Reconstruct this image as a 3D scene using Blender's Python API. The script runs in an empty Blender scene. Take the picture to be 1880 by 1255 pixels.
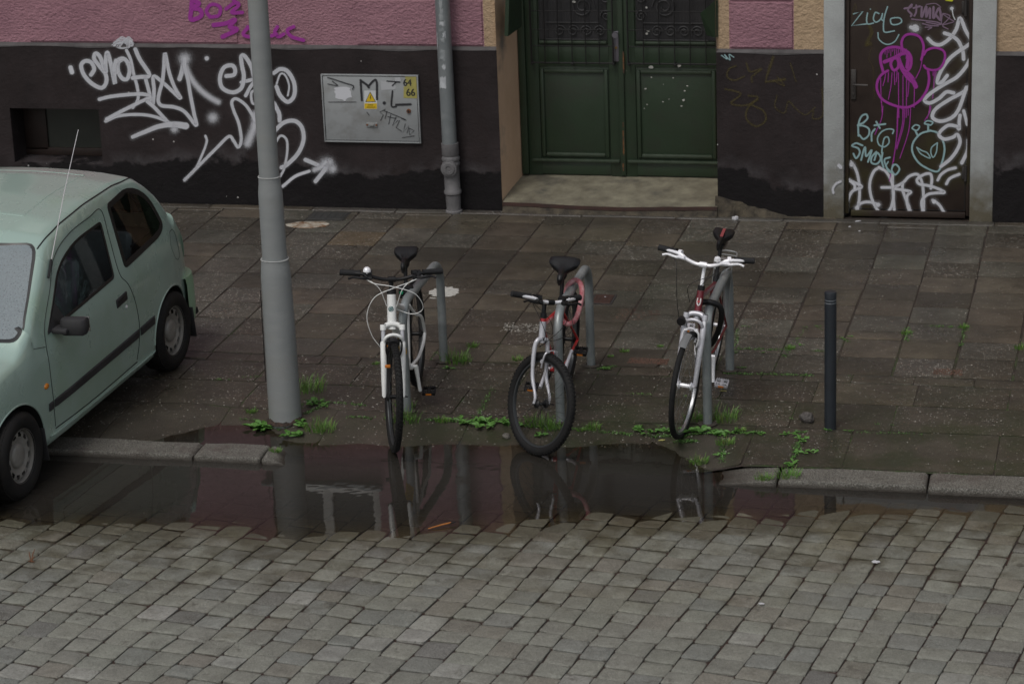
import bpy, bmesh, math, random
import numpy as np
from mathutils import Vector, Matrix, noise as mn
from mathutils.bvhtree import BVHTree
random.seed(7)
R = math.radians
scn = bpy.context.scene

# ------------------------------------------------------------------ camera, sky, sun, exposure
FPX, PITCH, YAW, ROLL, CAMH = 4861.4, .31865, .2242, -.037776, 5.96     # focal length in photo pixels (1880 wide), radians, metres
CF = Vector((-math.sin(YAW)*math.cos(PITCH), math.cos(YAW)*math.cos(PITCH), -math.sin(PITCH)))
_rt = Vector((math.cos(YAW), math.sin(YAW), 0)); _up = _rt.cross(CF)
CR = _rt*math.cos(ROLL) + _up*math.sin(ROLL); CU = _up*math.cos(ROLL) - _rt*math.sin(ROLL)
CAM = Vector((0, 0, CAMH))
cd = bpy.data.cameras.new('camera'); cam = bpy.data.objects.new('camera', cd)
scn.collection.objects.link(cam); scn.camera = cam
cam.matrix_world = Matrix(((CR.x, CU.x, -CF.x, CAM.x), (CR.y, CU.y, -CF.y, CAM.y), (CR.z, CU.z, -CF.z, CAM.z), (0, 0, 0, 1)))
cd.sensor_width = 36; cd.lens = FPX/1880*36; cd.clip_start = .1; cd.clip_end = 2000
cd.dof.use_dof = True; cd.dof.focus_distance = 17.2; cd.dof.aperture_fstop = 4.0

w = bpy.data.worlds.new('World'); scn.world = w; w.use_nodes = True
nt = w.node_tree; nt.nodes.clear()
sky = nt.nodes.new('ShaderNodeTexSky'); sky.sky_type = 'NISHITA'; sky.sun_disc = False
SUN_EL, SUN_AZ = R(58), R(200)
sky.sun_elevation = SUN_EL; sky.sun_rotation = SUN_AZ; sky.air_density = 1.6; sky.dust_density = 4.0; sky.ozone_density = 1.0
hs = nt.nodes.new('ShaderNodeHueSaturation'); hs.inputs['Saturation'].default_value = .42
bg = nt.nodes.new('ShaderNodeBackground'); bg.inputs['Strength'].default_value = .10
wo = nt.nodes.new('ShaderNodeOutputWorld')
nt.links.new(sky.outputs[0], hs.inputs['Color']); nt.links.new(hs.outputs[0], bg.inputs['Color']); nt.links.new(bg.outputs[0], wo.inputs[0])
sl = bpy.data.lights.new('sun', 'SUN'); sl.energy = 1.15; sl.angle = R(20); sl.color = (1, .97, .93)
so = bpy.data.objects.new('sun', sl); scn.collection.objects.link(so)
sd = Vector((math.sin(SUN_AZ)*math.cos(SUN_EL), math.cos(SUN_AZ)*math.cos(SUN_EL), math.sin(SUN_EL)))
so.rotation_euler = (-sd).to_track_quat('-Z', 'Y').to_euler()
scn.view_settings.view_transform = 'Standard'; scn.view_settings.look = 'None'
scn.view_settings.exposure = -.15; scn.view_settings.gamma = 1
scn.render.engine = 'CYCLES'
scn.cycles.transparent_max_bounces = 24; scn.cycles.max_bounces = 7

# ------------------------------------------------------------------ photo pixel -> real point on a given plane
def ray(px, py): return CF + CR*((px-940)/FPX) - CU*((py-627.5)/FPX)
def GP(px, py, z=0.0):
    d = ray(px, py); return CAM + d*((z-CAM.z)/d.z)
def WP(px, py, Y=21.08):
    d = ray(px, py); return CAM + d*((Y-CAM.y)/d.y)

# ------------------------------------------------------------------ materials
MATS = {}
def mat(name, col, rough=.6, metal=0, col2=None, ns=6.0, contrast=.35, bump=0, bs=60, coat=0, spec=.5, rvar=0, detail=6, world=False, col3=None, n3=1.2, stretch=None):
    if name in MATS: return MATS[name]
    m = bpy.data.materials.new(name); MATS[name] = m; m.use_nodes = True
    t = m.node_tree; N = t.nodes; L = t.links; b = N['Principled BSDF']
    b.inputs['Roughness'].default_value = rough; b.inputs['Metallic'].default_value = metal
    b.inputs['Coat Weight'].default_value = coat; b.inputs['Coat Roughness'].default_value = .12
    b.inputs['Specular IOR Level'].default_value = spec; b.inputs['Base Color'].default_value = (*col, 1)
    if world: src = N.new('ShaderNodeNewGeometry').outputs['Position']
    else: src = N.new('ShaderNodeTexCoord').outputs['Object']
    if stretch:
        mp = N.new('ShaderNodeMapping'); mp.inputs['Scale'].default_value = stretch; L.new(src, mp.inputs[0]); srcn = mp.outputs[0]
    else: srcn = src
    def nz(scale, det=detail, s=srcn):
        n = N.new('ShaderNodeTexNoise'); n.inputs['Scale'].default_value = scale; n.inputs['Detail'].default_value = det
        n.inputs['Roughness'].default_value = .6; L.new(s, n.inputs['Vector']); return n.outputs['Fac']
    out = None
    if col2:
        f = nz(ns); r = N.new('ShaderNodeValToRGB'); r.color_ramp.elements[0].position = .5-contrast/2; r.color_ramp.elements[1].position = .5+contrast/2
        r.color_ramp.elements[0].color = (*col, 1); r.color_ramp.elements[1].color = (*col2, 1); L.new(f, r.inputs[0]); out = r.outputs[0]
        if col3:
            f3 = nz(n3, 4); r3 = N.new('ShaderNodeValToRGB'); r3.color_ramp.elements[0].position = .52; r3.color_ramp.elements[1].position = .68; L.new(f3, r3.inputs[0])
            mx = N.new('ShaderNodeMix'); mx.data_type = 'RGBA'; L.new(r3.outputs[0], mx.inputs[0]); L.new(out, mx.inputs[6]); mx.inputs[7].default_value = (*col3, 1); out = mx.outputs[2]
        L.new(out, b.inputs['Base Color'])
        if rvar:
            mr = N.new('ShaderNodeMapRange'); mr.inputs[3].default_value = rough-rvar; mr.inputs[4].default_value = rough+rvar; mr.inputs[1].default_value = .3; mr.inputs[2].default_value = .7
            L.new(nz(ns*.7+.3), mr.inputs[0]); L.new(mr.outputs[0], b.inputs['Roughness'])
    if bump:
        bp = N.new('ShaderNodeBump'); bp.inputs['Strength'].default_value = 1; bp.inputs['Distance'].default_value = bump
        L.new(nz(bs, 3), bp.inputs['Height']); L.new(bp.outputs[0], b.inputs['Normal'])
    return m
def mathn(N, L, op, a, b=None, clamp=False):
    n = N.new('ShaderNodeMath'); n.operation = op; n.use_clamp = clamp
    for i, v in enumerate((a, b)):
        if v is None: continue
        if isinstance(v, (int, float)): n.inputs[i].default_value = v
        else: L.new(v, n.inputs[i])
    return n.outputs[0]

# ------------------------------------------------------------------ mesh builder
WM = {}
class MB:
    def __init__(s): s.v = []; s.f = []; s.m = []; s.uv = {}; s.col = None
    def add(s, vs, fs, mi=0):
        o = len(s.v); s.v += [Vector(p) for p in vs]; s.f += [tuple(i+o for i in f) for f in fs]; s.m += [mi]*len(fs); return o
    def box(s, c, d, mi=0, rot=None, bev=0):
        hx, hy, hz = d[0]/2, d[1]/2, d[2]/2
        if bev <= 0:
            vs = [Vector((x*hx, y*hy, z*hz)) for x in (-1, 1) for y in (-1, 1) for z in (-1, 1)]
            fs = [(0, 1, 3, 2), (4, 6, 7, 5), (0, 4, 5, 1), (2, 3, 7, 6), (0, 2, 6, 4), (1, 5, 7, 3)]
        else:
            bm = bmesh.new(); bmesh.ops.create_cube(bm, size=1)
            for q in bm.verts: q.co = Vector((q.co.x*d[0], q.co.y*d[1], q.co.z*d[2]))
            bmesh.ops.bevel(bm, geom=bm.edges[:], offset=min(bev, min(d)*.49), segments=2, profile=.5, affect='EDGES')
            bm.verts.index_update(); vs = [q.co.copy() for q in bm.verts]; fs = [tuple(q.index for q in f.verts) for f in bm.faces]; bm.free()
        if rot is not None: vs = [rot @ p for p in vs]
        s.add([p+Vector(c) for p in vs], fs, mi)
    def tube(s, pts, r, n=8, mi=0, closed=False, caps=True):
        P = [Vector(p) for p in pts]; k = len(P); rr = r if isinstance(r, (list, tuple)) else [r]*k
        T = []
        for i in range(k):
            a = P[(i-1) % k] if (closed or i > 0) else P[i]; b = P[(i+1) % k] if (closed or i < k-1) else P[i]
            t = (b-a); T.append(t.normalized() if t.length > 1e-9 else Vector((0, 0, 1)))
        up = Vector((0, 0, 1)) if abs(T[0].z) < .9 else Vector((1, 0, 0)); nrm = (up - T[0]*up.dot(T[0])).normalized(); vs = []
        for i in range(k):
            nrm = nrm - T[i]*nrm.dot(T[i])
            nrm = nrm.normalized() if nrm.length > 1e-6 else T[i].orthogonal().normalized()
            bb = T[i].cross(nrm)
            for j in range(n):
                a = 2*math.pi*j/n; vs.append(P[i] + (nrm*math.cos(a)+bb*math.sin(a))*rr[i])
        fs = []
        for i in range(k if closed else k-1):
            for j in range(n):
                a = i*n+j; b = i*n+(j+1) % n; c = ((i+1) % k)*n+(j+1) % n; d = ((i+1) % k)*n+j; fs.append((a, b, c, d))
        if caps and not closed: fs += [tuple(range(n-1, -1, -1)), tuple(range((k-1)*n, k*n))]
        s.add(vs, fs, mi)
    def lathe(s, prof, M=None, n=32, mi=0, closed_prof=False):   # prof: (radius, height) ; axis = local z of M
        M = M or Matrix(); vs = []; k = len(prof)
        for i in range(n):
            a = 2*math.pi*i/n
            for (r, h) in prof: vs.append(M @ Vector((r*math.cos(a), r*math.sin(a), h)))
        fs = []
        for i in range(n):
            for j in range(k if closed_prof else k-1):
                a = i*k+j; b = ((i+1) % n)*k+j; c = ((i+1) % n)*k+(j+1) % k; d = i*k+(j+1) % k
                fs.append((a, b, c, d))
        s.add(vs, fs, mi)
    def quad(s, a, b, c, d, mi=0): s.add([a, b, c, d], [(0, 1, 2, 3)], mi)
    def wallrect(s, x0, x1, z0, z1, y, mi=0): s.quad((x0, y, z0), (x1, y, z0), (x1, y, z1), (x0, y, z1), mi)
    def build(s, name, mats, parent=None, smooth=True, local=False, angle=40):
        if not isinstance(mats, (list, tuple)): mats = [mats]
        vs = s.v
        if parent is not None and not local: inv = WM[parent.name].inverted(); vs = [inv @ p for p in vs]
        me = bpy.data.meshes.new(name); me.from_pydata([tuple(p) for p in vs], [], s.f)
        for m in mats: me.materials.append(m)
        me.polygons.foreach_set('material_index', s.m)
        if smooth: me.polygons.foreach_set('use_smooth', [True]*len(s.f))
        if s.uv:
            ul = me.uv_layers.new(name='UVMap'); d = np.zeros(len(me.loops)*2, 'f'); vi = np.zeros(len(me.loops), 'i'); me.loops.foreach_get('vertex_index', vi)
            arr = np.zeros((len(s.v), 2), 'f')
            for i, u in s.uv.items(): arr[i] = u
            ul.data.foreach_set('uv', arr[vi].ravel())
        if s.col is not None:
            ca = me.color_attributes.new('Col', 'FLOAT_COLOR', 'POINT'); ca.data.foreach_set('color', np.array(s.col, 'f').ravel())
        me.validate(); me.update()
        if smooth and angle: me.set_sharp_from_angle(angle=R(angle))
        o = bpy.data.objects.new(name, me); scn.collection.objects.link(o)
        if parent is not None: o.parent = parent; WM[o.name] = WM[parent.name]
        else: WM[o.name] = Matrix()
        return o
def tag(o, label=None, cat=None, group=None, kind=None):
    for k, v in (('label', label), ('category', cat), ('group', group), ('kind', kind)):
        if v: o[k] = v
    return o
def thing(name, label, cat, M, group=None):
    if isinstance(M, (tuple, Vector)): M = Matrix.Translation(M)
    o = bpy.data.objects.new(name, None); scn.collection.objects.link(o); o.matrix_world = M; o.empty_display_size = .2; WM[o.name] = M
    return tag(o, label, cat, group)
def smooth01(t): t = max(0, min(1, t)); return t*t*(3-2*t)
def lerp_tab(tab, x):
    if x <= tab[0][0]: return tab[0][1]
    for (a, b), (c, d) in zip(tab, tab[1:]):
        if x <= c: return b + (d-b)*(x-a)/(c-a)
    return tab[-1][1]
def catmull(P, k=6, closed=False):
    P = [tuple(p) for p in P]; n = len(P)
    if n < 3: return [Vector(p) for p in P]
    out = []; A = np.array(P, float)
    rng = range(n if closed else n-1)
    for i in rng:
        p0 = A[(i-1) % n] if (closed or i > 0) else 2*A[0]-A[1]; p1 = A[i]; p2 = A[(i+1) % n]
        p3 = A[(i+2) % n] if (closed or i+2 < n) else 2*A[n-1]-A[n-2]
        for j in range(k):
            t = j/k; out.append(Vector(.5*((2*p1)+(-p0+p2)*t+(2*p0-5*p1+4*p2-p3)*t*t+(-p0+3*p1-3*p2+p3)*t**3)))
    if not closed: out.append(Vector(A[-1]))
    return out
# ------------------------------------------------------------------ terrain heights
WATER = -.055; KERB_Y = 15.16
SH = [(-7.2, 15.0), (-6.3, 15.2), (-6.05, 15.45), (-5.7, 15.80), (-5.3, 15.82), (-5.05, 15.55), (-4.8, 15.55), (-4.2, 15.60), (-3.74, 15.66), (-3.2, 15.73), (-2.7, 15.79), (-2.5, 15.62), (-2.25, 15.32), (-2.1, 15.1), (-1.8, 15.0)]
def nz2(x, y, f=1.0, o=0.0): return mn.noise(Vector((x*f+o, y*f-o, o)))
def zpav(x, y):
    wgt = smooth01((x+6.7)/.5)*smooth01((-1.85-x)/.4)
    s = lerp_tab(SH, x) + .07*nz2(x, y, 2.3, 4.2) + .035*nz2(x, y, 8, 1.2)
    if y < s: z = WATER - .075*(s-y)
    else: z = WATER*(1-smooth01((y-s)/.45))
    z *= wgt
    return z + .004*nz2(x, y, 1.3, 9.1)*smooth01((y-15.3)/.5)
RS = [(-11, 15.4), (-8.6, 14.9), (-7.4, 14.1), (-6.3, 14.0), (-4.4, 14.10), (-3.1, 14.47), (-2.2, 14.62), (-.6, 14.95), (.6, 15.2), (2, 15.6)]
def zroad(x, y):
    s = lerp_tab(RS, x) + .10*nz2(x, y, 1.6, 2.2) + .05*nz2(x, y, 4, 7)
    z = WATER + .045*(s-y) if y > s-.4 else WATER + .018 + .012*(s-.4-y)
    return z + .004*nz2(x, y, 2.1, 3)

# ------------------------------------------------------------------ ground materials
def ground_mat(name, kind):
    m = bpy.data.materials.new(name); m.use_nodes = True; t = m.node_tree; N = t.nodes; L = t.links; b = N['Principled BSDF']
    pos = N.new('ShaderNodeNewGeometry').outputs['Position']
    at = N.new('ShaderNodeVertexColor'); at.layer_name = 'Col'
    def noise(s, d=4, rg=.6):
        n = N.new('ShaderNodeTexNoise'); n.inputs['Scale'].default_value = s; n.inputs['Detail'].default_value = d; n.inputs['Roughness'].default_value = rg
        L.new(pos, n.inputs['Vector']); return n.outputs['Fac']
    def ramp(f, a, b_, ca=(0, 0, 0, 1), cb=(1, 1, 1, 1)):
        r = N.new('ShaderNodeValToRGB'); r.color_ramp.elements[0].position = a; r.color_ramp.elements[1].position = b_
        r.color_ramp.elements[0].color = ca; r.color_ramp.elements[1].color = cb; L.new(f, r.inputs[0]); return r.outputs[0]
    def mix(f, a, b_, blend='MIX'):
        x = N.new('ShaderNodeMix'); x.data_type = 'RGBA'; x.blend_type = blend
        for i, v in ((0, f), (6, a), (7, b_)):
            if isinstance(v, (int, float)): x.inputs[i].default_value = v
            elif isinstance(v, tuple): x.inputs[i].default_value = v
            else: L.new(v, x.inputs[i])
        return x.outputs[2]
    def mul(a, b_): return mathn(N, L, 'MULTIPLY', a, b_)
    sep = N.new('ShaderNodeSeparateXYZ'); L.new(pos, sep.inputs[0])
    if kind == 'slab':
        base = mix(ramp(noise(5, 6), .3, .7), mix(1, at.outputs['Color'], (.62, .60, .60, 1), 'MULTIPLY'), mix(1, at.outputs['Color'], (1.35, 1.32, 1.28, 1), 'MULTIPLY'))
        fine = ramp(noise(160, 2), .42, .62); base = mix(mul(fine, .35), base, (.16, .135, .11, 1))
        # exposed aggregate: pale pebbles, more of them where the slab is worn (alpha of Col)
        vo = N.new('ShaderNodeTexVoronoi'); vo.inputs['Scale'].default_value = 75; L.new(pos, vo.inputs['Vector'])
        sepc = N.new('ShaderNodeSeparateColor'); L.new(vo.outputs['Color'], sepc.inputs[0])
        rim = mathn(N, L, 'LESS_THAN', vo.outputs['Distance'], .40)
        thr = mathn(N, L, 'SUBTRACT', 1.0, mul(at.outputs['Alpha'], .42))
        pick = mathn(N, L, 'GREATER_THAN', sepc.outputs[0], thr)
        peb = mix(sepc.outputs[1], (.16, .095, .065, 1), (.46, .45, .41, 1))
        base = mix(mul(mul(rim, pick), .9), base, peb)
        vo2 = N.new('ShaderNodeTexVoronoi'); vo2.inputs['Scale'].default_value = 40; L.new(pos, vo2.inputs['Vector'])
        s2 = N.new('ShaderNodeSeparateColor'); L.new(vo2.outputs['Color'], s2.inputs[0])
        grit = mul(mathn(N, L, 'LESS_THAN', vo2.outputs['Distance'], .12), mathn(N, L, 'GREATER_THAN', s2.outputs[2], .80))
        base = mix(mul(grit, .7), base, (.45, .43, .38, 1))
        # algae near the kerb and round the hoops
        zone = mul(ramp(mathn(N, L, 'MULTIPLY', mathn(N, L, 'SUBTRACT', 17.6, sep.outputs[1]), .6), .0, 1.0), ramp(mathn(N, L, 'MULTIPLY', mathn(N, L, 'ADD', sep.outputs[0], 5.8), .5), 0, 1))
        alg = mul(mul(ramp(noise(3.2, 6), .40, .62), zone), .75)
        base = mix(alg, base, (.022, .031, .011, 1))
        stain = ramp(noise(.9, 5), .42, .60); base = mix(mul(stain, .5), base, (.032, .029, .023, 1))
        L.new(base, b.inputs['Base Color'])
        mr = N.new('ShaderNodeMapRange'); mr.inputs[1].default_value = .35; mr.inputs[2].default_value = .65; mr.inputs[3].default_value = .24; mr.inputs[4].default_value = .56
        L.new(noise(2.3, 5), mr.inputs[0]); L.new(mr.outputs[0], b.inputs['Roughness'])
        h = mathn(N, L, 'ADD', mul(noise(220, 2), .5), mul(mul(rim, pick), .6)); h = mathn(N, L, 'ADD', h, mul(noise(14, 4), 1.2)); dist = .0028
    elif kind == 'cobble':
        base = mix(ramp(noise(9, 6), .28, .72), mix(1, at.outputs['Color'], (.70, .69, .67, 1), 'MULTIPLY'), mix(1, at.outputs['Color'], (1.25, 1.25, 1.22, 1), 'MULTIPLY'))
        fine = ramp(noise(130, 3), .40, .62); base = mix(mul(fine, .50), base, (.31, .305, .275, 1))
        dk = ramp(noise(95, 3, .7), .30, .42, (1, 1, 1, 1), (0, 0, 0, 1)); base = mix(mul(dk, .75), base, (.055, .05, .042, 1))
        st = ramp(noise(1.7, 6), .52, .66); shore = ramp(mathn(N, L, 'MULTIPLY', mathn(N, L, 'SUBTRACT', sep.outputs[1], 12.4), .5), 0, 1); base = mix(mul(mathn(N, L, 'ADD', mul(st, .4), .18), shore), base, (.14, .125, .068, 1))
        st2 = ramp(noise(6, 5, .75), .60, .68); base = mix(mul(st2, .6), base, (.05, .043, .033, 1)); mid = ramp(noise(48, 3, .7), .38, .62); base = mix(mul(mid, .30), base, (.085, .08, .066, 1))
        # wet band next to the water line
        wet = ramp(mathn(N, L, 'MULTIPLY', mathn(N, L, 'ADD', mathn(N, L, 'ADD', sep.outputs[2], .046), mul(mathn(N, L, 'SUBTRACT', noise(7, 5), .5), .05)), 60), 0, 1)
        base = mix(wet, mix(1, base, (.50, .47, .40, 1), 'MULTIPLY'), base)
        mud = ramp(mathn(N, L, 'MULTIPLY', mathn(N, L, 'ADD', sep.outputs[2], .085), 33), 0, 1)
        base = mix(mud, (.035, .028, .020, 1), base)
        L.new(base, b.inputs['Base Color'])
        rr = mathn(N, L, 'MULTIPLY_ADD', wet, .22); N[-1].inputs[2].default_value = .30
        L.new(mathn(N, L, 'ADD', rr, mul(noise(4, 4), .14)), b.inputs['Roughness'])
        h = mathn(N, L, 'ADD', mul(noise(110, 3), .9), mul(noise(26, 4), 1.6)); dist = .0055
    elif kind == 'kerb':
        base = mix(ramp(noise(7, 6), .3, .7), (.048, .044, .036, 1), (.105, .099, .085, 1))
        fine = ramp(noise(120, 2, .8), .46, .56); base = mix(mul(fine, .6), base, (.30, .29, .26, 1))
        dk = ramp(noise(150, 2), .36, .44, (1, 1, 1, 1), (0, 0, 0, 1)); base = mix(mul(dk, .8), base, (.04, .037, .035, 1))
        br = ramp(noise(3.1, 5), .52, .66); base = mix(mul(br, .6), base, (.07, .05, .045, 1))
        low = ramp(mathn(N, L, 'MULTIPLY', mathn(N, L, 'ADD', sep.outputs[2], .055), 26), .1, 1); base = mix(low, (.032, .026, .020, 1), base)
        L.new(base, b.inputs['Base Color']); b.inputs['Roughness'].default_value = .55
        h = mathn(N, L, 'ADD', mul(noise(120, 2), .8), mul(noise(22, 4), 2)); dist = .005
    else:   # soil / mortar in the joints
        base = mix(ramp(noise(12, 5), .3, .7), (.016, .012, .010, 1), (.05, .036, .028, 1))
        if kind == 'soil':
            g = mul(ramp(noise(3.5, 5), .44, .6), ramp(noise(60, 2), .35, .55)); zone = ramp(mathn(N, L, 'MULTIPLY', mathn(N, L, 'SUBTRACT', 18.3, sep.outputs[1]), .6), .0, 1.0)
            base = mix(mul(mul(g, zone), .9), base, (.05, .105, .022, 1))
        else:
            base = mix(ramp(noise(5, 5), .4, .6), base, (.038, .018, .013, 1))
        L.new(base, b.inputs['Base Color']); b.inputs['Roughness'].default_value = .7; h = noise(90, 3); dist = .006
    bp = N.new('ShaderNodeBump'); bp.inputs['Distance'].default_value = dist; L.new(h, bp.inputs['Height']); L.new(bp.outputs[0], b.inputs['Normal'])
    return m
M_slab = ground_mat('wet concrete slab', 'slab'); M_cob = ground_mat('granite sett', 'cobble'); M_kerb = ground_mat('granite kerb', 'kerb')
M_soil = ground_mat('joint soil', 'soil'); M_mort = ground_mat('joint grit', 'mortar')

# ------------------------------------------------------------------ stones
class Stones:
    def __init__(s): s.mb = MB(); s.mb.col = []
    def put(s, c4, zf, params, edge_drop, col, round_=0.0, dome=0.0, dz=(0, 0, 0), skirt=.03, mi=0):
        P = [Vector(c).to_2d() for c in c4]; k = len(params); cen = sum(P, Vector((0, 0)))/4; vs = []
        for j, t in enumerate(params):
            for i, u in enumerate(params):
                p = (P[0]*(1-u)+P[1]*u)*(1-t) + (P[3]*(1-u)+P[2]*u)*t
                bu = (u in (0, 1)); bt = (t in (0, 1))
                if bu and bt and round_: p = p + (cen-p).normalized()*round_
                z = zf(p.x, p.y) + dz[0] + dz[1]*(u-.5) + dz[2]*(t-.5) + dome*(1-(2*u-1)**4)*(1-(2*t-1)**4)
                if bu or bt: z -= edge_drop
                vs.append((p.x, p.y, z))
        fs = [(j*k+i, j*k+i+1, (j+1)*k+i+1, (j+1)*k+i) for j in range(k-1) for i in range(k-1)]
        ringi = [i for i in range(k)] + [j*k+k-1 for j in range(1, k)] + [(k-1)*k+i for i in range(k-2, -1, -1)] + [j*k for j in range(k-2, 0, -1)]
        o = len(vs); vs += [(vs[i][0], vs[i][1], vs[i][2]-skirt) for i in ringi]; n = len(ringi)
        fs += [(ringi[a], o+a, o+(a+1) % n, ringi[(a+1) % n]) for a in range(n)]
        s.mb.add(vs, fs, mi); s.mb.col += [col]*len(vs)
def jc(c, a=.12, tint=.03):
    k = 1+random.uniform(-a, a); return [max(.01, v*k*(1+random.uniform(-tint, tint))) for v in c]

# road setts
rd = Stones(); ang = R(9.28); du = Vector((math.sin(ang), math.cos(ang))); dv = Vector((math.cos(ang), -math.sin(ang)))
PR = [0, .07, .24, .5, .76, .93, 1]
rng = random.Random(11)
cols = []; x = -13.5
while x < 8: cols.append(x); x += rng.uniform(.156, .182)
def cpos(i, v): return cols[i] + .012*math.sin(v*1.9+i*.7) + .010*mn.noise(Vector((cols[i]*1.5, v*2.2, 3)))
for i in range(len(cols)-1):
    v = 6.5+rng.uniform(0, .2)
    while v < 18:
        ln = rng.choice((.145, .158, .170, .18, .19, .205)) + rng.uniform(-.01, .01)
        g = rng.uniform(.0025, .0058); sk = rng.uniform(-.012, .012)
        c = [du*(v+g)+dv*(cpos(i, v)+g), du*(v+g+sk)+dv*(cpos(i+1, v)-g), du*(v+ln-g+sk*.6)+dv*(cpos(i+1, v+ln)-g), du*(v+ln-g)+dv*(cpos(i, v+ln)+g)]
        c = [p+Vector((rng.uniform(-.004, .004), rng.uniform(-.004, .004))) for p in c]; v += ln
        m = sum(c, Vector((0, 0)))/4
        if m.y > KERB_Y-.13 or m.x < -11 or m.x > 4 or m.y < 7: continue
        kind = rng.random(); base = (.190, .195, .170)
        if kind < .16: base = (.160, .170, .160)
        elif kind < .27: base = (.17, .16, .135)
        elif kind < .33: base = (.115, .115, .112)
        elif kind < .39: base = (.27, .272, .255)
        random.seed(int(m.x*1000)+int(m.y*7777)); col = jc(base, .14, .013)+[1]
        rd.put(c, zroad, PR, .0042, col, round_=rng.uniform(.004, .013), dome=rng.uniform(.000, .0022), dz=(rng.uniform(-.003, .003), rng.uniform(-.005, .005), rng.uniform(-.005, .005)), skirt=.02)
road = rd.mb.build('road', M_cob, angle=60); tag(road, 'road of worn grey granite setts laid in slanting rows', 'road', kind='structure')
def sheet(name, x0, x1, y0, y1, st, zf, m, label, cat, off=0.0, water=False):
    nx = max(2, int((x1-x0)/st)+1); ny = max(2, int((y1-y0)/st)+1); mb = MB(); vs = []
    for j in range(ny):
        for i in range(nx):
            X = x0+(x1-x0)*i/(nx-1); Y = y0+(y1-y0)*j/(ny-1); vs.append((X, Y, zf(X, Y)+off))
    mb.add(vs, [(j*nx+i, j*nx+i+1, (j+1)*nx+i+1, (j+1)*nx+i) for j in range(ny-1) for i in range(nx-1)])
    return mb, vs
mb, _ = sheet('', -16, 9, 4, KERB_Y+.05, .12, zroad, None, '', '', -.0125)
tag(mb.build('road_bed', M_mort), 'dark gritty bed showing in the joints between the setts', 'road bed', kind='structure')
mb, _ = sheet('', -16, 9, KERB_Y+.225, 21.4, .12, zpav, None, '', '', -.0075)
tag(mb.build('pavement_bed', M_soil), 'dark mossy soil in the joints of the pavement', 'soil', kind='structure')
mb = MB(); mb.box((0, 40, -.45), (400, 400, .4)); tag(mb.build('ground', mat('ground earth', (.10, .095, .085), .8, col2=(.14, .13, .12)), smooth=False), 'flat ground beyond the street', 'ground', kind='structure')

# pavement slabs
pv = Stones(); PS = [0, .03, .35, .65, .97, 1]
BR = (.070, .061, .046); GY = (.070, .069, .058); DK = (.040, .036, .028); OC = (.085, .067, .040)
PS2 = [0, .02]+[.02+.96*i/11 for i in range(1, 11)]+[.98, 1]
def slab(c, grit, base, e=.0025, **k):
    c = [Vector(p)+Vector((rng.uniform(-.003, .003), rng.uniform(-.003, .003))) for p in c]
    random.seed(rng.randint(0, 10**6)); pv.put(c, zpav, PS2 if c[0].y < 15.9 and -7 < c[0].x < -1.5 else PS, e, jc(base, .20, .03)+[grit], dz=(rng.uniform(-.0015, .0015), rng.uniform(-.003, .003), rng.uniform(-.002, .002)), skirt=.02, round_=rng.choice((0, .004, .01)), **k)
b12 = R(1.25)
def ux(x, y): return x + math.tan(b12)*(y-18)
# zone A: columns of square slabs running from the strip to the wall
xs = [-13+.405*i for i in range(44)]
for i in range(len(xs)-1):
    y = 17.17; k = 0
    while y < 20.93:
        ln = rng.uniform(.375, .41)
        if i % 5 == 3 and k == 2: ln = .19
        y1 = min(y+ln, 20.95)
        if y1-y > .06:
            wob = lambda xx, yy: ux(xx, yy)+.012*mn.noise(Vector((xx*.9, yy*.7, 1)))
            mx, my = (xs[i]+.2), (y+y1)/2
            n1 = mn.noise(Vector((mx*.55+3, my*.55, 5)))
            right = smooth01((mx+2.3)/1.2)
            grit = max(0, min(1, .42+n1*1.5+right*.25)) if rng.random() < .85 else rng.random()
            r_ = rng.random()
            if r_ < .35 and n1 < .25: grit = .06
            base = BR if grit < .3 else GY
            if rng.random() < .25: base = DK
            if rng.random() < .03: base = OC
            g = rng.uniform(.003, .006)
            gc = g+rng.choice((.001, .003, .005)); slab([(wob(xs[i], y)+gc, y+g), (wob(xs[i+1], y)-gc, y+g), (wob(xs[i+1], y1)-gc, y1-g), (wob(xs[i], y1)+gc, y1-g)], grit, base)
        y = y1; k += 1
# zone B: narrow strip, two rows of larger slabs, then the kerb row
def rowz(y0, y1, wmin, wmax, grit, base, x0=-13.0, tilt=0.0):
    x = x0+rng.uniform(0, .4); off = 0
    while x < 4.5:
        wd = rng.uniform(wmin, wmax); g = .004
        sl = lambda xx, yy: (xx+.02*(yy-16), yy+tilt*(xx+4)+.012*mn.noise(Vector((xx, yy, 8))))
        bb = base if rng.random() < .8 else (DK if rng.random() < .7 else BR)
        slab([sl(x+g, y0+g), sl(x+wd-g, y0+g), sl(x+wd-g, y1-g), sl(x+g, y1-g)], max(0, grit+rng.uniform(-.25, .35)), bb); x += wd
rowz(17.00, 17.165, .22, .42, .1, (.042, .036, .029))
rowz(16.58, 16.995, .42, .75, .25, DK); rowz(16.09, 16.575, .55, 1.0, .28, (.038, .034, .026)); rowz(15.40, 16.085, .55, .95, .15, (.036, .033, .025))
rowz(20.955, 21.07, .5, 1.1, .15, (.070, .069, .064))
pav = pv.mb.build('pavement', M_slab, angle=60); tag(pav, 'wet brown concrete slab pavement between kerb and building', 'pavement', kind='structure')

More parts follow.
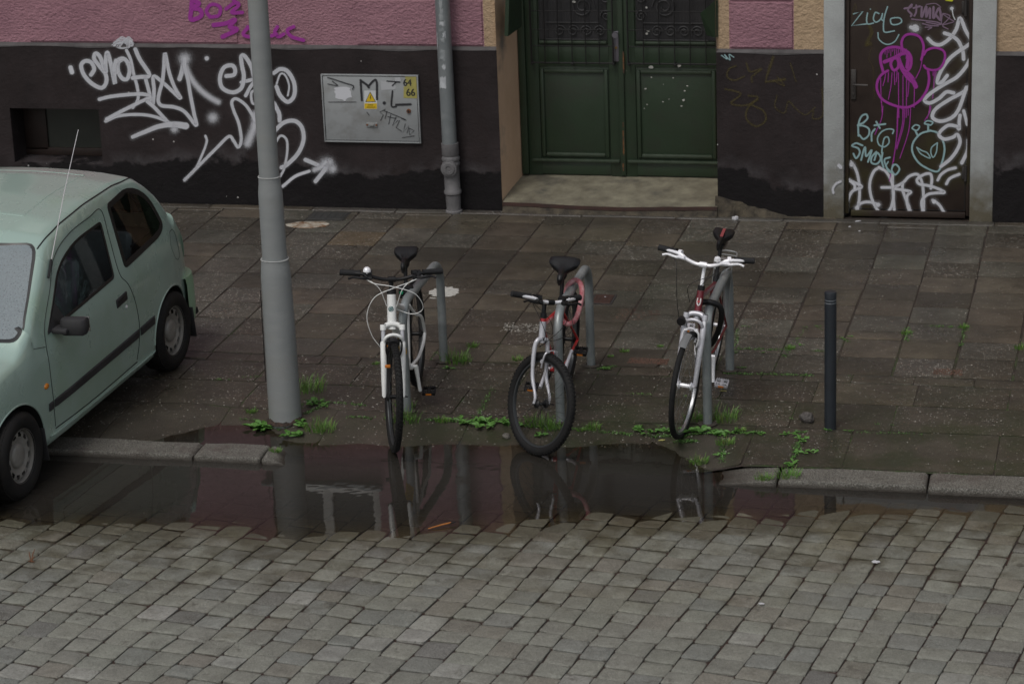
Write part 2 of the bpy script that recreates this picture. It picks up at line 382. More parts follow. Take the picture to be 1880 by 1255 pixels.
# kerb stones: one mesh per stone is not countable street furniture, the kerb is part of the street
kb = Stones(); PK = [0, .02, .06, .2, .4, .6, .8, .94, .98, 1]
def kz(x, y):
    left = smooth01((-4.90-x-.25*(y-15.2))/.16); zp = zpav(x, 15.56)-.006 if x > -4 else -.12
    if x > -4: zp -= .030*(1-smooth01((x+2.20)/.35))
    z = (-.003-.010*(x < -4))*left + zp*(1-left) - .010*(1-smooth01((x+1.75)/.25))*(x > -4)
    z += .010*mn.noise(Vector((x*9, y*9, 2)))*(1 if -6 < x < -1.7 else .35) + .004*mn.noise(Vector((x*25, y*25, 2)))
    return z
edges = [-13, -12, -11, -10, -9, -8, -7, -6.3, -5.75, -5.42, -5.05, -4.1, -3.2, -2.3, -2.02, -1.72, -1.0, -.98+1.0, 1.0, 2.0, 3.0, 4.0]
edges = [-13, -12, -11, -10, -9, -8, -7, -5.60, -5.14, -4.78, -3.9, -3.2, -2.35, -1.82, -.905, .1, 1.1, 2.1, 3.1, 4.1]
for a, b_ in zip(edges, edges[1:]):
    g = .006; yo = rng.uniform(-.01, .012)
    kb.put([(a+g, KERB_Y+yo), (b_-g, KERB_Y+yo+rng.uniform(-.01, .01)), (b_-g, KERB_Y+.235), (a+g, KERB_Y+.235)], kz, PK, .014, [.2, .2, .19, 1], round_=.01, skirt=.16)
tag(kb.mb.build('kerb', M_kerb, angle=60), 'worn granite kerb, sunk under water between the bicycles', 'kerb', kind='structure')

# puddle: thin sheet of rain water lying in the gutter, murkier where deeper
mbw, vs = sheet('', -10.5, 1.6, 12.6, 16.15, .07, lambda x, y: 0, None, '', '')
mbw.v = [Vector((p.x, p.y, WATER)) for p in mbw.v]
mbw.col = []
for p in mbw.v:
    bed = zroad(p.x, p.y) if p.y < KERB_Y else zpav(p.x, p.y); d = max(0, WATER-bed)
    if abs(p.y-KERB_Y) < .12 and -5.1 > p.x: d = max(d, .03)
    k = 1-math.exp(-d/.016); mbw.col.append([k, k, k, 1])
mw = bpy.data.materials.new('puddle water'); mw.use_nodes = True; t = mw.node_tree; N = t.nodes; L = t.links; N.clear()
at = N.new('ShaderNodeVertexColor'); at.layer_name = 'Col'
tr = N.new('ShaderNodeBsdfTransparent'); tr.inputs[0].default_value = (.80, .74, .66, 1)
df = N.new('ShaderNodeBsdfDiffuse'); df.inputs[0].default_value = (.034, .031, .027, 1)
gl = N.new('ShaderNodeBsdfGlossy'); gl.inputs['Roughness'].default_value = .015
fr = N.new('ShaderNodeFresnel'); fr.inputs[0].default_value = 1.55
m1 = N.new('ShaderNodeMixShader'); m2 = N.new('ShaderNodeMixShader'); out = N.new('ShaderNodeOutputMaterial')
L.new(at.outputs[0], m1.inputs[0]); L.new(tr.outputs[0], m1.inputs[1]); L.new(df.outputs[0], m1.inputs[2])
L.new(fr.outputs[0], m2.inputs[0]); L.new(m1.outputs[0], m2.inputs[1]); L.new(gl.outputs[0], m2.inputs[2]); L.new(m2.outputs[0], out.inputs[0])
wn = N.new('ShaderNodeTexNoise'); wn.inputs['Scale'].default_value = 3.2; wn.inputs['Detail'].default_value = 3; wb_ = N.new('ShaderNodeBump'); wb_.inputs['Distance'].default_value = .0009
wp = N.new('ShaderNodeNewGeometry'); L.new(wp.outputs['Position'], wn.inputs['Vector']); L.new(wn.outputs[0], wb_.inputs['Height'])
L.new(wb_.outputs[0], gl.inputs['Normal']); L.new(wb_.outputs[0], fr.inputs['Normal'])
tag(mbw.build('puddle', mw), 'long rain puddle in the gutter reflecting the house front', 'puddle', kind='structure')
# ------------------------------------------------------------------ building
M_pink = mat('pink roughcast render', (.36, .195, .232), .85, col2=(.26, .138, .170), ns=2.5, contrast=.5, bump=.020, bs=34, world=True, detail=5, spec=.2, stretch=(1, 1, 1.6))
M_tan = mat('ochre roughcast render', (.46, .34, .225), .85, col2=(.35, .25, .165), ns=3, contrast=.5, bump=.018, bs=30, world=True, detail=5, spec=.2)
M_reveal = mat('peach reveal paint', (.66, .47, .33), .7, col2=(.54, .37, .25), ns=3, contrast=.4, bump=.003, bs=14, world=True, col3=(.17, .16, .155), n3=1.7)
def plinth_material():
    m = bpy.data.materials.new('black plinth paint'); m.use_nodes = True; t = m.node_tree; N = t.nodes; L = t.links; b = N['Principled BSDF']
    pos = N.new('ShaderNodeNewGeometry').outputs['Position']; sp = N.new('ShaderNodeSeparateXYZ'); L.new(pos, sp.inputs[0])
    def noise(s, d=5, v=pos):
        n = N.new('ShaderNodeTexNoise'); n.inputs['Scale'].default_value = s; n.inputs['Detail'].default_value = d; n.inputs['Roughness'].default_value = .62; L.new(v, n.inputs['Vector']); return n.outputs['Fac']
    def mix(f, a, c):
        x = N.new('ShaderNodeMix'); x.data_type = 'RGBA'
        for i, v in ((0, f), (6, a), (7, c)):
            if isinstance(v, tuple): x.inputs[i].default_value = v
            elif isinstance(v, (int, float)): x.inputs[i].default_value = v
            else: L.new(v, x.inputs[i])
        return x.outputs[2]
    def rmp(f, a, c):
        r = N.new('ShaderNodeMapRange'); r.clamp = True; r.inputs[1].default_value = a; r.inputs[2].default_value = c; L.new(f, r.inputs[0]); return r.outputs[0]
    mp = N.new('ShaderNodeMapping'); mp.inputs['Scale'].default_value = (1, 1, .25); L.new(pos, mp.inputs[0])
    b.inputs['Specular IOR Level'].default_value = .18
    base = mix(rmp(noise(2.2), .35, .65), (.020, .0160, .0165, 1), (.034, .0265, .0275, 1))
    base = mix(mathn(N, L, 'MULTIPLY', rmp(noise(7, 4, mp.outputs[0]), .5, .68), .5), base, (.024, .018, .018, 1))
    # rising damp: a dark uneven tide line about knee height with a pale salt edge
    lvl = mathn(N, L, 'ADD', sp.outputs[2], mathn(N, L, 'MULTIPLY', mathn(N, L, 'SUBTRACT', noise(1.3, 6), .5), .9))
    lvl = mathn(N, L, 'ADD', lvl, mathn(N, L, 'MULTIPLY', mathn(N, L, 'SUBTRACT', noise(9, 5), .5), .10))
    damp = rmp(lvl, .36, .33); base = mix(mathn(N, L, 'MULTIPLY', damp, .85), base, (.009, .0085, .0095, 1))
    salt = mathn(N, L, 'MULTIPLY', rmp(lvl, .33, .37), rmp(lvl, .50, .37)); base = mix(mathn(N, L, 'MULTIPLY', mathn(N, L, 'MULTIPLY', salt, rmp(noise(4), .4, .65)), .55), base, (.085, .08, .085, 1))
    vo = N.new('ShaderNodeTexVoronoi'); vo.inputs['Scale'].default_value = 11; L.new(pos, vo.inputs['Vector']); sc = N.new('ShaderNodeSeparateColor'); L.new(vo.outputs['Color'], sc.inputs[0])
    fleck = mathn(N, L, 'MULTIPLY', mathn(N, L, 'LESS_THAN', vo.outputs['Distance'], .075), mathn(N, L, 'GREATER_THAN', sc.outputs[0], .82)); base = mix(fleck, base, (.45, .44, .43, 1))
    L.new(base, b.inputs['Base Color']); L.new(mathn(N, L, 'SUBTRACT', .72, mathn(N, L, 'MULTIPLY', damp, .25)), b.inputs['Roughness'])
    bp = N.new('ShaderNodeBump'); bp.inputs['Distance'].default_value = .006
    L.new(mathn(N, L, 'ADD', mathn(N, L, 'MULTIPLY', noise(45, 4), .6), mathn(N, L, 'MULTIPLY', noise(4, 4), 2.5)), bp.inputs['Height']); L.new(bp.outputs[0], b.inputs['Normal'])
    return m
M_pl = plinth_material()
M_ledge = mat('grey plinth ledge', (.10, .094, .096), .8, col2=(.05, .046, .047), ns=6, bump=.004, bs=30, world=True)
M_green = mat('dark green door paint', (.023, .041, .023), .42, col2=(.018, .032, .017), ns=3, contrast=.5, bump=.0012, bs=35, world=True, rvar=.10, col3=(.022, .032, .020), n3=5)
M_greenl = mat('weathered green moulding', (.034, .050, .032), .5, col2=(.022, .036, .020), ns=18, contrast=.3, bump=.001, bs=60, world=True)
M_black = mat('black iron', (.010, .010, .011), .5)
M_dark = mat('dark opening', (.006, .006, .007), .6)
M_glassd = mat('dark window glass', (.010, .011, .012), .06, spec=.6)
M_brown = mat('brown steel door paint', (.022, .0145, .012), .5, spec=.3, col2=(.038, .027, .022), ns=5, contrast=.4, bump=.0008, bs=40, world=True, col3=(.042, .036, .018), n3=2.2)
M_frame = mat('grey concrete door frame', (.38, .40, .40), .8, col2=(.29, .30, .30), ns=5, contrast=.5, bump=.003, bs=70, world=True)
def add_grime(m, z0, z1, col):      # splash dirt that climbs the foot of a post
    t = m.node_tree; N = t.nodes; L = t.links; b = N['Principled BSDF']; old = b.inputs['Base Color'].links[0].from_socket
    pos = N.new('ShaderNodeNewGeometry').outputs['Position']; sp = N.new('ShaderNodeSeparateXYZ'); L.new(pos, sp.inputs[0])
    n = N.new('ShaderNodeTexNoise'); n.inputs['Scale'].default_value = 9; n.inputs['Detail'].default_value = 6; L.new(pos, n.inputs['Vector'])
    k = mathn(N, L, 'ADD', sp.outputs[2], mathn(N, L, 'MULTIPLY', mathn(N, L, 'SUBTRACT', n.outputs['Fac'], .5), .7))
    mr = N.new('ShaderNodeMapRange'); mr.inputs[1].default_value = z1; mr.inputs[2].default_value = z0; L.new(k, mr.inputs[0])
    mx = N.new('ShaderNodeMix'); mx.data_type = 'RGBA'; L.new(mr.outputs[0], mx.inputs[0]); L.new(old, mx.inputs[6]); mx.inputs[7].default_value = (*col, 1); L.new(mx.outputs[2], b.inputs['Base Color'])
add_grime(M_frame, .02, .52, (.13, .115, .08))
M_framelow = mat('dirty foot of door frame', (.22, .205, .165), .85, col2=(.10, .085, .06), ns=6, contrast=.4, bump=.004, bs=50, world=True)
M_step = mat('worn stone doorstep', (.22, .205, .15), .7, col2=(.11, .098, .072), ns=7, contrast=.35, bump=.004, bs=70, world=True, col3=(.065, .06, .052), n3=2.4)
M_edge = mat('rusty step edging', (.060, .026, .020), .5, col2=(.035, .020, .017), ns=9, world=True)
M_crumble = mat('crumbling mortar', (.085, .070, .048), .9, col2=(.022, .018, .014), ns=9, contrast=.3, bump=.012, bs=30, world=True)
M_wwin = mat('white window paint', (.62, .62, .60), .5, col2=(.50, .50, .48), ns=5, world=True)
M_wood = mat('brown cellar window wood', (.024, .012, .009), .6, col2=(.014, .008, .006), ns=8, bump=.002, bs=40, world=True)
M_zinc = mat('zinc', (.24, .26, .27), .45, metal=.35, col2=(.17, .19, .20), ns=6, contrast=.5, bump=.0008, bs=30, world=True, col3=(.30, .32, .33), n3=4)
M_cast = mat('grey painted cast iron', (.16, .155, .16), .55, col2=(.11, .108, .112), ns=9, bump=.002, bs=45, world=True)
M_rust = mat('rust', (.20, .075, .03), .8, col2=(.10, .04, .02), ns=15, world=True)
M_chip = mat('paint chip', (.42, .42, .40), .8); M_orw = mat('bare orange wood', (.16, .07, .02), .8, col2=(.05, .03, .02), ns=30, contrast=.2, world=True)

# --- graffiti paint: a stroke is a ribbon of paint lying on the wall, thin and speckled towards its edge
def paint(name, col, soft=.25, dens=1.0, rough=.55):
    m = bpy.data.materials.new(name); m.use_nodes = True; t = m.node_tree; N = t.nodes; L = t.links; b = N['Principled BSDF']; out = N['Material Output']
    b.inputs['Base Color'].default_value = (*col, 1); b.inputs['Roughness'].default_value = rough
    uv = N.new('ShaderNodeUVMap'); sp = N.new('ShaderNodeSeparateXYZ'); L.new(uv.outputs[0], sp.inputs[0])
    pos = N.new('ShaderNodeNewGeometry').outputs['Position']
    n = N.new('ShaderNodeTexNoise'); n.inputs['Scale'].default_value = 190; n.inputs['Detail'].default_value = 2; L.new(pos, n.inputs['Vector'])
    n2 = N.new('ShaderNodeTexNoise'); n2.inputs['Scale'].default_value = 14; n2.inputs['Detail'].default_value = 4; L.new(pos, n2.inputs['Vector'])
    e = mathn(N, L, 'ADD', sp.outputs[0], mathn(N, L, 'MULTIPLY', mathn(N, L, 'SUBTRACT', n.outputs['Fac'], .5), soft*.9))
    mr = N.new('ShaderNodeMapRange'); mr.interpolation_type = 'SMOOTHSTEP'; mr.inputs[1].default_value = .02; mr.inputs[2].default_value = .02+soft; L.new(e, mr.inputs[0])
    k = mathn(N, L, 'MULTIPLY', mr.outputs[0], mathn(N, L, 'ADD', dens-.12, mathn(N, L, 'MULTIPLY', n2.outputs['Fac'], .2), True))
    tr = N.new('ShaderNodeBsdfTransparent'); mx = N.new('ShaderNodeMixShader'); L.new(k, mx.inputs[0]); L.new(tr.outputs[0], mx.inputs[1]); L.new(b.outputs[0], mx.inputs[2]); L.new(mx.outputs[0], out.inputs[0])
    return m
P_white = paint('white spray paint', (.62, .63, .68), .34, .94); P_fog = paint('white overspray', (.60, .61, .65), .98, .24); P_soft = paint('white fogged paint', (.62, .63, .68), 1.0, .95)
P_wcr = paint('white marker paint', (.55, .57, .60), .25); P_cyan = paint('pale blue marker paint', (.26, .40, .42), .22)
P_mag = paint('purple spray paint', (.30, .03, .28), .25); P_yel = paint('faded yellow paint', (.10, .080, .022), .7, .45)
P_mau = paint('faded mauve paint', (.22, .15, .22), .3, .85); P_blk = paint('black marker ink', (.02, .02, .024), .35, .9)
P_lem = paint('lemon paint', (.50, .50, .03), .3)
LAY = [0]
def stroke(mb, pts, wd, mi, Y, k=7, smooth=True, taper=None, halo=None, jitter=0):
    """pts in photo pixels, carried onto the wall plane Y; wd = stroke width in pixels"""
    P = catmull([(p[0], p[1]) for p in pts], k) if smooth and len(pts) > 2 else [Vector(p[:2]) for p in pts]
    if len(pts) == 1: P = [Vector(pts[0][:2])]
    n = len(P); LAY[0] += 1; base = Y-.0025-.00012*(LAY[0] % 30)
    def W3(x, y, i): q = WP(x, y, Y); return Vector((q.x, base-.000012*i, q.z))
    def cap(c, i, r, a0, a1):
        vs = [W3(c.x, c.y, i)]; m = 9
        for j in range(m+1):
            a = a0+(a1-a0)*j/m; vs.append(W3(c.x+math.cos(a)*r, c.y+math.sin(a)*r, i))
        o = mb.add(vs, [(0, j+1, j+2) for j in range(m)], mi); mb.uv[o] = (1, 0)
        for j in range(m+1): mb.uv[o+1+j] = (0, 0)
    if halo: 
        hw, hm = halo; stroke(mb, pts, hw, hm, Y, k, smooth)
    if n == 1: cap(P[0], 0, wd/2, 0, 2*math.pi); return
    ws = []
    for i in range(n):
        f = i/(n-1); r = wd/2
        if taper: r *= lerp_tab(taper, f)
        ws.append(r)
    vs = []
    for i in range(n):
        t = (P[min(n-1, i+1)]-P[max(0, i-1)]); t = Vector((t.x, t.y)).normalized() if t.length > 0 else Vector((1, 0)); nn = Vector((-t.y, t.x))*ws[i]
        vs += [W3(P[i].x+nn.x, P[i].y+nn.y, i), W3(P[i].x, P[i].y, i), W3(P[i].x-nn.x, P[i].y-nn.y, i)]
    fs = []
    for i in range(n-1):
        a = 3*i; fs += [(a, a+1, a+4, a+3), (a+1, a+2, a+5, a+4)]
    o = mb.add(vs, fs, mi)
    for i in range(n): mb.uv[o+3*i] = (0, 0); mb.uv[o+3*i+1] = (1, 0); mb.uv[o+3*i+2] = (0, 0)
    a = math.atan2((P[1]-P[0]).y, (P[1]-P[0]).x); cap(P[0], 0, ws[0], a+math.pi/2, a+3*math.pi/2)
    a = math.atan2((P[-1]-P[-2]).y, (P[-1]-P[-2]).x); cap(P[-1], n-1, ws[-1], a-math.pi/2, a+math.pi/2)
def Z(x0, y0, s, pts): return [(x0+p[0]/s, y0+p[1]/s) for p in pts]

YP, YU, YD, YS = 21.08, 21.115, 21.68, 21.14          # plinth, upper wall, green door, steel door planes
PT = 1.375
bld = thing('apartment_building', 'old town house with pink and ochre roughcast above a black plinth', 'building', (-5, 21.1, 0))
# plinth with its recesses
pl = MB()
def pwall(x0, x1, z0, z1, y=YP, mi=0): pl.wallrect(x0, x1, z0, z1, y, mi)
CX0, CX1, CZ0, CZ1 = -9.215, -8.395, .335, .82
for x0, x1, z0, z1 in [(-16, CX0, -.3, PT), (CX0, CX1, -.3, CZ0), (CX0, CX1, CZ1, PT), (CX1, -4.845, -.3, PT), (-3.01, -2.134, -.3, PT), (-.763, 5, -.3, PT)]: pwall(x0, x1, z0, z1)
# reveals of the cellar window, 0.3 m deep
d = YP+.30
pl.quad((CX0, YP, CZ0), (CX0, d, CZ0), (CX0, d, CZ1), (CX0, YP, CZ1)); pl.quad((CX1, YP, CZ0), (CX1, YP, CZ1), (CX1, d, CZ1), (CX1, d, CZ0))
pl.quad((CX0, YP, CZ1), (CX1, YP, CZ1), (CX1, d, CZ1), (CX0, d, CZ1)); pl.quad((CX0, YP, CZ0), (CX0, d, CZ0), (CX1, d, CZ0), (CX1, YP, CZ0))
# sloping ledge on top of the plinth
for x0, x1 in [(-16, -4.845), (-3.01, -2.134), (-.763, 5)]:
    pl.quad((x0, YP, PT), (x1, YP, PT), (x1, YU+.01, PT+.03), (x0, YU+.01, PT+.03), 1)
    n = int((x1-x0)/.06); 
    for i in range(n):     # trowelled uneven lip
        xa = x0+(x1-x0)*i/n; xb = x0+(x1-x0)*(i+1)/n; za = PT+.002-.016*(.5+mn.noise(Vector((xa*2.2, 0, 4)))); zb = PT+.002-.016*(.5+mn.noise(Vector((xb*2.2, 0, 4))))
        pl.quad((xa, YP-.004, za), (xb, YP-.004, zb), (xb, YP-.003, PT+.002), (xa, YP-.003, PT+.002), 1)
# ---- graffiti on the plinth (material slots follow)
PLM = [M_pl, M_ledge, P_white, P_fog, P_yel, P_cyan, P_mag, P_soft]
zA = lambda pts: Z(110, 60, 5.2276, pts)
S = lambda pts, wd, **k: stroke(pl, zA(pts), wd*(1.12 if wd < 11 else 1.5), 2 if wd < 11 else 7, YP, halo=(wd*2.2, 3), **k)
S([(300, 405), (330, 350), (300, 285), (240, 275), (205, 320), (235, 410), (310, 490), (400, 530), (445, 480), (440, 400), (380, 320), (330, 250), (345, 200), (390, 240), (440, 380), (440, 290), (455, 190), (490, 300), (530, 490), (520, 350), (540, 270)], 8)
S([(600, 255), (560, 290), (560, 370), (600, 440), (650, 440), (670, 350), (640, 270), (590, 250), (540, 290), (550, 380)], 8)
S([(640, 170), (680, 260), (710, 400), (745, 530), (750, 640), (700, 720)], 6)
S([(725, 160), (770, 260), (850, 380), (850, 420), (780, 425), (700, 435)], 8)
S([(820, 430), (850, 540), (890, 690), (905, 560), (900, 420), (990, 480), (1090, 570), (1160, 630), (1100, 520), (1050, 380), (1010, 200), (1000, 330), (985, 470), (960, 560), (945, 650), (980, 700), (1100, 715), (1200, 760), (1310, 890), (1290, 780), (1255, 600), (1230, 450), (1200, 330), (1200, 250)], 7)
S([(380, 640), (480, 615), (650, 595), (800, 590), (860, 620), (760, 670), (600, 750), (450, 830)], 7)
S([(440, 850), (560, 800), (720, 785), (860, 795), (980, 830), (1080, 880)], 6)
S([(840, 660), (920, 730), (1040, 860), (1100, 900)], 7); S([(1210, 895), (1090, 880), (950, 900), (820, 950), (700, 1000)], 9, taper=[(0, 1.5), (.4, 1.1), (1, .8)])
S([(1195, 260), (1170, 380), (1150, 445)], 9); S([(1200, 300), (1250, 420), (1340, 540), (1440, 620), (1520, 665)], 11)
S([(1200, 250)], 22); S([(1470, 815)], 19); S([(1412, 247)], 9); S([(105, 335), (118, 380)], 9); S([(1100, 920)], 16)
# the crown scribble above
for i in range(15):
    a = i*.9; S([(500+i*13, 120-30*math.sin(a)), (560+i*9, 60+20*math.cos(a)), (640+i*5, 90+25*math.sin(a*1.7))], 1.6)
S([(520, 125), (600, 150), (700, 120), (660, 95), (560, 100), (520, 125)], 3.2)
zB = lambda pts: Z(300, 60, 4.328, pts)
T = lambda pts, wd, **k: stroke(pl, zB(pts), wd*(1.12 if wd < 9 else 1.5), 2 if wd < 9 else 7, YP, halo=(wd*2.2, 3), **k)
T([(500, 345), (560, 335), (570, 290), (540, 260), (480, 280), (450, 360), (470, 440), (550, 475), (620, 440), (640, 350), (625, 260), (620, 190), (650, 190), (700, 270), (720, 350)], 8)
T([(620, 395), (720, 370)], 7); T([(655, 500), (700, 420), (760, 360), (800, 350)], 7); T([(740, 450), (700, 480), (710, 560), (760, 560)], 5)
T([(335, 820), (345, 870), (300, 990), (250, 1090), (170, 1170)], 4.5); T([(170, 1170), (280, 1060), (420, 920), (520, 825), (560, 860), (595, 910), (620, 850), (600, 720), (560, 620), (545, 550), (580, 525), (650, 570), (700, 640), (730, 700)], 6)
T([(730, 650), (725, 740), (670, 880)], 15); T([(880, 320), (930, 290), (990, 310), (1040, 400), (1040, 500), (990, 550), (930, 500), (900, 430)], 8)
T([(900, 410), (930, 330), (970, 340), (1000, 420), (990, 500)], 3.5)
T([(880, 560), (920, 640), (925, 700)], 8); T([(850, 820), (950, 720), (1040, 700), (1100, 750), (1115, 850), (1070, 960), (980, 1050), (940, 1070)], 8)
T([(880, 900), (930, 820), (980, 850), (985, 950), (960, 1080), (930, 1140)], 4.5); T([(950, 1220), (1050, 1140), (1160, 1100)], 6)
T([(1130, 1010), (1200, 1040), (1290, 1080)], 8); T([(1290, 1050)], 25); T([(1320, 1030)], 15); T([(1200, 1090), (1250, 1070), (1290, 1030)], 10); T([(1290, 1080), (1210, 1180)], 8); T([(1345, 1080)], 16)
# faded yellow scrawls right of the door
zC = lambda pts: Z(900, 0, 2.8485, pts)
Yq = lambda pts, wd=4.5, **k: stroke(pl, zC(pts), wd, 4, YP, **k)
Yq([(1285, 345), (1250, 360), (1240, 400), (1275, 420), (1330, 400)]); Yq([(1340, 330), (1360, 375), (1420, 360), (1370, 400), (1370, 430)]); Yq([(1480, 300), (1460, 360), (1440, 430), (1540, 415)], 8, smooth=False)
Yq([(1230, 465), (1310, 490), (1260, 540), (1340, 550), (1400, 510), (1350, 500)], 5); Yq([(1400, 520), (1350, 560), (1340, 620), (1390, 660), (1440, 630), (1430, 580), (1370, 550)], 5); Yq([(1500, 500), (1490, 560), (1540, 590), (1560, 530), (1600, 570), (1650, 600), (1700, 560)], 3.2); Yq([(1735, 460), (1740, 600), (1690, 620), (1690, 580)], 4); Yq([(1570, 330), (1600, 430)], 3); Yq([(1500, 400), (1540, 450), (1480, 420)], 3)
stroke(pl, zC([(1210, 290), (1240, 310), (1225, 285), (1255, 315), (1250, 285), (1275, 300)]), 2, 5, YP)
pl.build('plinth', PLM, bld, smooth=False)

# upper wall with door, window and doorway openings
up = MB(); WTOP = 11.5
def uw(x0, x1, z0, z1, mi, y=YU): up.wallrect(x0, x1, z0, z1, y, mi)
WX = [(-10.0, -9.0), (-7.07, -6.08), (.9, 1.9)]; WZ = [(2.48, 4.3), (5.6, 7.4), (8.6, 10.3)]
uw(-16, 5, WTOP-.3, WTOP, 0)
def column(x0, x1, zlo, mi, holes=()):
    z = zlo
    for a, b_ in holes: uw(x0, x1, z, a, mi); z = b_
    uw(x0, x1, z, WTOP-.3, mi)
zl = PT+.005
column(-16, -10.0, zl, 0); column(-10, -9, zl, 0, WZ); column(-9, -7.07, zl, 0); column(-7.07, -6.08, zl, 0, WZ); column(-6.08, -4.955, zl, 0)
column(-4.955, -4.845, zl, 1); column(-4.845, -3.01, 3.15, 0, [(5.6, 7.4), (8.6, 10.3)]); column(-3.01, -2.905, zl, 1); column(-2.905, -2.38, zl, 0); column(-2.38, -2.134, zl, 1)
column(-2.134, -.763, 2.42, 1); column(-.763, .9, zl, 1); column(.9, 1.9, zl, 1, WZ); column(1.9, 5, zl, 1)
# rustication: pink courses stand 12 mm proud between grooves
for x0, x1 in [(-16, -10.02), (-8.98, -7.1), (-6.05, -4.965), (-2.895, -2.39)]:
    for k in range(3):
        z0 = PT+.035+k*.43; z1 = z0+.405 if k else 1.79
        z0 = z0 if k == 0 else 1.805+(k-1)*.43; z1 = 1.785 if k == 0 else z0+.41
        up.box(((x0+x1)/2, YU-.002, (z0+z1)/2), (x1-x0, .02, z1-z0), 0, bev=.006)
# ochre courses right of the steel door
# purple lettering sprayed on the pink
zD = lambda pts: Z(0, 0, 3.0323, pts)
V = lambda pts, wd=6.5: stroke(up, zD(pts), wd*1.2, 2, YU-.013)
V([(1070, 5), (1065, 60), (1065, 110), (1120, 90), (1115, 55), (1075, 45), (1110, 20), (1070, 0)], 8)
V([(1170, 95), (1150, 60), (1180, 25), (1225, 40), (1220, 85), (1180, 95)]); V([(1260, 50), (1310, 15), (1330, 30), (1290, 70), (1350, 70)]); V([(1300, 0), (1320, 20)]); V([(1190, 140), (1260, 130), (1310, 110), (1280, 150), (1320, 165), (1240, 205)], 8); V([(1375, 160), (1355, 190), (1390, 205), (1410, 180), (1380, 150)])
V([(1440, 150), (1450, 200), (1480, 170), (1500, 200), (1540, 190)]); V([(1545, 150), (1530, 180), (1550, 205), (1580, 190)]); V([(1635, 150), (1600, 170), (1625, 205), (1690, 225)])
# yard side of the reveals of the windows, soffit and reveal of the doorway
for (x0, x1) in WX:
    for (z0, z1) in WZ:
        d = YU+.18
        up.quad((x0, YU, z0), (x0, d, z0), (x0, d, z1), (x0, YU, z1), 0); up.quad((x1, YU, z0), (x1, YU, z1), (x1, d, z1), (x1, d, z0), 0); up.quad((x0, YU, z1), (x1, YU, z1), (x1, d, z1), (x0, d, z1), 0); up.quad((x0, YU, z0), (x0, d, z0), (x1, d, z0), (x1, YU, z0), 0)
for (z0, z1) in WZ[1:]:
    x0, x1 = -4.845, -3.01; d = YU+.18
    up.quad((x0, YU, z0), (x0, d, z0), (x0, d, z1), (x0, YU, z1), 0); up.quad((x1, YU, z0), (x1, YU, z1), (x1, d, z1), (x1, d, z0), 0); up.quad((x0, YU, z0), (x0, d, z0), (x1, d, z0), (x1, YU, z0), 0); up.quad((x0, YU, z1), (x1, YU, z1), (x1, d, z1), (x0, d, z1), 0)
up.quad((-16, YU, WTOP), (5, YU, WTOP), (5, 29, WTOP), (-16, 29, WTOP), 0); up.quad((-16, YU, -.3), (-16, 29, -.3), (-16, 29, WTOP), (-16, YU, WTOP), 0); up.quad((5, YU, -.3), (5, YU, WTOP), (5, 29, WTOP), (5, 29, -.3), 0); up.quad((-16, 29, -.3), (5, 29, -.3), (5, 29, WTOP), (-16, 29, WTOP), 0)
up.build('upper_wall', [M_pink, M_tan, P_mag], bld, smooth=False)
rv = MB()
XD0, XD1, ZS = -4.785, -3.01, .165
rv.quad((-4.846, YP, -.05), (XD0, YD+.02, -.05), (XD0, YD+.02, 3.15), (-4.846, YP, 3.15))
rv.quad((XD1, YP, -.05), (XD1, YP, 3.15), (XD1+.03, YD+.02, 3.15), (XD1+.03, YD+.02, -.05)); rv.quad((-4.846, YP, 3.15), (XD1, YP, 3.15), (XD1, YD+.02, 3.15), (XD0, YD+.02, 3.15))
rv.build('door_reveal', M_reveal, bld, smooth=False)
# first-floor and ground-floor windows
def window(x0, x1, z0, z1):
    y = YU+.10; f = MB(); wx = x1-x0
    for cx, cz, dx, dz in [(x0+.04, (z0+z1)/2, .08, z1-z0), (x1-.04, (z0+z1)/2, .08, z1-z0), ((x0+x1)/2, (z0+z1)/2, .09, z1-z0-.16), ((x0+x1)/2, z0+.045, wx-.16, .09), ((x0+x1)/2, z1-.04, wx-.16, .08), (x0+.08+(wx-.25)/4, z0+(z1-z0)*.68, (wx-.25)/2, .06), (x1-.08-(wx-.25)/4, z0+(z1-z0)*.68, (wx-.25)/2, .06)]:
        f.box((cx, y, cz), (dx, .06, dz), bev=.008)
    fo = f.build('window', M_wwin, bld); g = MB(); g.box(((x0+x1)/2, y+.012, (z0+z1)/2), (wx-.05, .008, z1-z0-.05)); g.build('pane', M_glassd, fo, smooth=False)
    s_ = MB(); s_.box(((x0+x1)/2, YU-.02, z0-.025), (wx+.12, .2, .03), bev=.006); s_.build('sill', M_zinc, fo)
    c = MB(); c.box(((x0+x1)/2, y+.30, (z0+z1)/2), (wx, .02, z1-z0)); c.build('curtain', mat('grey net curtain', (.10, .10, .10), .9), fo)
for x0, x1 in WX:
    for z0, z1 in WZ: window(x0, x1, z0, z1)
for z0, z1 in WZ[1:]: window(-4.5, -3.35, z0+.02, z1-.02)
for z0, z1 in WZ[1:]:
    f = MB(); f.box((-4.673, YU+.12, (z0+z1)/2), (.344, .08, z1-z0)); f.build('window_surround', M_tan, bld); f = MB(); f.box((-3.18, YU+.12, (z0+z1)/2), (.338, .08, z1-z0)); f.build('window_surround', M_tan, bld)
# roof edge
rf = MB(); rf.box((-5.5, YU-.12, WTOP+.08), (21.3, .55, .22), bev=.03); rf.build('cornice', M_tan, bld)
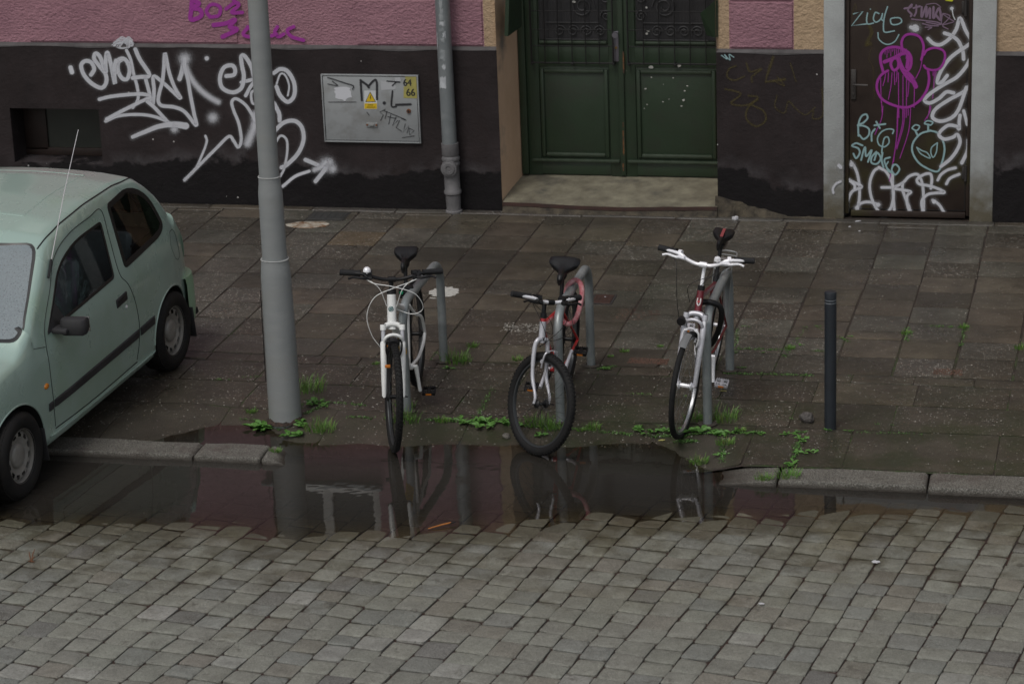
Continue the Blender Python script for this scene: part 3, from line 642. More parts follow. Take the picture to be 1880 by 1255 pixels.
# cellar window
cw = MB(); y = YP+.285
for cx, cz, dx, dz in [((CX0+CX1)/2, CZ0+.035, CX1-CX0, .07), ((CX0+CX1)/2, CZ1-.02, CX1-CX0-.004, .035), (CX0+.11, (CZ0+CZ1)/2, .21, CZ1-CZ0-.1), (CX1-.015, (CZ0+CZ1)/2, .025, CZ1-CZ0-.1)]: cw.box((cx, y, cz), (dx, .04, dz), bev=.004)
co = cw.build('cellar_window', M_wood, bld); g = MB(); g.box(((CX0+CX1)/2, y+.004, (CZ0+CZ1)/2), (CX1-CX0-.02, .008, CZ1-CZ0-.02)); g.build('pane', mat('dusty cellar glass', (.022, .026, .022), .35, col2=(.03, .034, .028), ns=6, world=True), co, smooth=False)

# ---- green double door
def rectw(px0, py0, px1, py1, Y): a = WP(px0, py0, Y); b_ = WP(px1, py1, Y); return min(a.x, b_.x), max(a.x, b_.x), min(a.z, b_.z), max(a.z, b_.z)
ZT = 2.75; XM = -3.897
dfm = MB()
dfm.box((XD0+.03, YD, 1.6), (.06, .10, 2.9-.04), bev=.006); dfm.box(((XD0+XD1)/2, YD, 3.09), (1.8, .10, .12), bev=.006); dfm.box(((XD0+XD1)/2, YD+.005, 2.40), (1.66, .08, .10), bev=.006)
dfm.box(((XD0+XD1)/2, YD+.03, 2.74), (1.66, .01, .56), 1)
dfm.build('door_frame', [M_green, M_glassd], bld)
def leaf(x0, x1, name, extra=None):
    mb = MB(); yc = YD+.01; w_ = x1-x0
    mb.box(((x0+x1)/2, yc+.012, 1.25), (w_, .035, 2.18))                                    # core board
    for cx, cz, dx, dz in [(x0+.055, 1.25, .11, 2.18), (x1-.055, 1.25, .11, 2.18), ((x0+x1)/2, .225, w_-.22, .11), ((x0+x1)/2, 1.20, w_-.22, .17), ((x0+x1)/2, 2.27, w_-.22, .13)]:
        mb.box((cx, yc-.012, cz), (dx, .032, dz), bev=.003)
    # lower panel: raised moulding frame round a field
    a, b_, c, d_ = x0+.135, x1-.135, .345, 1.075
    mb.box(((x0+x1)/2, yc-.010, (c+d_)/2), (w_-.225, .02, .86), bev=.002)
    for cx, cz, dx, dz in [(a, (c+d_)/2, .035, d_-c+.035), (b_, (c+d_)/2, .035, d_-c+.035), ((a+b_)/2, c, b_-a-.035, .035), ((a+b_)/2, d_, b_-a-.035, .035)]:
        mb.box((cx, yc-.027, cz), (dx, .030, dz), 1 if dz < .1 else 0, bev=.012)
    mb.box(((x0+x1)/2, yc-.034, .295), (w_-.06, .04, .028), 1, bev=.008)                       # weather bar
    mb.box(((x0+x1)/2, yc-.034, 1.325), (w_-.24, .035, .025), 1, bev=.008)
    if extra: extra(mb)
    o = mb.build(name, [M_green, M_greenl, M_chip, M_orw], bld)
    # glazed upper field with wire mesh and scroll work behind bars
    g = MB(); g.box(((x0+x1)/2, yc-.008, 1.77), (w_-.24, .004, .86)); g.build('pane', mat('dark wired glass', (.030, .029, .032), .3, col2=(.02, .02, .022), ns=3, world=True), o, smooth=False)
    gr = MB(); yb = yc-.075; bx0, bx1 = x0+.06, x1-.06
    zs = [1.155, 1.30, 1.44, 1.60, 1.74, 1.92, 2.08, 2.24]
    for z in zs[:]: gr.tube([(bx0, yb, z), (bx1, yb, z)], .0065 if z == zs[0] else .0042, 5)
    for i in range(7):
        xx = bx0+(bx1-bx0)*i/6; gr.tube([(xx, yb-.004, 1.14), (xx, yb-.004, 2.26)], .0075 if i in (0, 6) else .005, 5)
    for xx in (bx0, (bx0+bx1)/2, bx1): gr.box((xx, yb+.035, 1.15), (.022, .09, .022), bev=.004)
    gr.build('grille', M_black, o)
    sc = MB(); ys = yc-.02
    def spiral(cx, cz, r, s=1, turns=1.6):
        P = []
        for i in range(26):
            f = i/25; a = f*turns*2*math.pi; rr = r*(1-f*.78); P.append((cx+s*rr*math.cos(a), ys, cz+rr*math.sin(a)))
        sc.tube(P, .0055, 5)
    for i in range(4): spiral(x0+.30+i*.115, 1.42, .050, 1 if i < 2 else -1)
    sg = 1 if name == 'door_leaf' and x0 < -4 else -1; cxm = (x0+x1)/2+sg*.09
    spiral(cxm, 1.63, .105, sg, 2); spiral(cxm+sg*.20, 1.70, .05, sg); spiral(cxm+sg*.20, 1.55, .05, -sg); sc.tube([(x0+.18, ys, 1.345), (x1-.18, ys, 1.345)], .006, 5); sc.tube([(x0+.18, ys, 1.49), (x1-.18, ys, 1.49)], .005, 5)
    for i in range(24):
        xx = x0+.14+(w_-.28)*i/23; sc.tube([(xx, ys+.010, 1.36), (xx, ys+.010, 2.18)], .0011, 3)
    for i in range(20):
        zz = 1.37+i*.04; sc.tube([(x0+.13, ys+.011, zz), (x1-.13, ys+.011, zz)], .0011, 3)
    sc.build('scrollwork', mat('dull iron scroll', (.045, .045, .048), .5), o)
    return o
def chips(ch):      # flaked spots and bare wood on the right leaf, part of its surface
    rr = random.Random(3)
    for px, py, s_ in [(1187, 62, 4), (1190, 57, 3), (1195, 124, 5), (1247, 121, 4), (1185, 163, 2.4), (1196, 142, 1.8), (1236, 143, 2), (1262, 158, 2), (1257, 167, 2.2), (1255, 184, 3.6), (1251, 195, 2.4), (1217, 187, 1.8), (1188, 192, 1.8), (1183, 199, 1.2), (1054, 3, 4), (1187, 14, 3), (1218, 155, 1), (1228, 182, 1.2), (1150, 130, 1)]:
        c = WP(px, py, YD-.031); k = s_/215; n = 7; vs = [(c.x+k*rr.uniform(.5, 1.1)*math.cos(6.283*j/n), YD-.0315, c.z+k*rr.uniform(.35, .8)*math.sin(6.283*j/n)) for j in range(n)]; ch.add(vs, [tuple(range(n))], 2)
    for py, ln in [(95, 40), (225, 8), (240, 45), (300, 14)]:
        c = WP(1144.5, py, YD-.04); k = ln/215; ch.box((c.x-.002, YD-.0385, c.z-k/2), (.012, .001, k), 3)
lf = leaf(XD0+.06, XM-.004, 'door_leaf'); rl = leaf(XM+.004, XD1+.03, 'door_leaf', chips)
ov = MB(); ov.box((XM-.005, YD-.028, 1.25), (.045, .018, 2.16), bev=.004); ov.build('astragal', M_green, lf)
h = rectw(1127, 62, 1136, 108, YD-.03); hp = MB(); hp.box(((h[0]+h[1])/2, YD-.036, (h[2]+h[3])/2), (.042, .008, .26), bev=.003); hp.tube([((h[0]+h[1])/2, YD-.04, 1.40), ((h[0]+h[1])/2, YD-.085, 1.40)], [.022, .026], 12); hp.tube([((h[0]+h[1])/2, YD-.04, 1.285), ((h[0]+h[1])/2, YD-.05, 1.285)], .011, 8, 1)
hp.build('handle_plate', [mat('worn steel', (.20, .19, .22), .4, metal=.7, world=True), mat('brass', (.25, .16, .05), .4, metal=.8)], lf)
# folded shutters at the jambs
sh = MB(); a = WP(925, 0, 21.02); 
def slabq(P, th, mi=0):
    P = [Vector(p) for p in P]; n = (P[1]-P[0]).cross(P[2]-P[0]).normalized()*th; vs = P+[p+n for p in P]; sh.add(vs, [(0, 1, 2, 3), (7, 6, 5, 4), (0, 4, 5, 1), (1, 5, 6, 2), (2, 6, 7, 3), (3, 7, 4, 0)], mi)
pA = [WP(928, -4, 21.06), WP(926, 66, 21.06), WP(951, 48, 21.30), WP(951, -4, 21.30)]
slabq([(p.x, p.y, p.z) for p in pA[:2]] + [(p.x, p.y, p.z) for p in pA[2:]], .035)
sh.build('shutter', M_green, bld, smooth=False)
sh = MB(); pB = [WP(1318, 0, 21.10), WP(1291, 24, 21.30), WP(1303, 64, 21.25), WP(1318, 68, 21.10)]; slabq([tuple(p) for p in pB], .03); sh.build('shutter', M_green, bld, smooth=False)

# doorstep
st = MB(); n = 26
def stp(x, y): f = (y-21.03)/(YD-.02-21.03); return .083+f*(ZS-.083-.01) - .022*math.exp(-((x+3.9)/.55)**2)*(1-f) + .004*mn.noise(Vector((x*6, y*9, 1)))
xs_ = [-4.83+1.82*i/n for i in range(n+1)]; ys_ = [21.035+(YD+.02-21.035)*j/8 for j in range(9)]
vs = [(x, y, stp(x, y)) for y in ys_ for x in xs_]; st.add(vs, [(j*(n+1)+i, j*(n+1)+i+1, (j+1)*(n+1)+i+1, (j+1)*(n+1)+i) for j in range(8) for i in range(n)], 0)
st.box((-3.92, 21.3, .0), (1.80, .5, .10), 0)
for i in range(n):
    x0, x1 = xs_[i], xs_[i+1]; z0, z1 = stp(x0, 21.035), stp(x1, 21.035); st.quad((x0, 21.03, z0+.001), (x1, 21.03, z1+.001), (x1, 21.036, z1), (x0, 21.036, z0), 1); st.quad((x0, 21.028, z0-.03), (x1, 21.028, z1-.03), (x1, 21.03, z1+.001), (x0, 21.03, z0+.001), 1)
    w0 = .012*mn.noise(Vector((x0*5, 2, 0))); w1 = .012*mn.noise(Vector((x1*5, 2, 0)))
    st.quad((x0, 20.965+w0, -.03), (x1, 20.965+w1, -.03), (x1, 21.03+w1, z1-.034), (x0, 21.03+w0, z0-.034), 2)
st.build('doorstep', [M_step, M_edge, M_crumble], bld, smooth=False)
cr = MB(); n = 40
for i in range(n):       # broken mortar at the foot of the wall right of the step
    x0 = -3.03+1.0*i/n; x1 = -3.03+1.0*(i+1)/n
    hh = lambda x: max(.004, .17*(1-(x+3.03)/.62)*(1 if x < -2.45 else 0)+.02*mn.noise(Vector((x*14, 0, 3))))
    dd = lambda x: .05+.03*mn.noise(Vector((x*9, 4, 3)))
    cr.quad((x0, YP-dd(x0), .0), (x1, YP-dd(x1), .0), (x1, YP-.012, hh(x1)), (x0, YP-.012, hh(x0))); cr.quad((x0, YP-.012, hh(x0)), (x1, YP-.012, hh(x1)), (x1, YP+.01, hh(x1)), (x0, YP+.01, hh(x0)))
cr.build('broken_mortar', M_crumble, bld, smooth=False)

# ---- steel door and its concrete frame
fr_ = MB()
def post(x0, x1, z1, mi=0):
    fr_.box(((x0+x1)/2, YP-.002+.05, z1/2-.02), (x1-x0, .12, z1+.04), 0, bev=.008)
post(-2.134, -1.968, 2.42); post(-.949, -.763, 2.42); fr_.box((-1.4485, YP+.048, 2.34), (1.015, .12, .16), bev=.006)
FRM = [M_frame, M_framelow, P_white, P_fog]
zE = lambda pts: Z(1510, 190, 5.976, pts)
F = lambda pts, wd=4.6: stroke(fr_, zE(pts), wd*1.1, 2, YP-.018, halo=(wd*2.2, 3))
F([(180, 680), (200, 700)], 7); F([(120, 980), (115, 930), (150, 880), (200, 855)])
fr_.build('door_surround', FRM, bld)
sd_ = MB(); x0, x1 = -1.966, -.951
sd_.box((-1.9485, YS-.004, 1.15), (.035, .05, 2.24), bev=.004); sd_.box((-.965, YS-.004, 1.15), (.028, .05, 2.24), bev=.004); sd_.box((-1.4485, YS-.004, 2.25), (.93, .05, .03)); sd_.box((-1.4485, YS-.004, .035), (.93, .05, .05), bev=.004)
sd_.box((-1.450, YS+.004, 1.15), (.955, .035, 2.17), bev=.003)
sd_.box((-1.9235, YS-.0145, 1.15), (.004, .004, 2.1)); sd_.box((-1.450, YS-.0145, .072), (.93, .003, .005), 1); sd_.box((-.990, YS-.0148, 1.15), (.005, .003, 2.15), 1)
SDM = [M_brown, M_dark, P_white, P_fog, P_cyan, P_mag, P_mau, P_yel, P_lem, P_wcr]
YF = YS-.0135
zF = lambda pts: Z(1540, 0, 5.977, pts)
def D(pts, wd, mi=2, z=zF, halo=True, **k): stroke(sd_, z(pts), wd, mi, YF, halo=(wd*2.4, 3) if halo and mi == 2 else None, **k)
# big white letters down the hinge side
D([(980, 425), (1040, 480), (1120, 490), (1220, 420), (1290, 320), (1330, 200), (1390, 330), (1450, 450), (1400, 510), (1320, 560), (1210, 650), (1120, 780), (1080, 900), (1130, 900), (1190, 830)], 8)
D([(1160, 365), (1230, 390), (1310, 450), (1360, 560), (1370, 650)], 8); D([(1440, 650), (1390, 740), (1290, 850), (1150, 930), (1000, 1030), (940, 1100), (1000, 1130), (1100, 1080), (1180, 1010), (1260, 1020)], 8)
D([(1475, 890), (1380, 1000), (1200, 1100), (1060, 1200), (1030, 1290), (1120, 1330), (1240, 1290), (1320, 1190), (1400, 960)], 8)
D([(1240, 95)], 8, taper=None); D([(1245, 110), (1255, 170), (1275, 215)], 2.2, 9); D([(840, 310)], 17); D([(790, 300), (860, 320)], 8)
D([(1550, 80), (1590, 230)], 7, z=zE); D([(1510, 130), (1500, 200), (1500, 280), (1470, 250), (1380, 240), (1300, 300), (1280, 350), (1340, 390), (1430, 370), (1480, 340), (1510, 420), (1470, 520), (1400, 610), (1300, 690)], 7.5, z=zE)
D([(1600, 400), (1590, 520), (1530, 650)], 8, z=zE)
# bottom line of letters
for pts in ([(170, 680), (230, 770), (300, 840), (430, 910), (330, 960), (280, 1060), (260, 1180)], [(200, 855), (290, 845), (350, 890), (355, 930)], [(310, 640), (350, 690), (385, 780), (405, 900), (405, 1040), (380, 1160)],
            [(385, 1130), (430, 1090), (520, 1080), (620, 1110)], [(620, 700), (560, 750), (520, 870), (530, 1000), (570, 1110), (640, 1210), (700, 1210), (760, 1120), (780, 980), (760, 860), (700, 750), (620, 700)],
            [(770, 770), (770, 900), (780, 1050), (790, 1190)], [(650, 920), (780, 915), (880, 870), (950, 800), (1030, 775), (1070, 810), (1100, 900), (1110, 1050), (1110, 1200)], [(880, 880), (880, 950), (920, 1060), (950, 1130), (970, 1210)],
            [(800, 935), (900, 950), (970, 970), (930, 1010), (930, 1100), (960, 1200)], [(1190, 930), (1200, 830), (1180, 770), (1110, 780), (1040, 830), (1060, 880), (1160, 900), (1260, 930), (1340, 975), (1240, 980), (1150, 1000), (1090, 1070), (1100, 1180)],
            [(1210, 1060), (1280, 1110), (1350, 1220)], [(1265, 840), (1300, 780), (1370, 730), (1460, 705)], [(1360, 880), (1400, 820), (1500, 775)]):
    D(pts, 6.2, z=zE)
for p in ((320, 670), (380, 1145), (610, 1110), (1225, 1075)): D([p], 10, z=zE)
# ZIOLO with a smile, pale blue
C_ = lambda pts, wd=2.9, z=zF, **k: D(pts, wd, 4, z, **k)
C_([(160, 155), (265, 125), (140, 285), (300, 265)], smooth=False); C_([(315, 145), (305, 220), (320, 265), (380, 255)]); C_([(347, 102)], 3); C_([(440, 150), (400, 140), (380, 210), (410, 245), (460, 210), (480, 150), (470, 210), (490, 230)]); C_([(535, 75), (500, 190), (490, 310), (510, 355), (610, 340)]); C_([(620, 195), (570, 210), (580, 265), (640, 270), (690, 240), (670, 200), (610, 195)]); C_([(430, 360), (440, 430), (500, 480), (560, 485), (620, 450), (660, 380)], 2.6)
# BIG SMOKO and the little face with antennae
B_ = lambda pts, wd=3.8: C_(pts, wd, zE)
B_([(395, 355), (395, 230), (430, 140), (480, 120), (495, 160), (450, 210), (385, 240), (450, 245), (510, 280), (505, 350), (450, 390), (405, 345)]); B_([(540, 410), (540, 330), (575, 280)]); B_([(570, 240), (690, 225)]); B_([(590, 200), (630, 270)]); B_([(770, 330), (780, 290), (720, 280), (650, 310), (605, 380), (620, 450), (680, 475), (730, 430), (720, 370), (680, 380), (660, 460), (650, 540)], 3)
B_([(440, 460), (370, 435), (325, 465), (390, 490), (410, 540), (370, 600), (340, 550)]); B_([(425, 620), (450, 520), (470, 480), (480, 580), (540, 510), (500, 640)]); B_([(590, 530), (540, 590), (540, 650), (600, 660), (640, 600), (600, 540), (570, 620)]); B_([(660, 540), (650, 620), (670, 700)]); B_([(740, 590), (680, 620), (720, 740)]); B_([(720, 640), (700, 690), (760, 760), (720, 740)], 3); B_([(780, 670), (760, 730), (800, 780), (845, 720), (810, 670), (770, 680)])
B_([(1180, 300), (1080, 330), (1000, 420), (985, 520), (1040, 630), (1130, 700), (1260, 745), (1310, 650), (1340, 500), (1310, 380), (1260, 320), (1180, 295)], 4); B_([(1160, 300), (1160, 230)], 4); B_([(1165, 230), (1120, 220), (1150, 190), (1210, 205), (1190, 235), (1160, 230)], 3); B_([(1045, 350), (1020, 300)], 4); B_([(1020, 295), (985, 270), (1020, 235), (1065, 250), (1045, 290), (1015, 295)], 3)
B_([(1035, 480), (1080, 550), (1180, 600), (1150, 540), (1090, 515), (1035, 480)], 2.6); B_([(1260, 430), (1200, 480), (1190, 540), (1215, 590), (1250, 530), (1262, 430)], 2.6)
# purple balloon figure and its drips
Mg = lambda pts, wd=4.6, z=zF: D(pts, wd, 5, z)
Mg([(700, 560), (690, 460), (730, 390), (810, 375), (890, 410), (930, 500), (920, 600), (905, 655)], 5.5); Mg([(935, 600), (970, 550), (1060, 525), (1150, 560), (1165, 640), (1120, 740), (1040, 770), (960, 750), (935, 720)], 5)
Mg([(980, 770), (990, 880), (960, 1000), (880, 1110), (760, 1175), (620, 1160), (480, 1090), (420, 980), (430, 880), (480, 810), (540, 775)], 5.5)
Mg([(490, 800), (460, 680), (465, 590), (530, 530), (640, 520), (740, 560), (790, 620), (790, 720), (750, 780), (700, 760)], 6); Mg([(500, 680), (600, 640), (720, 580), (760, 620), (750, 740)], 8); Mg([(600, 640), (570, 700), (600, 770), (650, 740), (650, 650), (600, 640)], 6); Mg([(650, 640), (690, 740), (760, 850), (820, 900), (845, 950)], 10); Mg([(740, 790), (800, 850), (840, 940)], 9)
for i in range(13): xx = 490+i*21; Mg([(xx, 540), (xx-4, 560+(i*37) % 90)], 1.6)
for xx, y0, y1, dx in [(460, 860, 1130, 6), (515, 790, 940, -30), (545, 800, 900, -5), (585, 800, 1090, -40), (610, 790, 930, 5), (640, 780, 900, -10), (655, 800, 1290, 5), (705, 830, 1300, -2), (745, 860, 1290, -6), (770, 900, 1060, -14), (830, 950, 1180, -4), (915, 655, 860, -70), (1050, 770, 1080, -20), (1065, 770, 860, 0), (1035, 770, 830, 0), (1000, 1160, 1300, -30), (470, 1080, 1250, 8)]:
    D([(xx, y0), (xx+dx*.3, (y0+y1)/2), (xx+dx, y1)], 1.9, 5)
for xx, y1, dx in [(665, 340, -90), (830, 640, -50), (890, 480, -80), (905, 500, -90), (970, 600, -120), (860, 60, 10), (940, 130, 0), (825, 850, -90), (1190, 190, -70)]: D([(xx, 30), (xx+dx*.2, y1*.5), (xx+dx, y1)], 1.8, 5, zE)
# mauve block tag, lemon blob, faded scrawl
Mv = lambda pts, wd=4.5: D(pts, wd, 6)
Mv([(720, 95), (790, 80), (800, 50), (760, 110), (800, 160), (790, 180)]); Mv([(850, 60), (850, 130), (830, 175)]); Mv([(820, 90), (890, 70)]); Mv([(910, 80), (910, 190), (960, 70), (960, 190), (1000, 90), (1000, 200)], 5); Mv([(1040, 80), (1040, 200), (1100, 90), (1120, 220), (1060, 160)], 5.5); Mv([(1140, 150), (1130, 270), (1220, 180), (1140, 150), (1220, 210), (1260, 240), (1140, 280), (1200, 320)], 2.4); Mv([(800, 210), (930, 225), (1080, 245), (1110, 270), (960, 245)], 3); Mv([(920, 260), (1000, 280), (1090, 285)], 3); Mv([(950, 300), (1020, 300), (980, 325)], 2.5); Mv([(960, 50), (1060, 40), (1120, 80)], 2)
D([(1180, -5), (1240, 2)], 6, 8); D([(340, 290), (360, 370), (300, 490), (350, 480)], 10, 7); D([(370, 500), (330, 650), (380, 760), (390, 1100)], 1.5, 7); D([(140, 190), (180, 50), (200, 100)], 2, 7)
so_ = sd_.build('steel_door', SDM, bld); tag(so_, 'brown steel side door covered in graffiti')
hd = MB(); c = WP(1567, 155, YS-.02)
hd.box((c.x, YS-.022, c.z), (.042, .014, .25), bev=.006); hd.tube([(c.x, YS-.03, c.z+.01), (c.x, YS-.075, c.z+.01), (c.x+.02, YS-.085, c.z+.01), (c.x+.12, YS-.085, c.z+.008)], .009, 8); hd.tube([(c.x, YS-.03, c.z-.07), (c.x, YS-.042, c.z-.07)], .011, 8)
hd.build('handle', mat('dark bronze handle', (.075, .068, .065), .4, metal=.5), so_)
for py in (14, 318):
    c = WP(1773, py, YS-.02); hg = MB(); hg.tube([(c.x, YS-.03, c.z-.065), (c.x, YS-.03, c.z+.065)], .012, 10); hg.box((c.x-.012, YS-.018, c.z), (.04, .012, .1), bev=.003); hg.build('hinge', mat('sooty hinge', (.03, .027, .026), .5), so_)

# ------------------------------------------------------------------ electricity cabinet in the plinth
cabM = mat('grey cabinet enamel', (.30, .315, .325), .55, col2=(.25, .262, .27), ns=4, contrast=.5, bump=.0008, bs=30, world=True, col3=(.22, .225, .225), n3=6)
x0, x1, z0, z1 = -6.36, -5.533, .583, 1.15
cab = thing('electricity_cabinet', 'flat grey electricity cabinet set in the black plinth, numbered 64 66', 'electrical cabinet', ((x0+x1)/2, YP, z0))
f = MB()
for cx, cz, dx, dz in [(x0-.004, (z0+z1)/2, .011, z1-z0+.020), (x1+.004, (z0+z1)/2, .011, z1-z0+.020), ((x0+x1)/2, z0-.004, x1-x0-.004, .011), ((x0+x1)/2, z1+.004, x1-x0-.004, .011)]: f.box((cx, YP-.012, cz), (dx, .03, dz), bev=.002)
f.box(((x0+x1)/2, YP-.004, (z0+z1)/2), (x1-x0, .01, z1-z0), 1); f.build('frame', [cabM, M_dark], cab)
dr = MB(); dr.box(((x0+x1)/2, YP-.014, (z0+z1)/2), (x1-x0-.014, .018, z1-z0-.014), 0, bev=.003)
YC = YP-.0235
zG = lambda pts: Z(560, 0, 2.9875, pts)
K = lambda pts, wd=3, mi=1, **k: stroke(dr, zG(pts), wd, mi, YC, **k)
K([(125, 425), (160, 435), (220, 455), (265, 470), (262, 490)], 2.5); K([(125, 460), (180, 470), (150, 445)], 2); K([(130, 560), (280, 560)], 1.5); K([(305, 440), (312, 550)], 5); K([(310, 445), (345, 470), (350, 480)], 5); K([(345, 475), (390, 440), (395, 545)], 5); K([(480, 500), (475, 580), (500, 585)], 4); K([(500, 575), (580, 572)], 5); K([(435, 565)], 8); K([(480, 470), (500, 450)], 3); K([(450, 445), (520, 450)], 3)
for pts in ([(440, 600), (410, 615), (430, 630), (415, 660)], [(450, 610), (440, 650)], [(430, 605), (550, 655)], [(470, 630), (460, 680)], [(500, 640), (480, 690), (510, 660)], [(520, 660), (500, 700), (530, 720)], [(550, 680), (540, 725), (570, 690), (560, 730)], [(575, 705), (600, 715), (575, 740), (570, 700)], [(455, 640), (500, 650)], [(530, 650), (555, 660)], [(535, 755), (600, 745)], [(340, 615), (352, 632)]): K(pts, 1.6, smooth=False)
dr_o = dr.build('door', [cabM, P_blk], cab)
# torn sticker, paper, number plates
st_ = MB(); rr = random.Random(5)
def blob(mb, px, py, w_, h_, mi, Y, n=16, j=.25):
    c = WP(px, py, Y); s_ = 1/209; vs = [(c.x+w_*s_/2*(1+rr.uniform(-j, j))*math.cos(6.283*i/n), Y, c.z+h_*s_/2*(1+rr.uniform(-j, j))*math.sin(6.283*i/n)) for i in range(n)]; mb.add(vs, [tuple(range(n))], mi)
blob(st_, 628, 173, 31, 24, 0, YC-.0011); blob(st_, 628, 163, 32, 7, 0, YC-.0013, j=.1)
st_.build('torn_sticker', mat('white paper', (.55, .56, .60), .8), dr_o, smooth=False); st_ = MB()
st_.quad(*[tuple(WP(a, b_, YC-.001)) for a, b_ in ((700, 166), (727, 164), (725, 150), (699, 149))], 1); st_.quad(*[tuple(WP(a, b_, YC-.0014)) for a, b_ in ((725, 150), (736, 150), (735, 142), (725, 143))], 1)
st_.m = [0]*len(st_.m); st_.build('faded_sticker', mat('faded paper', (.40, .41, .43), .8), dr_o, smooth=False)
def text(body, c, size, m, parent, name, th=.0004, sx=1.0, bold=0.0, spacing=1.0):
    cu = bpy.data.curves.new('t', 'FONT'); cu.body = body; cu.size = size; cu.extrude = th; cu.align_x = 'CENTER'; cu.align_y = 'CENTER'; cu.offset = bold; cu.space_character = spacing
    o = bpy.data.objects.new('t', cu); scn.collection.objects.link(o); bpy.context.view_layer.update()
    me = bpy.data.meshes.new_from_object(o.evaluated_get(bpy.context.evaluated_depsgraph_get())); bpy.data.objects.remove(o)
    mb = MB(); RM = Matrix.Translation(c) @ Matrix.Rotation(R(90), 4, 'X') @ Matrix.Diagonal((sx, 1, 1, 1)); mb.add([RM @ v.co for v in me.vertices], [tuple(p.vertices) for p in me.polygons]); return mb.build(name, m, parent, smooth=False)
npl = MB(); npM = mat('yellow stencil patch', (.38, .34, .09), .7, col2=(.28, .26, .09), ns=8, world=True)
q_ = lambda a, b_, c, d_, Y: [tuple(WP(*p, Y)) for p in (a, b_, c, d_)]
npl.quad(*q_((741, 180), (766, 181), (765, 159), (741, 159), YC-.0012)); npl.quad(*q_((745, 161), (765, 161), (764, 141), (744, 140), YC-.0016)); npo = npl.build('number_plate', npM, dr_o, smooth=False)
inkM = mat('black stencil ink', (.02, .02, .02), .7)
for dx_ in (0, .004): text('64', WP(747.5, 152.5, YC-.0022)+Vector((dx_, -dx_*.05, 0)), .084, inkM, dr_o, 'stencil_number', sx=.9); text('66', WP(753.5, 170.5, YC-.0028)+Vector((dx_, -dx_*.05, 0)), .088, inkM, dr_o, 'stencil_number', sx=.9)
wsn = MB(); wsn.quad(*q_((668.5, 200.5), (692.5, 200.5), (692.5, 166.5), (668.5, 166.5), YC-.0014), 0); wsn.quad(*q_((669, 200), (692, 200), (692, 190), (669, 190), YC-.002), 1)
T0, T1, T2 = (WP(670.5, 187.5, YC-.002), WP(690.5, 187.5, YC-.002), WP(679.5, 168.5, YC-.002)); wsn.add([T0, T1, T2], [(0, 1, 2)], 2); cc = (T0+T1+T2)/3
wsn.add([cc+(p-cc)*.84+Vector((0, -.0004, 0)) for p in (T0, T1, T2)], [(0, 1, 2)], 1)
bz = [(.004, .030), (-.008, .004), (.000, .005), (-.005, -.014), (.008, .009), (.000, .008), (.008, .028)]; wsn.add([(cc.x+a, YC-.0029, cc.z+b_) for a, b_ in bz], [(0, 1, 2, 5, 6), (2, 3, 4, 5)], 2)
wo_ = wsn.build('warning_sign', [mat('sign white', (.55, .57, .58), .4), mat('sign yellow', (.62, .42, .015), .4), mat('sign black', (.02, .02, .02), .4)], cab, smooth=False)
tl = MB()
for k in range(2):
    c = WP(680.5, 193+k*4, YC-.0026)
    for i in range(5 if k == 0 else 8): tl.box((c.x-.030+i*.0095+(.009 if k == 0 else 0), YC-.0026, c.z), (.006, .0006, .0085))
tl.build('lettering', mat('sign lettering', (.10, .07, .01), .5), wo_, smooth=False)
lk = MB(); c = WP(750.5, 204, YC); lk.tube([(c.x, YC, c.z), (c.x, YC-.012, c.z)], [.020, .018], 16); lk.tube([(c.x, YC-.012, c.z), (c.x, YC-.015, c.z)], .009, 10, 1); lk.build('lock', [M_rust, M_dark], cab)
lt = MB(); c = WP(683, 229, YC); lt.box((c.x, YC-.004, c.z), (.10, .008, .042), bev=.003); lt.box((c.x, YC-.012, c.z), (.04, .012, .02), bev=.003)
for s_ in (-1, 1): lt.tube([(c.x+s_*.04, YC-.006, c.z), (c.x+s_*.04, YC-.012, c.z)], .009, 8, 1)
lt.build('latch', [cabM, M_rust], cab)

# ------------------------------------------------------------------ downpipe
dpx = -5.272; dp = thing('downpipe', 'zinc rainwater downpipe with torn paper scraps beside the green door', 'drainpipe', (dpx, YP-.085, 0))
p = MB(); yy = YP-.085
p.tube([(dpx+.012, yy, .55), (dpx+.004, yy, 1.5), (dpx+.003, yy, 3.2), (dpx, yy, 7), (dpx, yy, WTOP-.1)], .062, 20); p.lathe([(.062, .0), (.066, .004), (.066, .018), (.062, .022)], Matrix.Translation((dpx, yy, 1.96)), 20)
p.build('pipe', M_zinc, dp)
p = MB(); p.lathe([(.064, .60), (.072, .60), (.072, .50), (.067, .49), (.076, .475), (.076, .455), (.068, .44), (.074, .43), (.074, .41), (.066, .40), (.066, .20), (.074, .19), (.074, .165), (.064, .155), (.060, .02), (.072, .015), (.072, -.03)], Matrix.Translation((dpx, yy, 0)) @ Matrix.Translation((.024, 0, 0)) @ Matrix.Rotation(R(-1), 4, 'Y'), 24)
p.build('cast_foot', M_cast, dp)
c = Vector((dpx+.014, yy-.066, .395)); p = MB(); p.lathe([(0, .02), (.022, .019), (.026, .026), (.05, .026), (.055, .019), (.068, .017), (.070, -.03)], Matrix.Translation(c) @ Matrix.Rotation(R(90), 4, 'X'), 28); p.build('inspection_cap', M_cast, dp)
p = MB(); rr = random.Random(9)
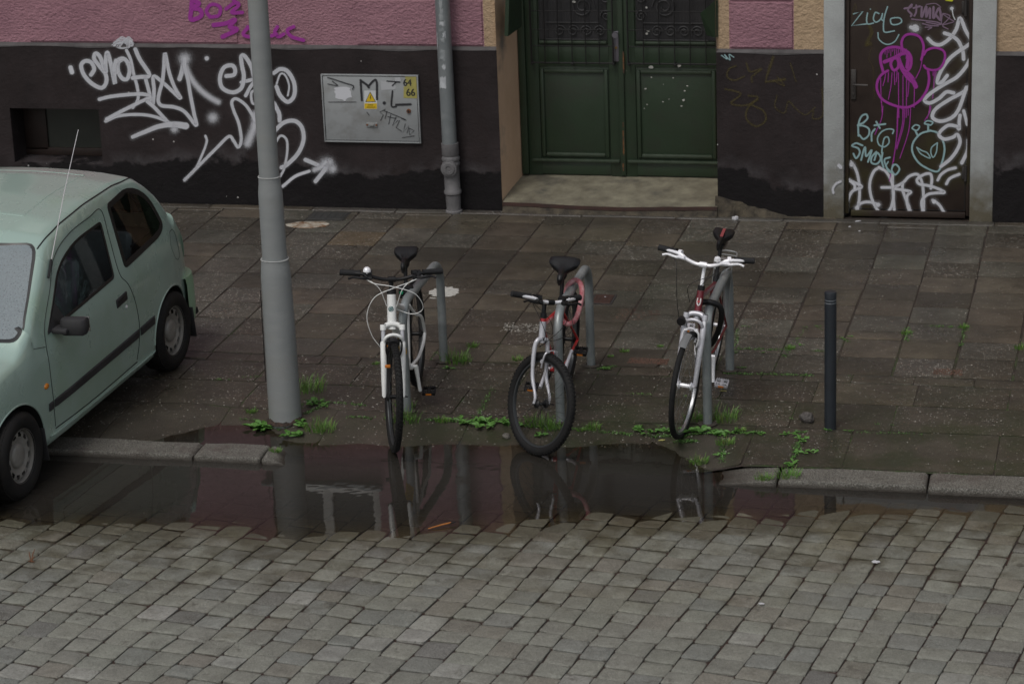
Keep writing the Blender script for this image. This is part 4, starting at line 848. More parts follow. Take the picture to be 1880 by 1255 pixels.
def onpipe(px0, px1, py0, py1, mi, jag=.004, n=8, m_=4):
    a = WP(px0, py0, yy-.06); b_ = WP(px1, py1, yy-.06); vs = []
    for j in range(m_+1):
        z = a.z+(b_.z-a.z)*j/m_
        for i in range(n+1):
            X = a.x+(b_.x-a.x)*i/n; X = max(dpx-.0615, min(dpx+.0615, X+(rr.uniform(-jag, jag) if i in (0, n) else 0))); zz = z+(rr.uniform(-jag, jag)*2 if j in (0, m_) else 0)
            vs.append((X, yy-math.sqrt(max(0, .0632**2-(X-dpx)**2)), zz))
    p.add(vs, [(j*(n+1)+i, j*(n+1)+i+1, (j+1)*(n+1)+i+1, (j+1)*(n+1)+i) for j in range(m_) for i in range(n)], mi)
onpipe(807, 827, 141, 163, 0); onpipe(807, 826, 39, 47, 0); onpipe(806, 815, 52, 58, 1); onpipe(809, 825, 70, 78, 1, .008); onpipe(812, 820, 118, 127, 0, .006); onpipe(820, 826, 75, 82, 1); onpipe(806, 812, 0, 20, 1, .006); onpipe(801, 804, 60, 90, 0); onpipe(808, 822, 92, 110, 1, .008); onpipe(806, 826, 20, 36, 1, .01); onpipe(812, 824, 60, 68, 0, .008)
p.build('paper_scraps', [mat('pale paper scrap', (.50, .52, .55), .8, col2=(.38, .40, .42), ns=20, world=True), mat('grey paper remnant', (.30, .32, .33), .8, col2=(.20, .22, .23), ns=18, contrast=.2, world=True)], dp)
p = MB(); p.lathe([(.064, .0), (.069, .0), (.069, .03), (.064, .03)], Matrix.Translation((dpx, yy, 2.3)), 20); p.box((dpx, yy+.07, 2.315), (.02, .05, .02)); p.build('bracket', M_cast, dp); p = MB(); p.lathe([(.064, .0), (.069, .0), (.069, .03), (.064, .03)], Matrix.Translation((dpx, yy, 4.4)), 20); p.build('bracket', M_cast, dp)
# ------------------------------------------------------------------ street furniture
M_pole = mat('grey lamp post paint', (.25, .262, .265), .5, col2=(.21, .222, .226), ns=5, contrast=.5, bump=.0012, bs=26, world=True, col3=(.23, .238, .235), n3=3, stretch=(1, 1, 2.5))
M_polew = mat('chipped pale paint edge', (.46, .47, .46), .6, col2=(.34, .35, .34), ns=30, world=True)
M_galv = mat('galvanised steel', (.27, .295, .30), .42, metal=.35, col2=(.20, .22, .225), ns=9, contrast=.5, bump=.0004, bs=60, world=True, col3=(.32, .345, .35), n3=5)
lp = thing('lamp_post', 'thick grey painted steel lamp post with stepped collars standing by the kerb', 'lamp post', (-5.197, 15.90, 0))
p = MB(); LX, LY = -5.197, 15.90
prof = [(.110, -.10), (.108, .2), (.1035, .72), (.099, .98), (.0985, 1.0), (.094, 1.05), (.090, 1.085), (.0905, 1.10), (.0885, 1.102), (.082, 1.104), (.0805, 1.3), (.0795, 1.54), (.0785, 1.56), (.073, 1.605), (.0715, 1.64), (.072, 1.655), (.070, 1.658), (.0655, 1.66), (.0645, 2.5), (.062, 4.0), (.055, 6.0), (.05, 7.5)]
p.lathe(prof, Matrix.Translation((LX, LY, 0)), 48); p.build('shaft', M_pole, lp, angle=25)
p = MB()
for z, r in ((1.1015, .0905), (1.6575, .0725)):
    p = MB(); p.tube([(LX+r*math.cos(a), LY+r*math.sin(a), z+.002*math.sin(a*3)) for a in [6.283*i/36 for i in range(36)]], .0028, 6, closed=True); p.build('weld_bead', M_polew, lp)
p = MB(); hx = LX-.085
P_ = [(hx, LY-.072, .28), (hx+.045, LY-.0985, .28), (hx+.040, LY-.096, .88), (hx+.002, LY-.071, .88)]
p.tube([(hx-.014, LY-.062, .27), (hx-.011, LY-.062, .60), (hx-.008, LY-.060, .90)], .003, 4); p.build('door_gap', M_dark, lp)
p = MB(); rr = random.Random(4); n = 26
vs = [(LX+(.118+.02*rr.random())*math.cos(6.283*i/n), LY+(.118+.02*rr.random())*math.sin(6.283*i/n), zpav(LX, LY)+.004) for i in range(n)] + [(LX+.107*math.cos(6.283*i/n), LY+.107*math.sin(6.283*i/n), zpav(LX, LY)+.02+.028*rr.random()) for i in range(n)]
p.add(vs, [(i, (i+1) % n, n+(i+1) % n, n+i) for i in range(n)]); p.build('rotted_foot', mat('flaking black foot', (.018, .014, .012), .9, col2=(.06, .035, .025), ns=40, contrast=.3, bump=.01, bs=60, world=True), lp, smooth=False)
p = MB(); p.tube(catmull([(LX, LY, 7.4), (LX, LY-.1, 7.9), (LX, LY-.6, 8.15), (LX, LY-1.2, 8.2)], 6), .035, 12); p.build('arm', M_pole, lp)
p = MB(); p.box((LX, LY-1.5, 8.2), (.28, .7, .14), bev=.05); lo = p.build('lantern', M_pole, lp); p = MB(); p.box((LX, LY-1.52, 8.125), (.22, .5, .03), bev=.01); p.build('lens', M_polew, lo)

def hoop(x, y0, y1, label, lean=0.0, h=.745):
    r = .165; z0 = zpav(x, y0); t = thing('bicycle_stand', label, 'bike rack', (x, (y0+y1)/2, 0), 'steel hoops for locking bicycles')
    P = [(x, y0, z0-.05), (x, y0, h*.35), (x, y0, h-r)]
    for i in range(1, 9): a = math.pi/2*i/8; P.append((x, y0+r-r*math.cos(a), h-r+r*math.sin(a)))
    P.append((x, (y0+y1)/2, h))
    for i in range(0, 9): a = math.pi/2*i/8; P.append((x, y1-r+r*math.sin(a), h-r+r*math.cos(a)))
    P += [(x, y1, h*.35), (x, y1, -.05)]
    P = [(a+lean*c, b_, c) for a, b_, c in P]
    m = MB(); m.tube(P, .030, 18); m.build('tube', M_galv, t)
    for yy_ in (y0, y1): m = MB(); m.lathe([(.030, .0), (.045, .002), (.062, -.004)], Matrix.Translation((x, yy_, zpav(x, yy_)+.010)), 14); m.build('ground_collar', mat('dirt collar', (.05, .042, .034), .9, bump=.006, bs=60, world=True), t)
H1 = hoop(-4.405, 16.09, 17.14, 'grey steel hoop between lamp post and red bicycle, white bicycle leaning on it')
H2 = hoop(-3.352, 16.05, 17.15, 'grey steel hoop with the red bicycle tied to it by a pink sleeve')
H3 = hoop(-2.38, 16.08, 17.16, 'grey steel hoop nearest the bollard with the dark red bicycle')
M_boll = mat('anthracite bollard paint', (.022, .027, .035), .38, col2=(.017, .021, .027), ns=6, bump=.0005, bs=50, world=True, rvar=.08)
bx, by = -1.585, 16.10; bo = thing('bollard', 'slim anthracite steel bollard with two pale rings below its cap', 'bollard', (bx, by, 0))
p = MB(); r = .0385; H_ = .925
p.lathe([(.0385, -.05), (.0385, H_-.078), (.0355, H_-.077), (.0355, H_-.071), (.0385, H_-.070), (.0385, H_-.060), (.0355, H_-.059), (.0355, H_-.053), (.0385, H_-.052), (.0385, H_-.012), (.036, H_-.004), (.028, H_), (0, H_+.001)], Matrix.Translation((bx, by, 0)), 32); p.build('post', M_boll, bo, angle=30)
p = MB(); p.lathe([(.0362, H_-.077), (.0364, H_-.074), (.0362, H_-.0715)], Matrix.Translation((bx, by, 0)), 32); p.lathe([(.0362, H_-.059), (.0364, H_-.056), (.0362, H_-.0535)], Matrix.Translation((bx, by, 0)), 32); p.build('groove_ring', mat('pale groove', (.22, .24, .26), .5), bo)

# ------------------------------------------------------------------ bicycles
M_tyre = mat('black bicycle rubber', (.008, .008, .009), .75, col2=(.014, .0135, .013), ns=20, spec=.25)
M_rimb = mat('dark rim', (.055, .058, .062), .38, metal=.4); M_rims = mat('silver rim', (.42, .43, .45), .28, metal=.85)
M_spk = mat('steel spokes', (.38, .38, .38), .3, metal=.9); M_spkd = mat('black spokes', (.05, .05, .05), .4, metal=.5)
M_bk = mat('black bicycle plastic', (.008, .008, .009), .45, spec=.35); M_rub = mat('grip rubber', (.016, .0165, .018), .75, bump=.0006, bs=300, spec=.3)
M_al = mat('polished alloy', (.90, .90, .94), .30, metal=.25); M_sad = mat('black saddle', (.007, .007, .008), .42, bump=.0004, bs=200, spec=.4)
M_wht = mat('white bicycle enamel', (.82, .83, .82), .28, coat=.4, col2=(.72, .73, .72), ns=7, contrast=.3)
M_red = mat('red bicycle enamel', (.55, .022, .028), .3, coat=.4, col2=(.44, .018, .022), ns=8)
M_dred = mat('dark red bicycle enamel', (.15, .009, .018), .28, coat=.5, col2=(.11, .007, .014), ns=8)
M_sil = mat('silver fork paint', (.52, .52, .56), .35, metal=.3); M_orng = mat('orange reflector', (.50, .16, .02), .3); M_yf = mat('yellow frame paint', (.60, .36, .02), .35)
M_teal = mat('pale teal paint', (.16, .30, .28), .35); M_lens = mat('clear reflector', (.20, .20, .21), .15)

def bicycle(label, front, rear, p):
    """front / rear: tyre contact points (world). p: sizes. Local frame: x forward, y to the rider's left, z up, origin under the rear axle."""
    F_, R_ = Vector(front), Vector(rear); xax = (F_-R_).normalized(); zt = Vector((0, 0, 1)); yax = zt.cross(xax).normalized(); zax = xax.cross(yax)
    L_ = (F_-R_).length; Mx = Matrix.Translation(R_) @ Matrix((xax, yax, zax)).transposed().to_4x4() @ Matrix.Rotation(p['lean'], 4, 'X')
    root = thing('bicycle', label, 'bicycle', Mx, 'bicycles parked at the hoops')
    rad = p['R']; ex = p.get('stretch', 1.0); wb = L_
    fm, kt = p['frame'], p.get('fork_mat', p['frame'])
    HA = R(70.5); u = Vector((-math.cos(HA), 0, math.sin(HA))); nf = Vector((math.sin(HA), 0, math.cos(HA)))
    fa = Vector((wb, 0, rad)); foot = fa - nf*.045         # point on steering axis level with the axle
    def ax(h): return foot + u*((h-foot.z)/u.z)
    crown_z = p['crown']; hb = ax(crown_z+.02); ht = ax(p['head']); bar_c = ax(p['bar'])+nf*p.get('stem', .05)
    ST = Matrix.Translation(foot) @ Matrix.Rotation(p['steer'], 4, u) @ Matrix.Translation(-foot)
    def build(mb, name, m, par, **k): return mb.build(name, m, par, local=True, **k)
    # wheels
    def wheel(c, XF, name_front):
        tr_ = p['tyre']; T = XF @ Matrix.Translation(c) @ Matrix.Rotation(R(90), 4, 'X')
        rm = MB(); ri = rad-tr_*1.75
        rm.lathe([(ri-.016, -.0), (ri-.014, -.010), (ri+.004, -.0125), (ri+.006, -.010), (ri+.002, 0), (ri+.006, .010), (ri+.004, .0125), (ri-.014, .010)], T, 56, closed_prof=True)
        wo = build(rm, 'wheel', p['rim'], root)
        ty = MB(); prof = [((rad-tr_)+tr_*math.cos(a)*1.0, tr_*.95*math.sin(a)) for a in [2*math.pi*i/12 for i in range(12)]]; ty.lathe(prof, T, 64, closed_prof=True)
        if p.get('knobs'):
            rr = random.Random(1)
            for i in range(76):
                for s_, off in ((-1, .0), (1, .5), (0, .25)):
                    a = 2*math.pi*(i+off)/76; ph = s_*.62; rr_ = (rad-tr_)+tr_*math.cos(ph)*1.0; h_ = tr_*.95*math.sin(ph)
                    Q = T @ Matrix.Rotation(a, 4, 'Z') @ Matrix.Translation((rr_+.0005, 0, h_)) @ Matrix.Rotation(-ph, 4, 'Y')
                    ty_v = [Q @ Vector((x, y, z)) for x in (-.002, .0035) for y in (-.0055, .0055) for z in (-.0055, .0055)]
                    ty.add(ty_v, [(0, 1, 3, 2), (4, 6, 7, 5), (0, 4, 5, 1), (2, 3, 7, 6), (0, 2, 6, 4), (1, 5, 7, 3)])
        build(ty, 'tyre', M_tyre, wo)
        hb_ = MB(); hb_.lathe([(.0, -.068), (.008, -.068), (.009, -.052), (.016, -.05), (.028, -.040), (.028, -.036), (.015, -.030), (.0135, 0), (.015, .030), (.028, .036), (.028, .040), (.016, .05), (.009, .052), (.008, .068), (0, .068)], T, 16); build(hb_, 'hub', p.get('hub', M_bk), wo)
        sp = MB(); n = 32
        for i in range(n):
            s_ = 1 if i % 2 else -1; a = 2*math.pi*i/n; k = (1 if (i//2) % 2 else -1); a0 = a + k*1.15
            sp.tube([T @ Vector((.027*math.cos(a0), .027*math.sin(a0), s_*.037)), T @ Vector(((ri-.014)*math.cos(a), (ri-.014)*math.sin(a), s_*.002))], .00125, 3, caps=False)
        build(sp, 'spokes', p.get('spoke', M_spkd), wo)
        if p.get('reflector', False):
            rf_ = MB(); Q = T @ Matrix.Rotation(.9 if name_front else 2.2, 4, 'Z') @ Matrix.Translation((rad*.62, 0, 0)); rf_.box((0, 0, 0), (.028, .07, .010), bev=.003); rf_.v = [Q @ v for v in rf_.v]; build(rf_, 'reflector', M_orng, wo)
        return wo
    I = Matrix(); wheel(Vector((0, 0, rad)), I, False); wheel(fa, ST, True)
    # frame
    bb = Vector((.44*ex, 0, .285)); st_top = bb + Vector((-.30, 0, .954))*p['seat_tube']; fr = MB(); tr_ = p.get('tr', .017)
    ht2 = ht-u*.045; hb2 = hb+u*.05
    fr.tube([hb+u*.005, ht-u*.002], tr_*1.25, 16); 
    if p.get('kink'):
        mid = (ht2+st_top)/2+Vector((.03, 0, -.05)); fr.tube(catmull([ht2, mid, st_top-Vector((-.03, 0, .06))], 8), [tr_*1.1]*17, 14)
    else: fr.tube([ht2, st_top-Vector((-.01, 0, .035))], tr_*.95, 14)
    fr.tube([bb, st_top], tr_*.9, 14)
    if p.get('down', True): fr.tube([hb2, bb], tr_*1.15, 14, mi=0)
    fr.lathe([(.0, -.036), (.021, -.036), (.021, .036), (0, .036)], Matrix.Translation(bb) @ Matrix.Rotation(R(90), 4, 'X'), 18)
    rax = Vector((0, 0, rad))
    sst = st_top-Vector((-.02, 0, .05)); wid = .066
    for s_ in (-1, 1):
        if p.get('curvy'):
            fr.tube(catmull([sst+Vector((0, s_*.018, 0)), sst+Vector((-.12, s_*.040, -.11)), rax+Vector((.11, s_*wid*1.02, .16)), rax+Vector((-.005, s_*wid, .01))], 7), .0105, 10, mi=0)
            fr.tube(catmull([bb+Vector((-.02, s_*.024, 0)), bb+Vector((-.16, s_*.055, .01)), rax+Vector((.10, s_*wid, -.035)), rax+Vector((0, s_*wid, 0))], 7), .0115, 10, mi=0)
        else:
            fr.tube([sst+Vector((0, s_*.018, 0)), rax+Vector((.0, s_*wid, .006))], .0085, 10); fr.tube([bb+Vector((-.01, s_*.024, 0)), bb+Vector((-.10, s_*.045, .004)), rax+Vector((0, s_*wid, 0))], .0095, 10)
    fr.box(sst+Vector((-.10, 0, -.095)), (.02, .07, .014))
    fo = build(fr, 'frame', [fm], root)
    if p.get('accent'):
        ac = MB(); a_, b_ = hb2.lerp(bb, .35), hb2.lerp(bb, .80); ac.tube([a_, b_], tr_*1.18, 14); build(ac, 'down_tube_band', p['accent'], fo)
    if p.get('badge'):
        bd = MB(); c = (hb+ht)/2 + nf*(tr_*1.27); Q = Matrix.Translation(c) @ Matrix((nf, Vector((0, 1, 0)), nf.cross(Vector((0, 1, 0))))).transposed().to_4x4()
        if p['badge'] == 'stripe':      # slanted double-hook mark in a ring, teal
            for s_ in (-1, 0, 1): bd.tube([Q @ Vector((.001, -.012+.0*s_, .008*s_-.006)), Q @ Vector((.002, .0, .008*s_)), Q @ Vector((.001, .012, .008*s_+.006))], .0022, 5)
            bd.tube([Q @ Vector((.001 if abs(math.cos(a)) < .7 else -.001, .016*math.cos(a), .016*math.sin(a))) for a in [6.283*i/18 for i in range(18)]], .0013, 4, closed=True); build(bd, 'head_badge', mat('teal badge', (.05, .16, .17), .4), fo)
        else:
            pts = [(-.013, .024), (.013, .024), (.015, .0), (.011, -.018), (0, -.027), (-.011, -.018), (-.015, 0)]
            vs = [Q @ Vector((.0015-.0012*abs(a)/.015*3, a, b_)) for a, b_ in pts]; bd.add(vs, [tuple(range(7))]); bd.add([Q @ Vector((.0035, a, b_)) for a, b_ in [(-.009, .006), (.009, .006), (.009, -.004), (-.009, -.004)]], [(0, 1, 2, 3)], 1)
            build(bd, 'head_badge', [mat('white badge', (.6, .6, .6), .4), M_red], fo, smooth=False)
    for h0, h1, r_ in ((p['head'], p['head']+.03, tr_*1.3), (crown_z+.005, crown_z+.022, tr_*1.35)): hs_ = MB(); hs_.tube([ax(h0), ax(h1)], r_, 16); build(hs_, 'headset', M_bk, fo)
    # fork (steered)
    fk = MB(); V = lambda v: ST @ Vector(v)
    cz = ax(crown_z); legx = .062 if p['fork'] == 'susp' else .052
    if p['fork'] == 'susp':
        dirl = (fa-nf*0-(cz+nf*.030)); top = cz+nf*.035
        fk.tube([V(cz-u*.015), V(cz+u*.03)], tr_*1.3, 14)
        fk.tube(catmull([V(top+Vector((0, -legx, -.005))), V(cz+nf*.02+Vector((0, -legx*.45, .018))), V(cz+nf*.02+Vector((0, legx*.45, .018))), V(top+Vector((0, legx, -.005)))], 5), .017, 12)
        lo_m = 0
        for s_ in (-1, 1):
            a_ = top+Vector((0, s_*legx, .012)); b_ = fa+Vector((0, s_*legx, -.005)); a2 = a_.lerp(b_, p.get('stanch', .22))
            fk.tube([V(a_), V(a2)], .0135, 14, mi=1); fk.tube([V(a_+u*.006), V(a_-u*.03)], .0195, 12, mi=0); fk.tube([V(a_+u*.010), V(a_+u*.006)], .0185, 12, mi=2)
            fk.tube([V(a2), V(a2.lerp(b_, .04)), V(a2.lerp(b_, .5)), V(a2.lerp(b_, .97)), V(b_)], [.017, .0205, .019, .0145, .011], 14, mi=lo_m)
        a2 = top.lerp(fa, p.get('stanch', .22)); arch = a2+nf*.022
        fk.tube(catmull([V(a2+Vector((0, -legx, -.02))), V(arch+Vector((0, -legx*.75, .035))), V(arch+Vector((0, 0, .052))), V(arch+Vector((0, legx*.75, .035))), V(a2+Vector((0, legx, -.02)))], 5), .0115, 10, mi=0)
        fkm = [p.get('lower', kt), M_al if not p.get('stg') else p['stg'], M_bk]
    else:
        for s_ in (-1, 1):
            fk.tube(catmull([V(cz+Vector((0, s_*.006, .014))), V(cz+Vector((.004, s_*legx*.72, .008))), V(cz+u*(-.05)+Vector((0, s_*legx*1.03, 0))), V(cz.lerp(foot, .55)+Vector((.004, s_*legx*1.08, 0))), V(fa+Vector((-.012, s_*legx*1.14, .05))), V(fa+Vector((0, s_*legx*1.18, 0)))], 7), [.0165]*5+[.0155]*6+[.0145]*8+[.0125]*6+[.010]*6+[.009]*5, 12)
        fk.tube([V(cz-u*.01), V(cz+u*.02)], tr_*1.25, 14); fkm = [kt, kt, M_bk]
    fk.tube([V(fa+Vector((0, -legx-.016, 0))), V(fa+Vector((0, legx+.016, 0)))], .0065, 8, mi=2); fk.tube([V(fa+Vector((0, -(legx+.014)*p.get('skew', -1), 0))), V(fa+Vector((.035, -(legx+.022)*p.get('skew', -1), .012)))], .005, 6, mi=2)
    build(fk, 'fork', fkm, root)
    # brake
    bk = MB(); bz = rad*2-.055 if p['fork'] != 'susp' else rad*2-.060
    bc = fa+u*(rad-.055)+nf*.035
    for s_ in (-1, 1):
        bk.tube(catmull([V(bc+Vector((0, s_*.038, -.045))), V(bc+Vector((.008, s_*.050, .0))), V(bc+Vector((.01, s_*.048, .055))), V(bc+Vector((.012, s_*.02, .072)))], 4), .006, 7); bk.box(V(bc+Vector((-.035, s_*.022, -.012))), (.055, .010, .012))
    bk.tube(catmull([V(bc+Vector((.012, -.045, .07))), V(bc+Vector((.015, 0, .082))), V(bc+Vector((.012, .046, .07)))], 4), .0035, 6); build(bk, 'brake', p.get('brake_mat', M_bk), root)
    # stem + handlebar
    hb_ = MB(); hb_.tube([V(ax(p['head']+.02)), V(ax(p['bar']-.0))], p.get('stem_r', .0145), 14, mi=1); hb_.tube([V(ax(p['bar'])), V(bar_c)], .015, 12, mi=1)
    hw = p['barw']/2; rise = p.get('rise', .045); sw = p.get('sweep', .04)
    prof = [(0, 0, 0), (.16, 0, 0), (.36, 0, .45), (.52, -.15, .95), (1, -1, 1.0)]
    pts = [V(bar_c+Vector((dx*sw, s_*f*hw, dz*rise))) for s_, rng_ in ((-1, prof[::-1]), (1, prof[1:])) for f, dx, dz in rng_]
    hb_.tube(catmull(pts, 6), .0122, 12, mi=0); hb_.tube([V(bar_c+Vector((0, -.024, 0))), V(bar_c+Vector((0, .024, 0)))], .019, 12, mi=1)
    ho = build(hb_, 'handlebar', [p['bar_mat'], p.get('stem_mat', p['bar_mat'])], root)
    for s_ in (-1, 1):
        e = bar_c+Vector((-sw, s_*hw, rise)); e2 = bar_c+Vector((-sw*.45, s_*hw*.56, rise*.98)); gd = (e2-e); gd = gd/gd.length
        g = MB(); gl_ = p.get('grip', .13); P4 = [e-gd*.004, e, e+gd*.01, e+gd*gl_*.9, e+gd*gl_]
        g.tube([V(q) for q in P4], [.014, .0205, .0195, .0195, .022], 14); build(g, 'grip', M_rub, ho)
        lv = MB(); cl = e+gd*(gl_+.03); lv.tube([V(cl-gd*.011), V(cl+gd*.011)], .021, 12); 
        if p.get('shifter', True): lv.tube([V(cl+gd*.016), V(cl+gd*.045)], .0235, 12); lv.box(V(cl+gd*.03+nf*.02-u*.02), (.035, .03, .025), bev=.006)
        piv = cl+nf*.030-u*.028+gd*.012; lv.tube([V(cl+nf*.012-u*.010), V(piv)], [.014, .011], 10)
        lv.tube(catmull([V(piv+gd*.03), V(piv), V(piv-gd*.035+nf*.020-u*.004), V(piv-gd*.09+nf*.022), V(piv-gd*.125+nf*.034-u*.012)], 5), [.012]*5+[.011]*5+[.009]*5+[.0075]*5+[.008], 8)
        build(lv, 'brake_lever', p.get('lever_mat', M_bk), ho)
    if p.get('bell'):
        s_ = p['bell']; bl = MB(); c = bar_c+Vector((0, s_*hw*.52, rise*.9+.02)); bl.lathe([(0, .034), (.010, .033), (.020, .026), (.025, .014), (.026, .004), (.020, .003), (.006, .0), (.006, -.012)], ST @ Matrix.Translation(c), 20); build(bl, 'bell', M_al, ho)
    # seat
    sx = p['saddle'][0]; sz = p['saddle'][1]; sp_top = bb+Vector((-.30, 0, .954))*((sz-.05-bb.z)/.954)
    so_m = MB(); so_m.tube([st_top-Vector((0, 0, .02)), sp_top], .0135, 14); so_m.tube([st_top-Vector((-.006, 0, .02)), st_top+Vector((-.004, 0, .012))], .0195, 14); so_m.box(sp_top+Vector((0, 0, .004)), (.07, .044, .022), bev=.006); build(so_m, 'seat_post', p.get('post_mat', M_bk), root)
    sd = MB(); n = 20; m_ = 14; vs = []; Ls = p.get('sad_len', .27); Wd = p.get('sad_w', .082)
    c0 = sp_top+Vector((-.01, 0, .05))
    for i in range(n+1):
        f = i/n; x = -Ls*.46+Ls*f; bw = Wd*(smooth01(f/.10)**.6)*(1-.80*smooth01((f-.22)/.42)) if f < .92 else Wd*.20*(1-((f-.92)/.08)**2*.8)
        bw = max(bw, .006); zc = .010*(1-f)*1.4+.012*math.cos(f*math.pi*2)*.6-(.018*smooth01((f-.85)/.15))-.02*(1-smooth01(f/.12))
        for j in range(m_):
            a = 2*math.pi*j/m_; ca, sa = math.cos(a), math.sin(a); yy_ = bw*ca; th_ = .026 if sa > 0 else .034*(1 if abs(ca) > .5 else .6)
            z = zc+th_*math.copysign(abs(sa)**.7, sa)
            if sa > .4 and p.get('groove'): z -= .020*math.exp(-(yy_/.017)**2)*(1 if f < .6 else 0)
            vs.append(c0+Vector((x, yy_, z)))
    fs = [(i*m_+j, i*m_+(j+1) % m_, (i+1)*m_+(j+1) % m_, (i+1)*m_+j) for i in range(n) for j in range(m_)] + [tuple(range(m_-1, -1, -1)), tuple(range(n*m_, (n+1)*m_))]
    tilt = Matrix.Translation(c0) @ Matrix.Rotation(p.get('sad_tilt', R(3)), 4, 'Y') @ Matrix.Translation(-c0); vs = [tilt @ v for v in vs]
    sd.add(vs, fs); sdo = build(sd, 'saddle', M_sad, root)
    ra = MB()
    for s_ in (-1, 1): ra.tube(catmull([tilt @ (c0+Vector((-.10, s_*.034, -.006))), tilt @ (c0+Vector((-.05, s_*.024, -.038))), tilt @ (c0+Vector((.05, s_*.022, -.038))), tilt @ (c0+Vector((.10, s_*.008, -.010)))], 5), .0035, 6)
    build(ra, 'rail', M_bk, sdo)
    if p.get('saddle_stripe'):
        ss = MB()
        vs = [tilt @ (c0+Vector((x, y, zz))) for x, zz in ((-.10, .0345), (-.05, .034), (0, .028), (.03, .024)) for y in (-.010, .010)]; ss.add(vs, [(0, 1, 3, 2), (2, 3, 5, 4), (4, 5, 7, 6)]); build(ss, 'saddle_stripe', mat('dull red vinyl', (.24, .05, .055), .5), sdo)
    # drivetrain: right side (-y) carries the rings
    ck = MB(); ca = p.get('crank', R(-90)); cl_ = .170; cd_ = Vector((math.cos(ca), 0, math.sin(ca)))
    for s_, sg in ((-1, -1), (1, 1)):
        hub_ = bb+Vector((0, s_*.058, 0)); end = bb+cd_*(cl_*sg)+Vector((0, s_*.078, 0)); ck.tube([hub_, hub_.lerp(end, .5), end], [.016, .0125, .0125], 10); ck.tube([bb+Vector((0, s_*.03, 0)), bb+Vector((0, s_*.068, 0))], .014, 10)
    co_ = build(ck, 'crank', p.get('crank_mat', M_al), root)
    cr_ = MB(); 
    for r_, y_ in ((.085, -.052), (.066, -.045)): cr_.lathe([(r_-.018, y_-.0015), (r_, y_-.0012), (r_, y_+.0012), (r_-.018, y_+.0015)], Matrix.Translation(bb) @ Matrix(((1, 0, 0, 0), (0, 0, 1, 0), (0, 1, 0, 0), (0, 0, 0, 1))), 40, closed_prof=True)
    for k in range(5): a = k*1.2566; cr_.tube([bb+Vector((.01*math.cos(a), -.052, .01*math.sin(a))), bb+Vector((.07*math.cos(a), -.052, .07*math.sin(a)))], .005, 5)
    build(cr_, 'chain_ring', M_bk if not p.get('alloy') else M_sil, co_)
    for s_, sg in ((-1, -1), (1, 1)):
        end = bb+cd_*(cl_*sg)+Vector((0, s_*.09, 0)); pd = MB(); pl_ = p.get('pedal', 'black'); tq = Matrix.Translation(end+Vector((0, s_*.048, 0))) @ Matrix.Rotation(p.get('ped_tilt', R(15)), 4, 'Y')
        for dx in (-.034, .034): pd.box((dx, 0, 0), (.010, .088, .022), bev=.003)
        for dy in (-.040, .040, 0): pd.box((0, dy, 0), (.070, .010 if dy else .022, .018), bev=.003)
        for dx in (-.034, .034):
            for i in range(6): pd.box((dx, -.036+i*.0145, .013), (.008, .005, .006), mi=0)
        for dx in (-.0405, .0405): pd.box((dx, 0, -.001), (.003, .038, .012), mi=1)
        pd.v = [tq @ v for v in pd.v]; pd.tube([end, end+Vector((0, s_*.085, 0))], .007, 8, mi=0)
        build(pd, 'pedal', [M_bk if pl_ == 'black' else M_sil, M_orng], co_)
    cs = MB()
    for k in range(6): r_ = .030+k*.0045; cs.lathe([(r_-.01, -.028-k*.004*-1-.001), (r_, -.028+k*.004-.0308*0), (r_, -.026+k*.004)], Matrix.Translation(rax) @ Matrix(((1, 0, 0, 0), (0, 0, 1, 0), (0, 1, 0, 0), (0, 0, 0, 1))) @ Matrix.Translation((0, 0, -.022)), 24)
    build(cs, 'cassette', M_spkd, root)
    chn = MB(); A_ = rax+Vector((0, -.050, .042)); B_ = bb+Vector((0, -.050, .084)); C2 = bb+Vector((0, -.050, -.084)); D2 = rax+Vector((.02, -.050, -.095)); E2 = rax+Vector((.03, -.050, -.03))
    chn.tube([A_, B_], .0045, 5); chn.tube([B_, bb+Vector((.084, -.05, 0)), C2], .0045, 5); chn.tube([C2, D2, E2, A_], .0045, 5); build(chn, 'chain', M_bk, root)
    dr_ = MB(); dr_.box(rax+Vector((.025, -.066, -.06)), (.03, .018, .085), bev=.005); dr_.tube([rax+Vector((.03, -.06, -.028)), rax+Vector((.03, -.048, -.028))], .022, 12); dr_.tube([rax+Vector((.02, -.06, -.095)), rax+Vector((.02, -.048, -.095))], .022, 12); build(dr_, 'derailleur', M_bk, root)
    # cables
    cb = MB()
    for pts in p.get('cables', []):
        P = [ST @ (bar_c+Vector(q[:3])) if len(q) == 3 else (foot+Vector(q[:3])) for q in pts]; cb.tube(catmull(P, 7), .0028 if not p.get('thin_cable') else .0021, 6, caps=True)
    if cb.v: build(cb, 'cable', p.get('cable_mat', M_bk), root)
    return dict(root=root, build=build, ST=ST, bar_c=bar_c, ax=ax, u=u, nf=nf, fa=fa, rax=rax, bb=bb, st_top=st_top, rad=rad, sp_top=sp_top, ht=ht, hb=hb, M=Mx, hw=hw)

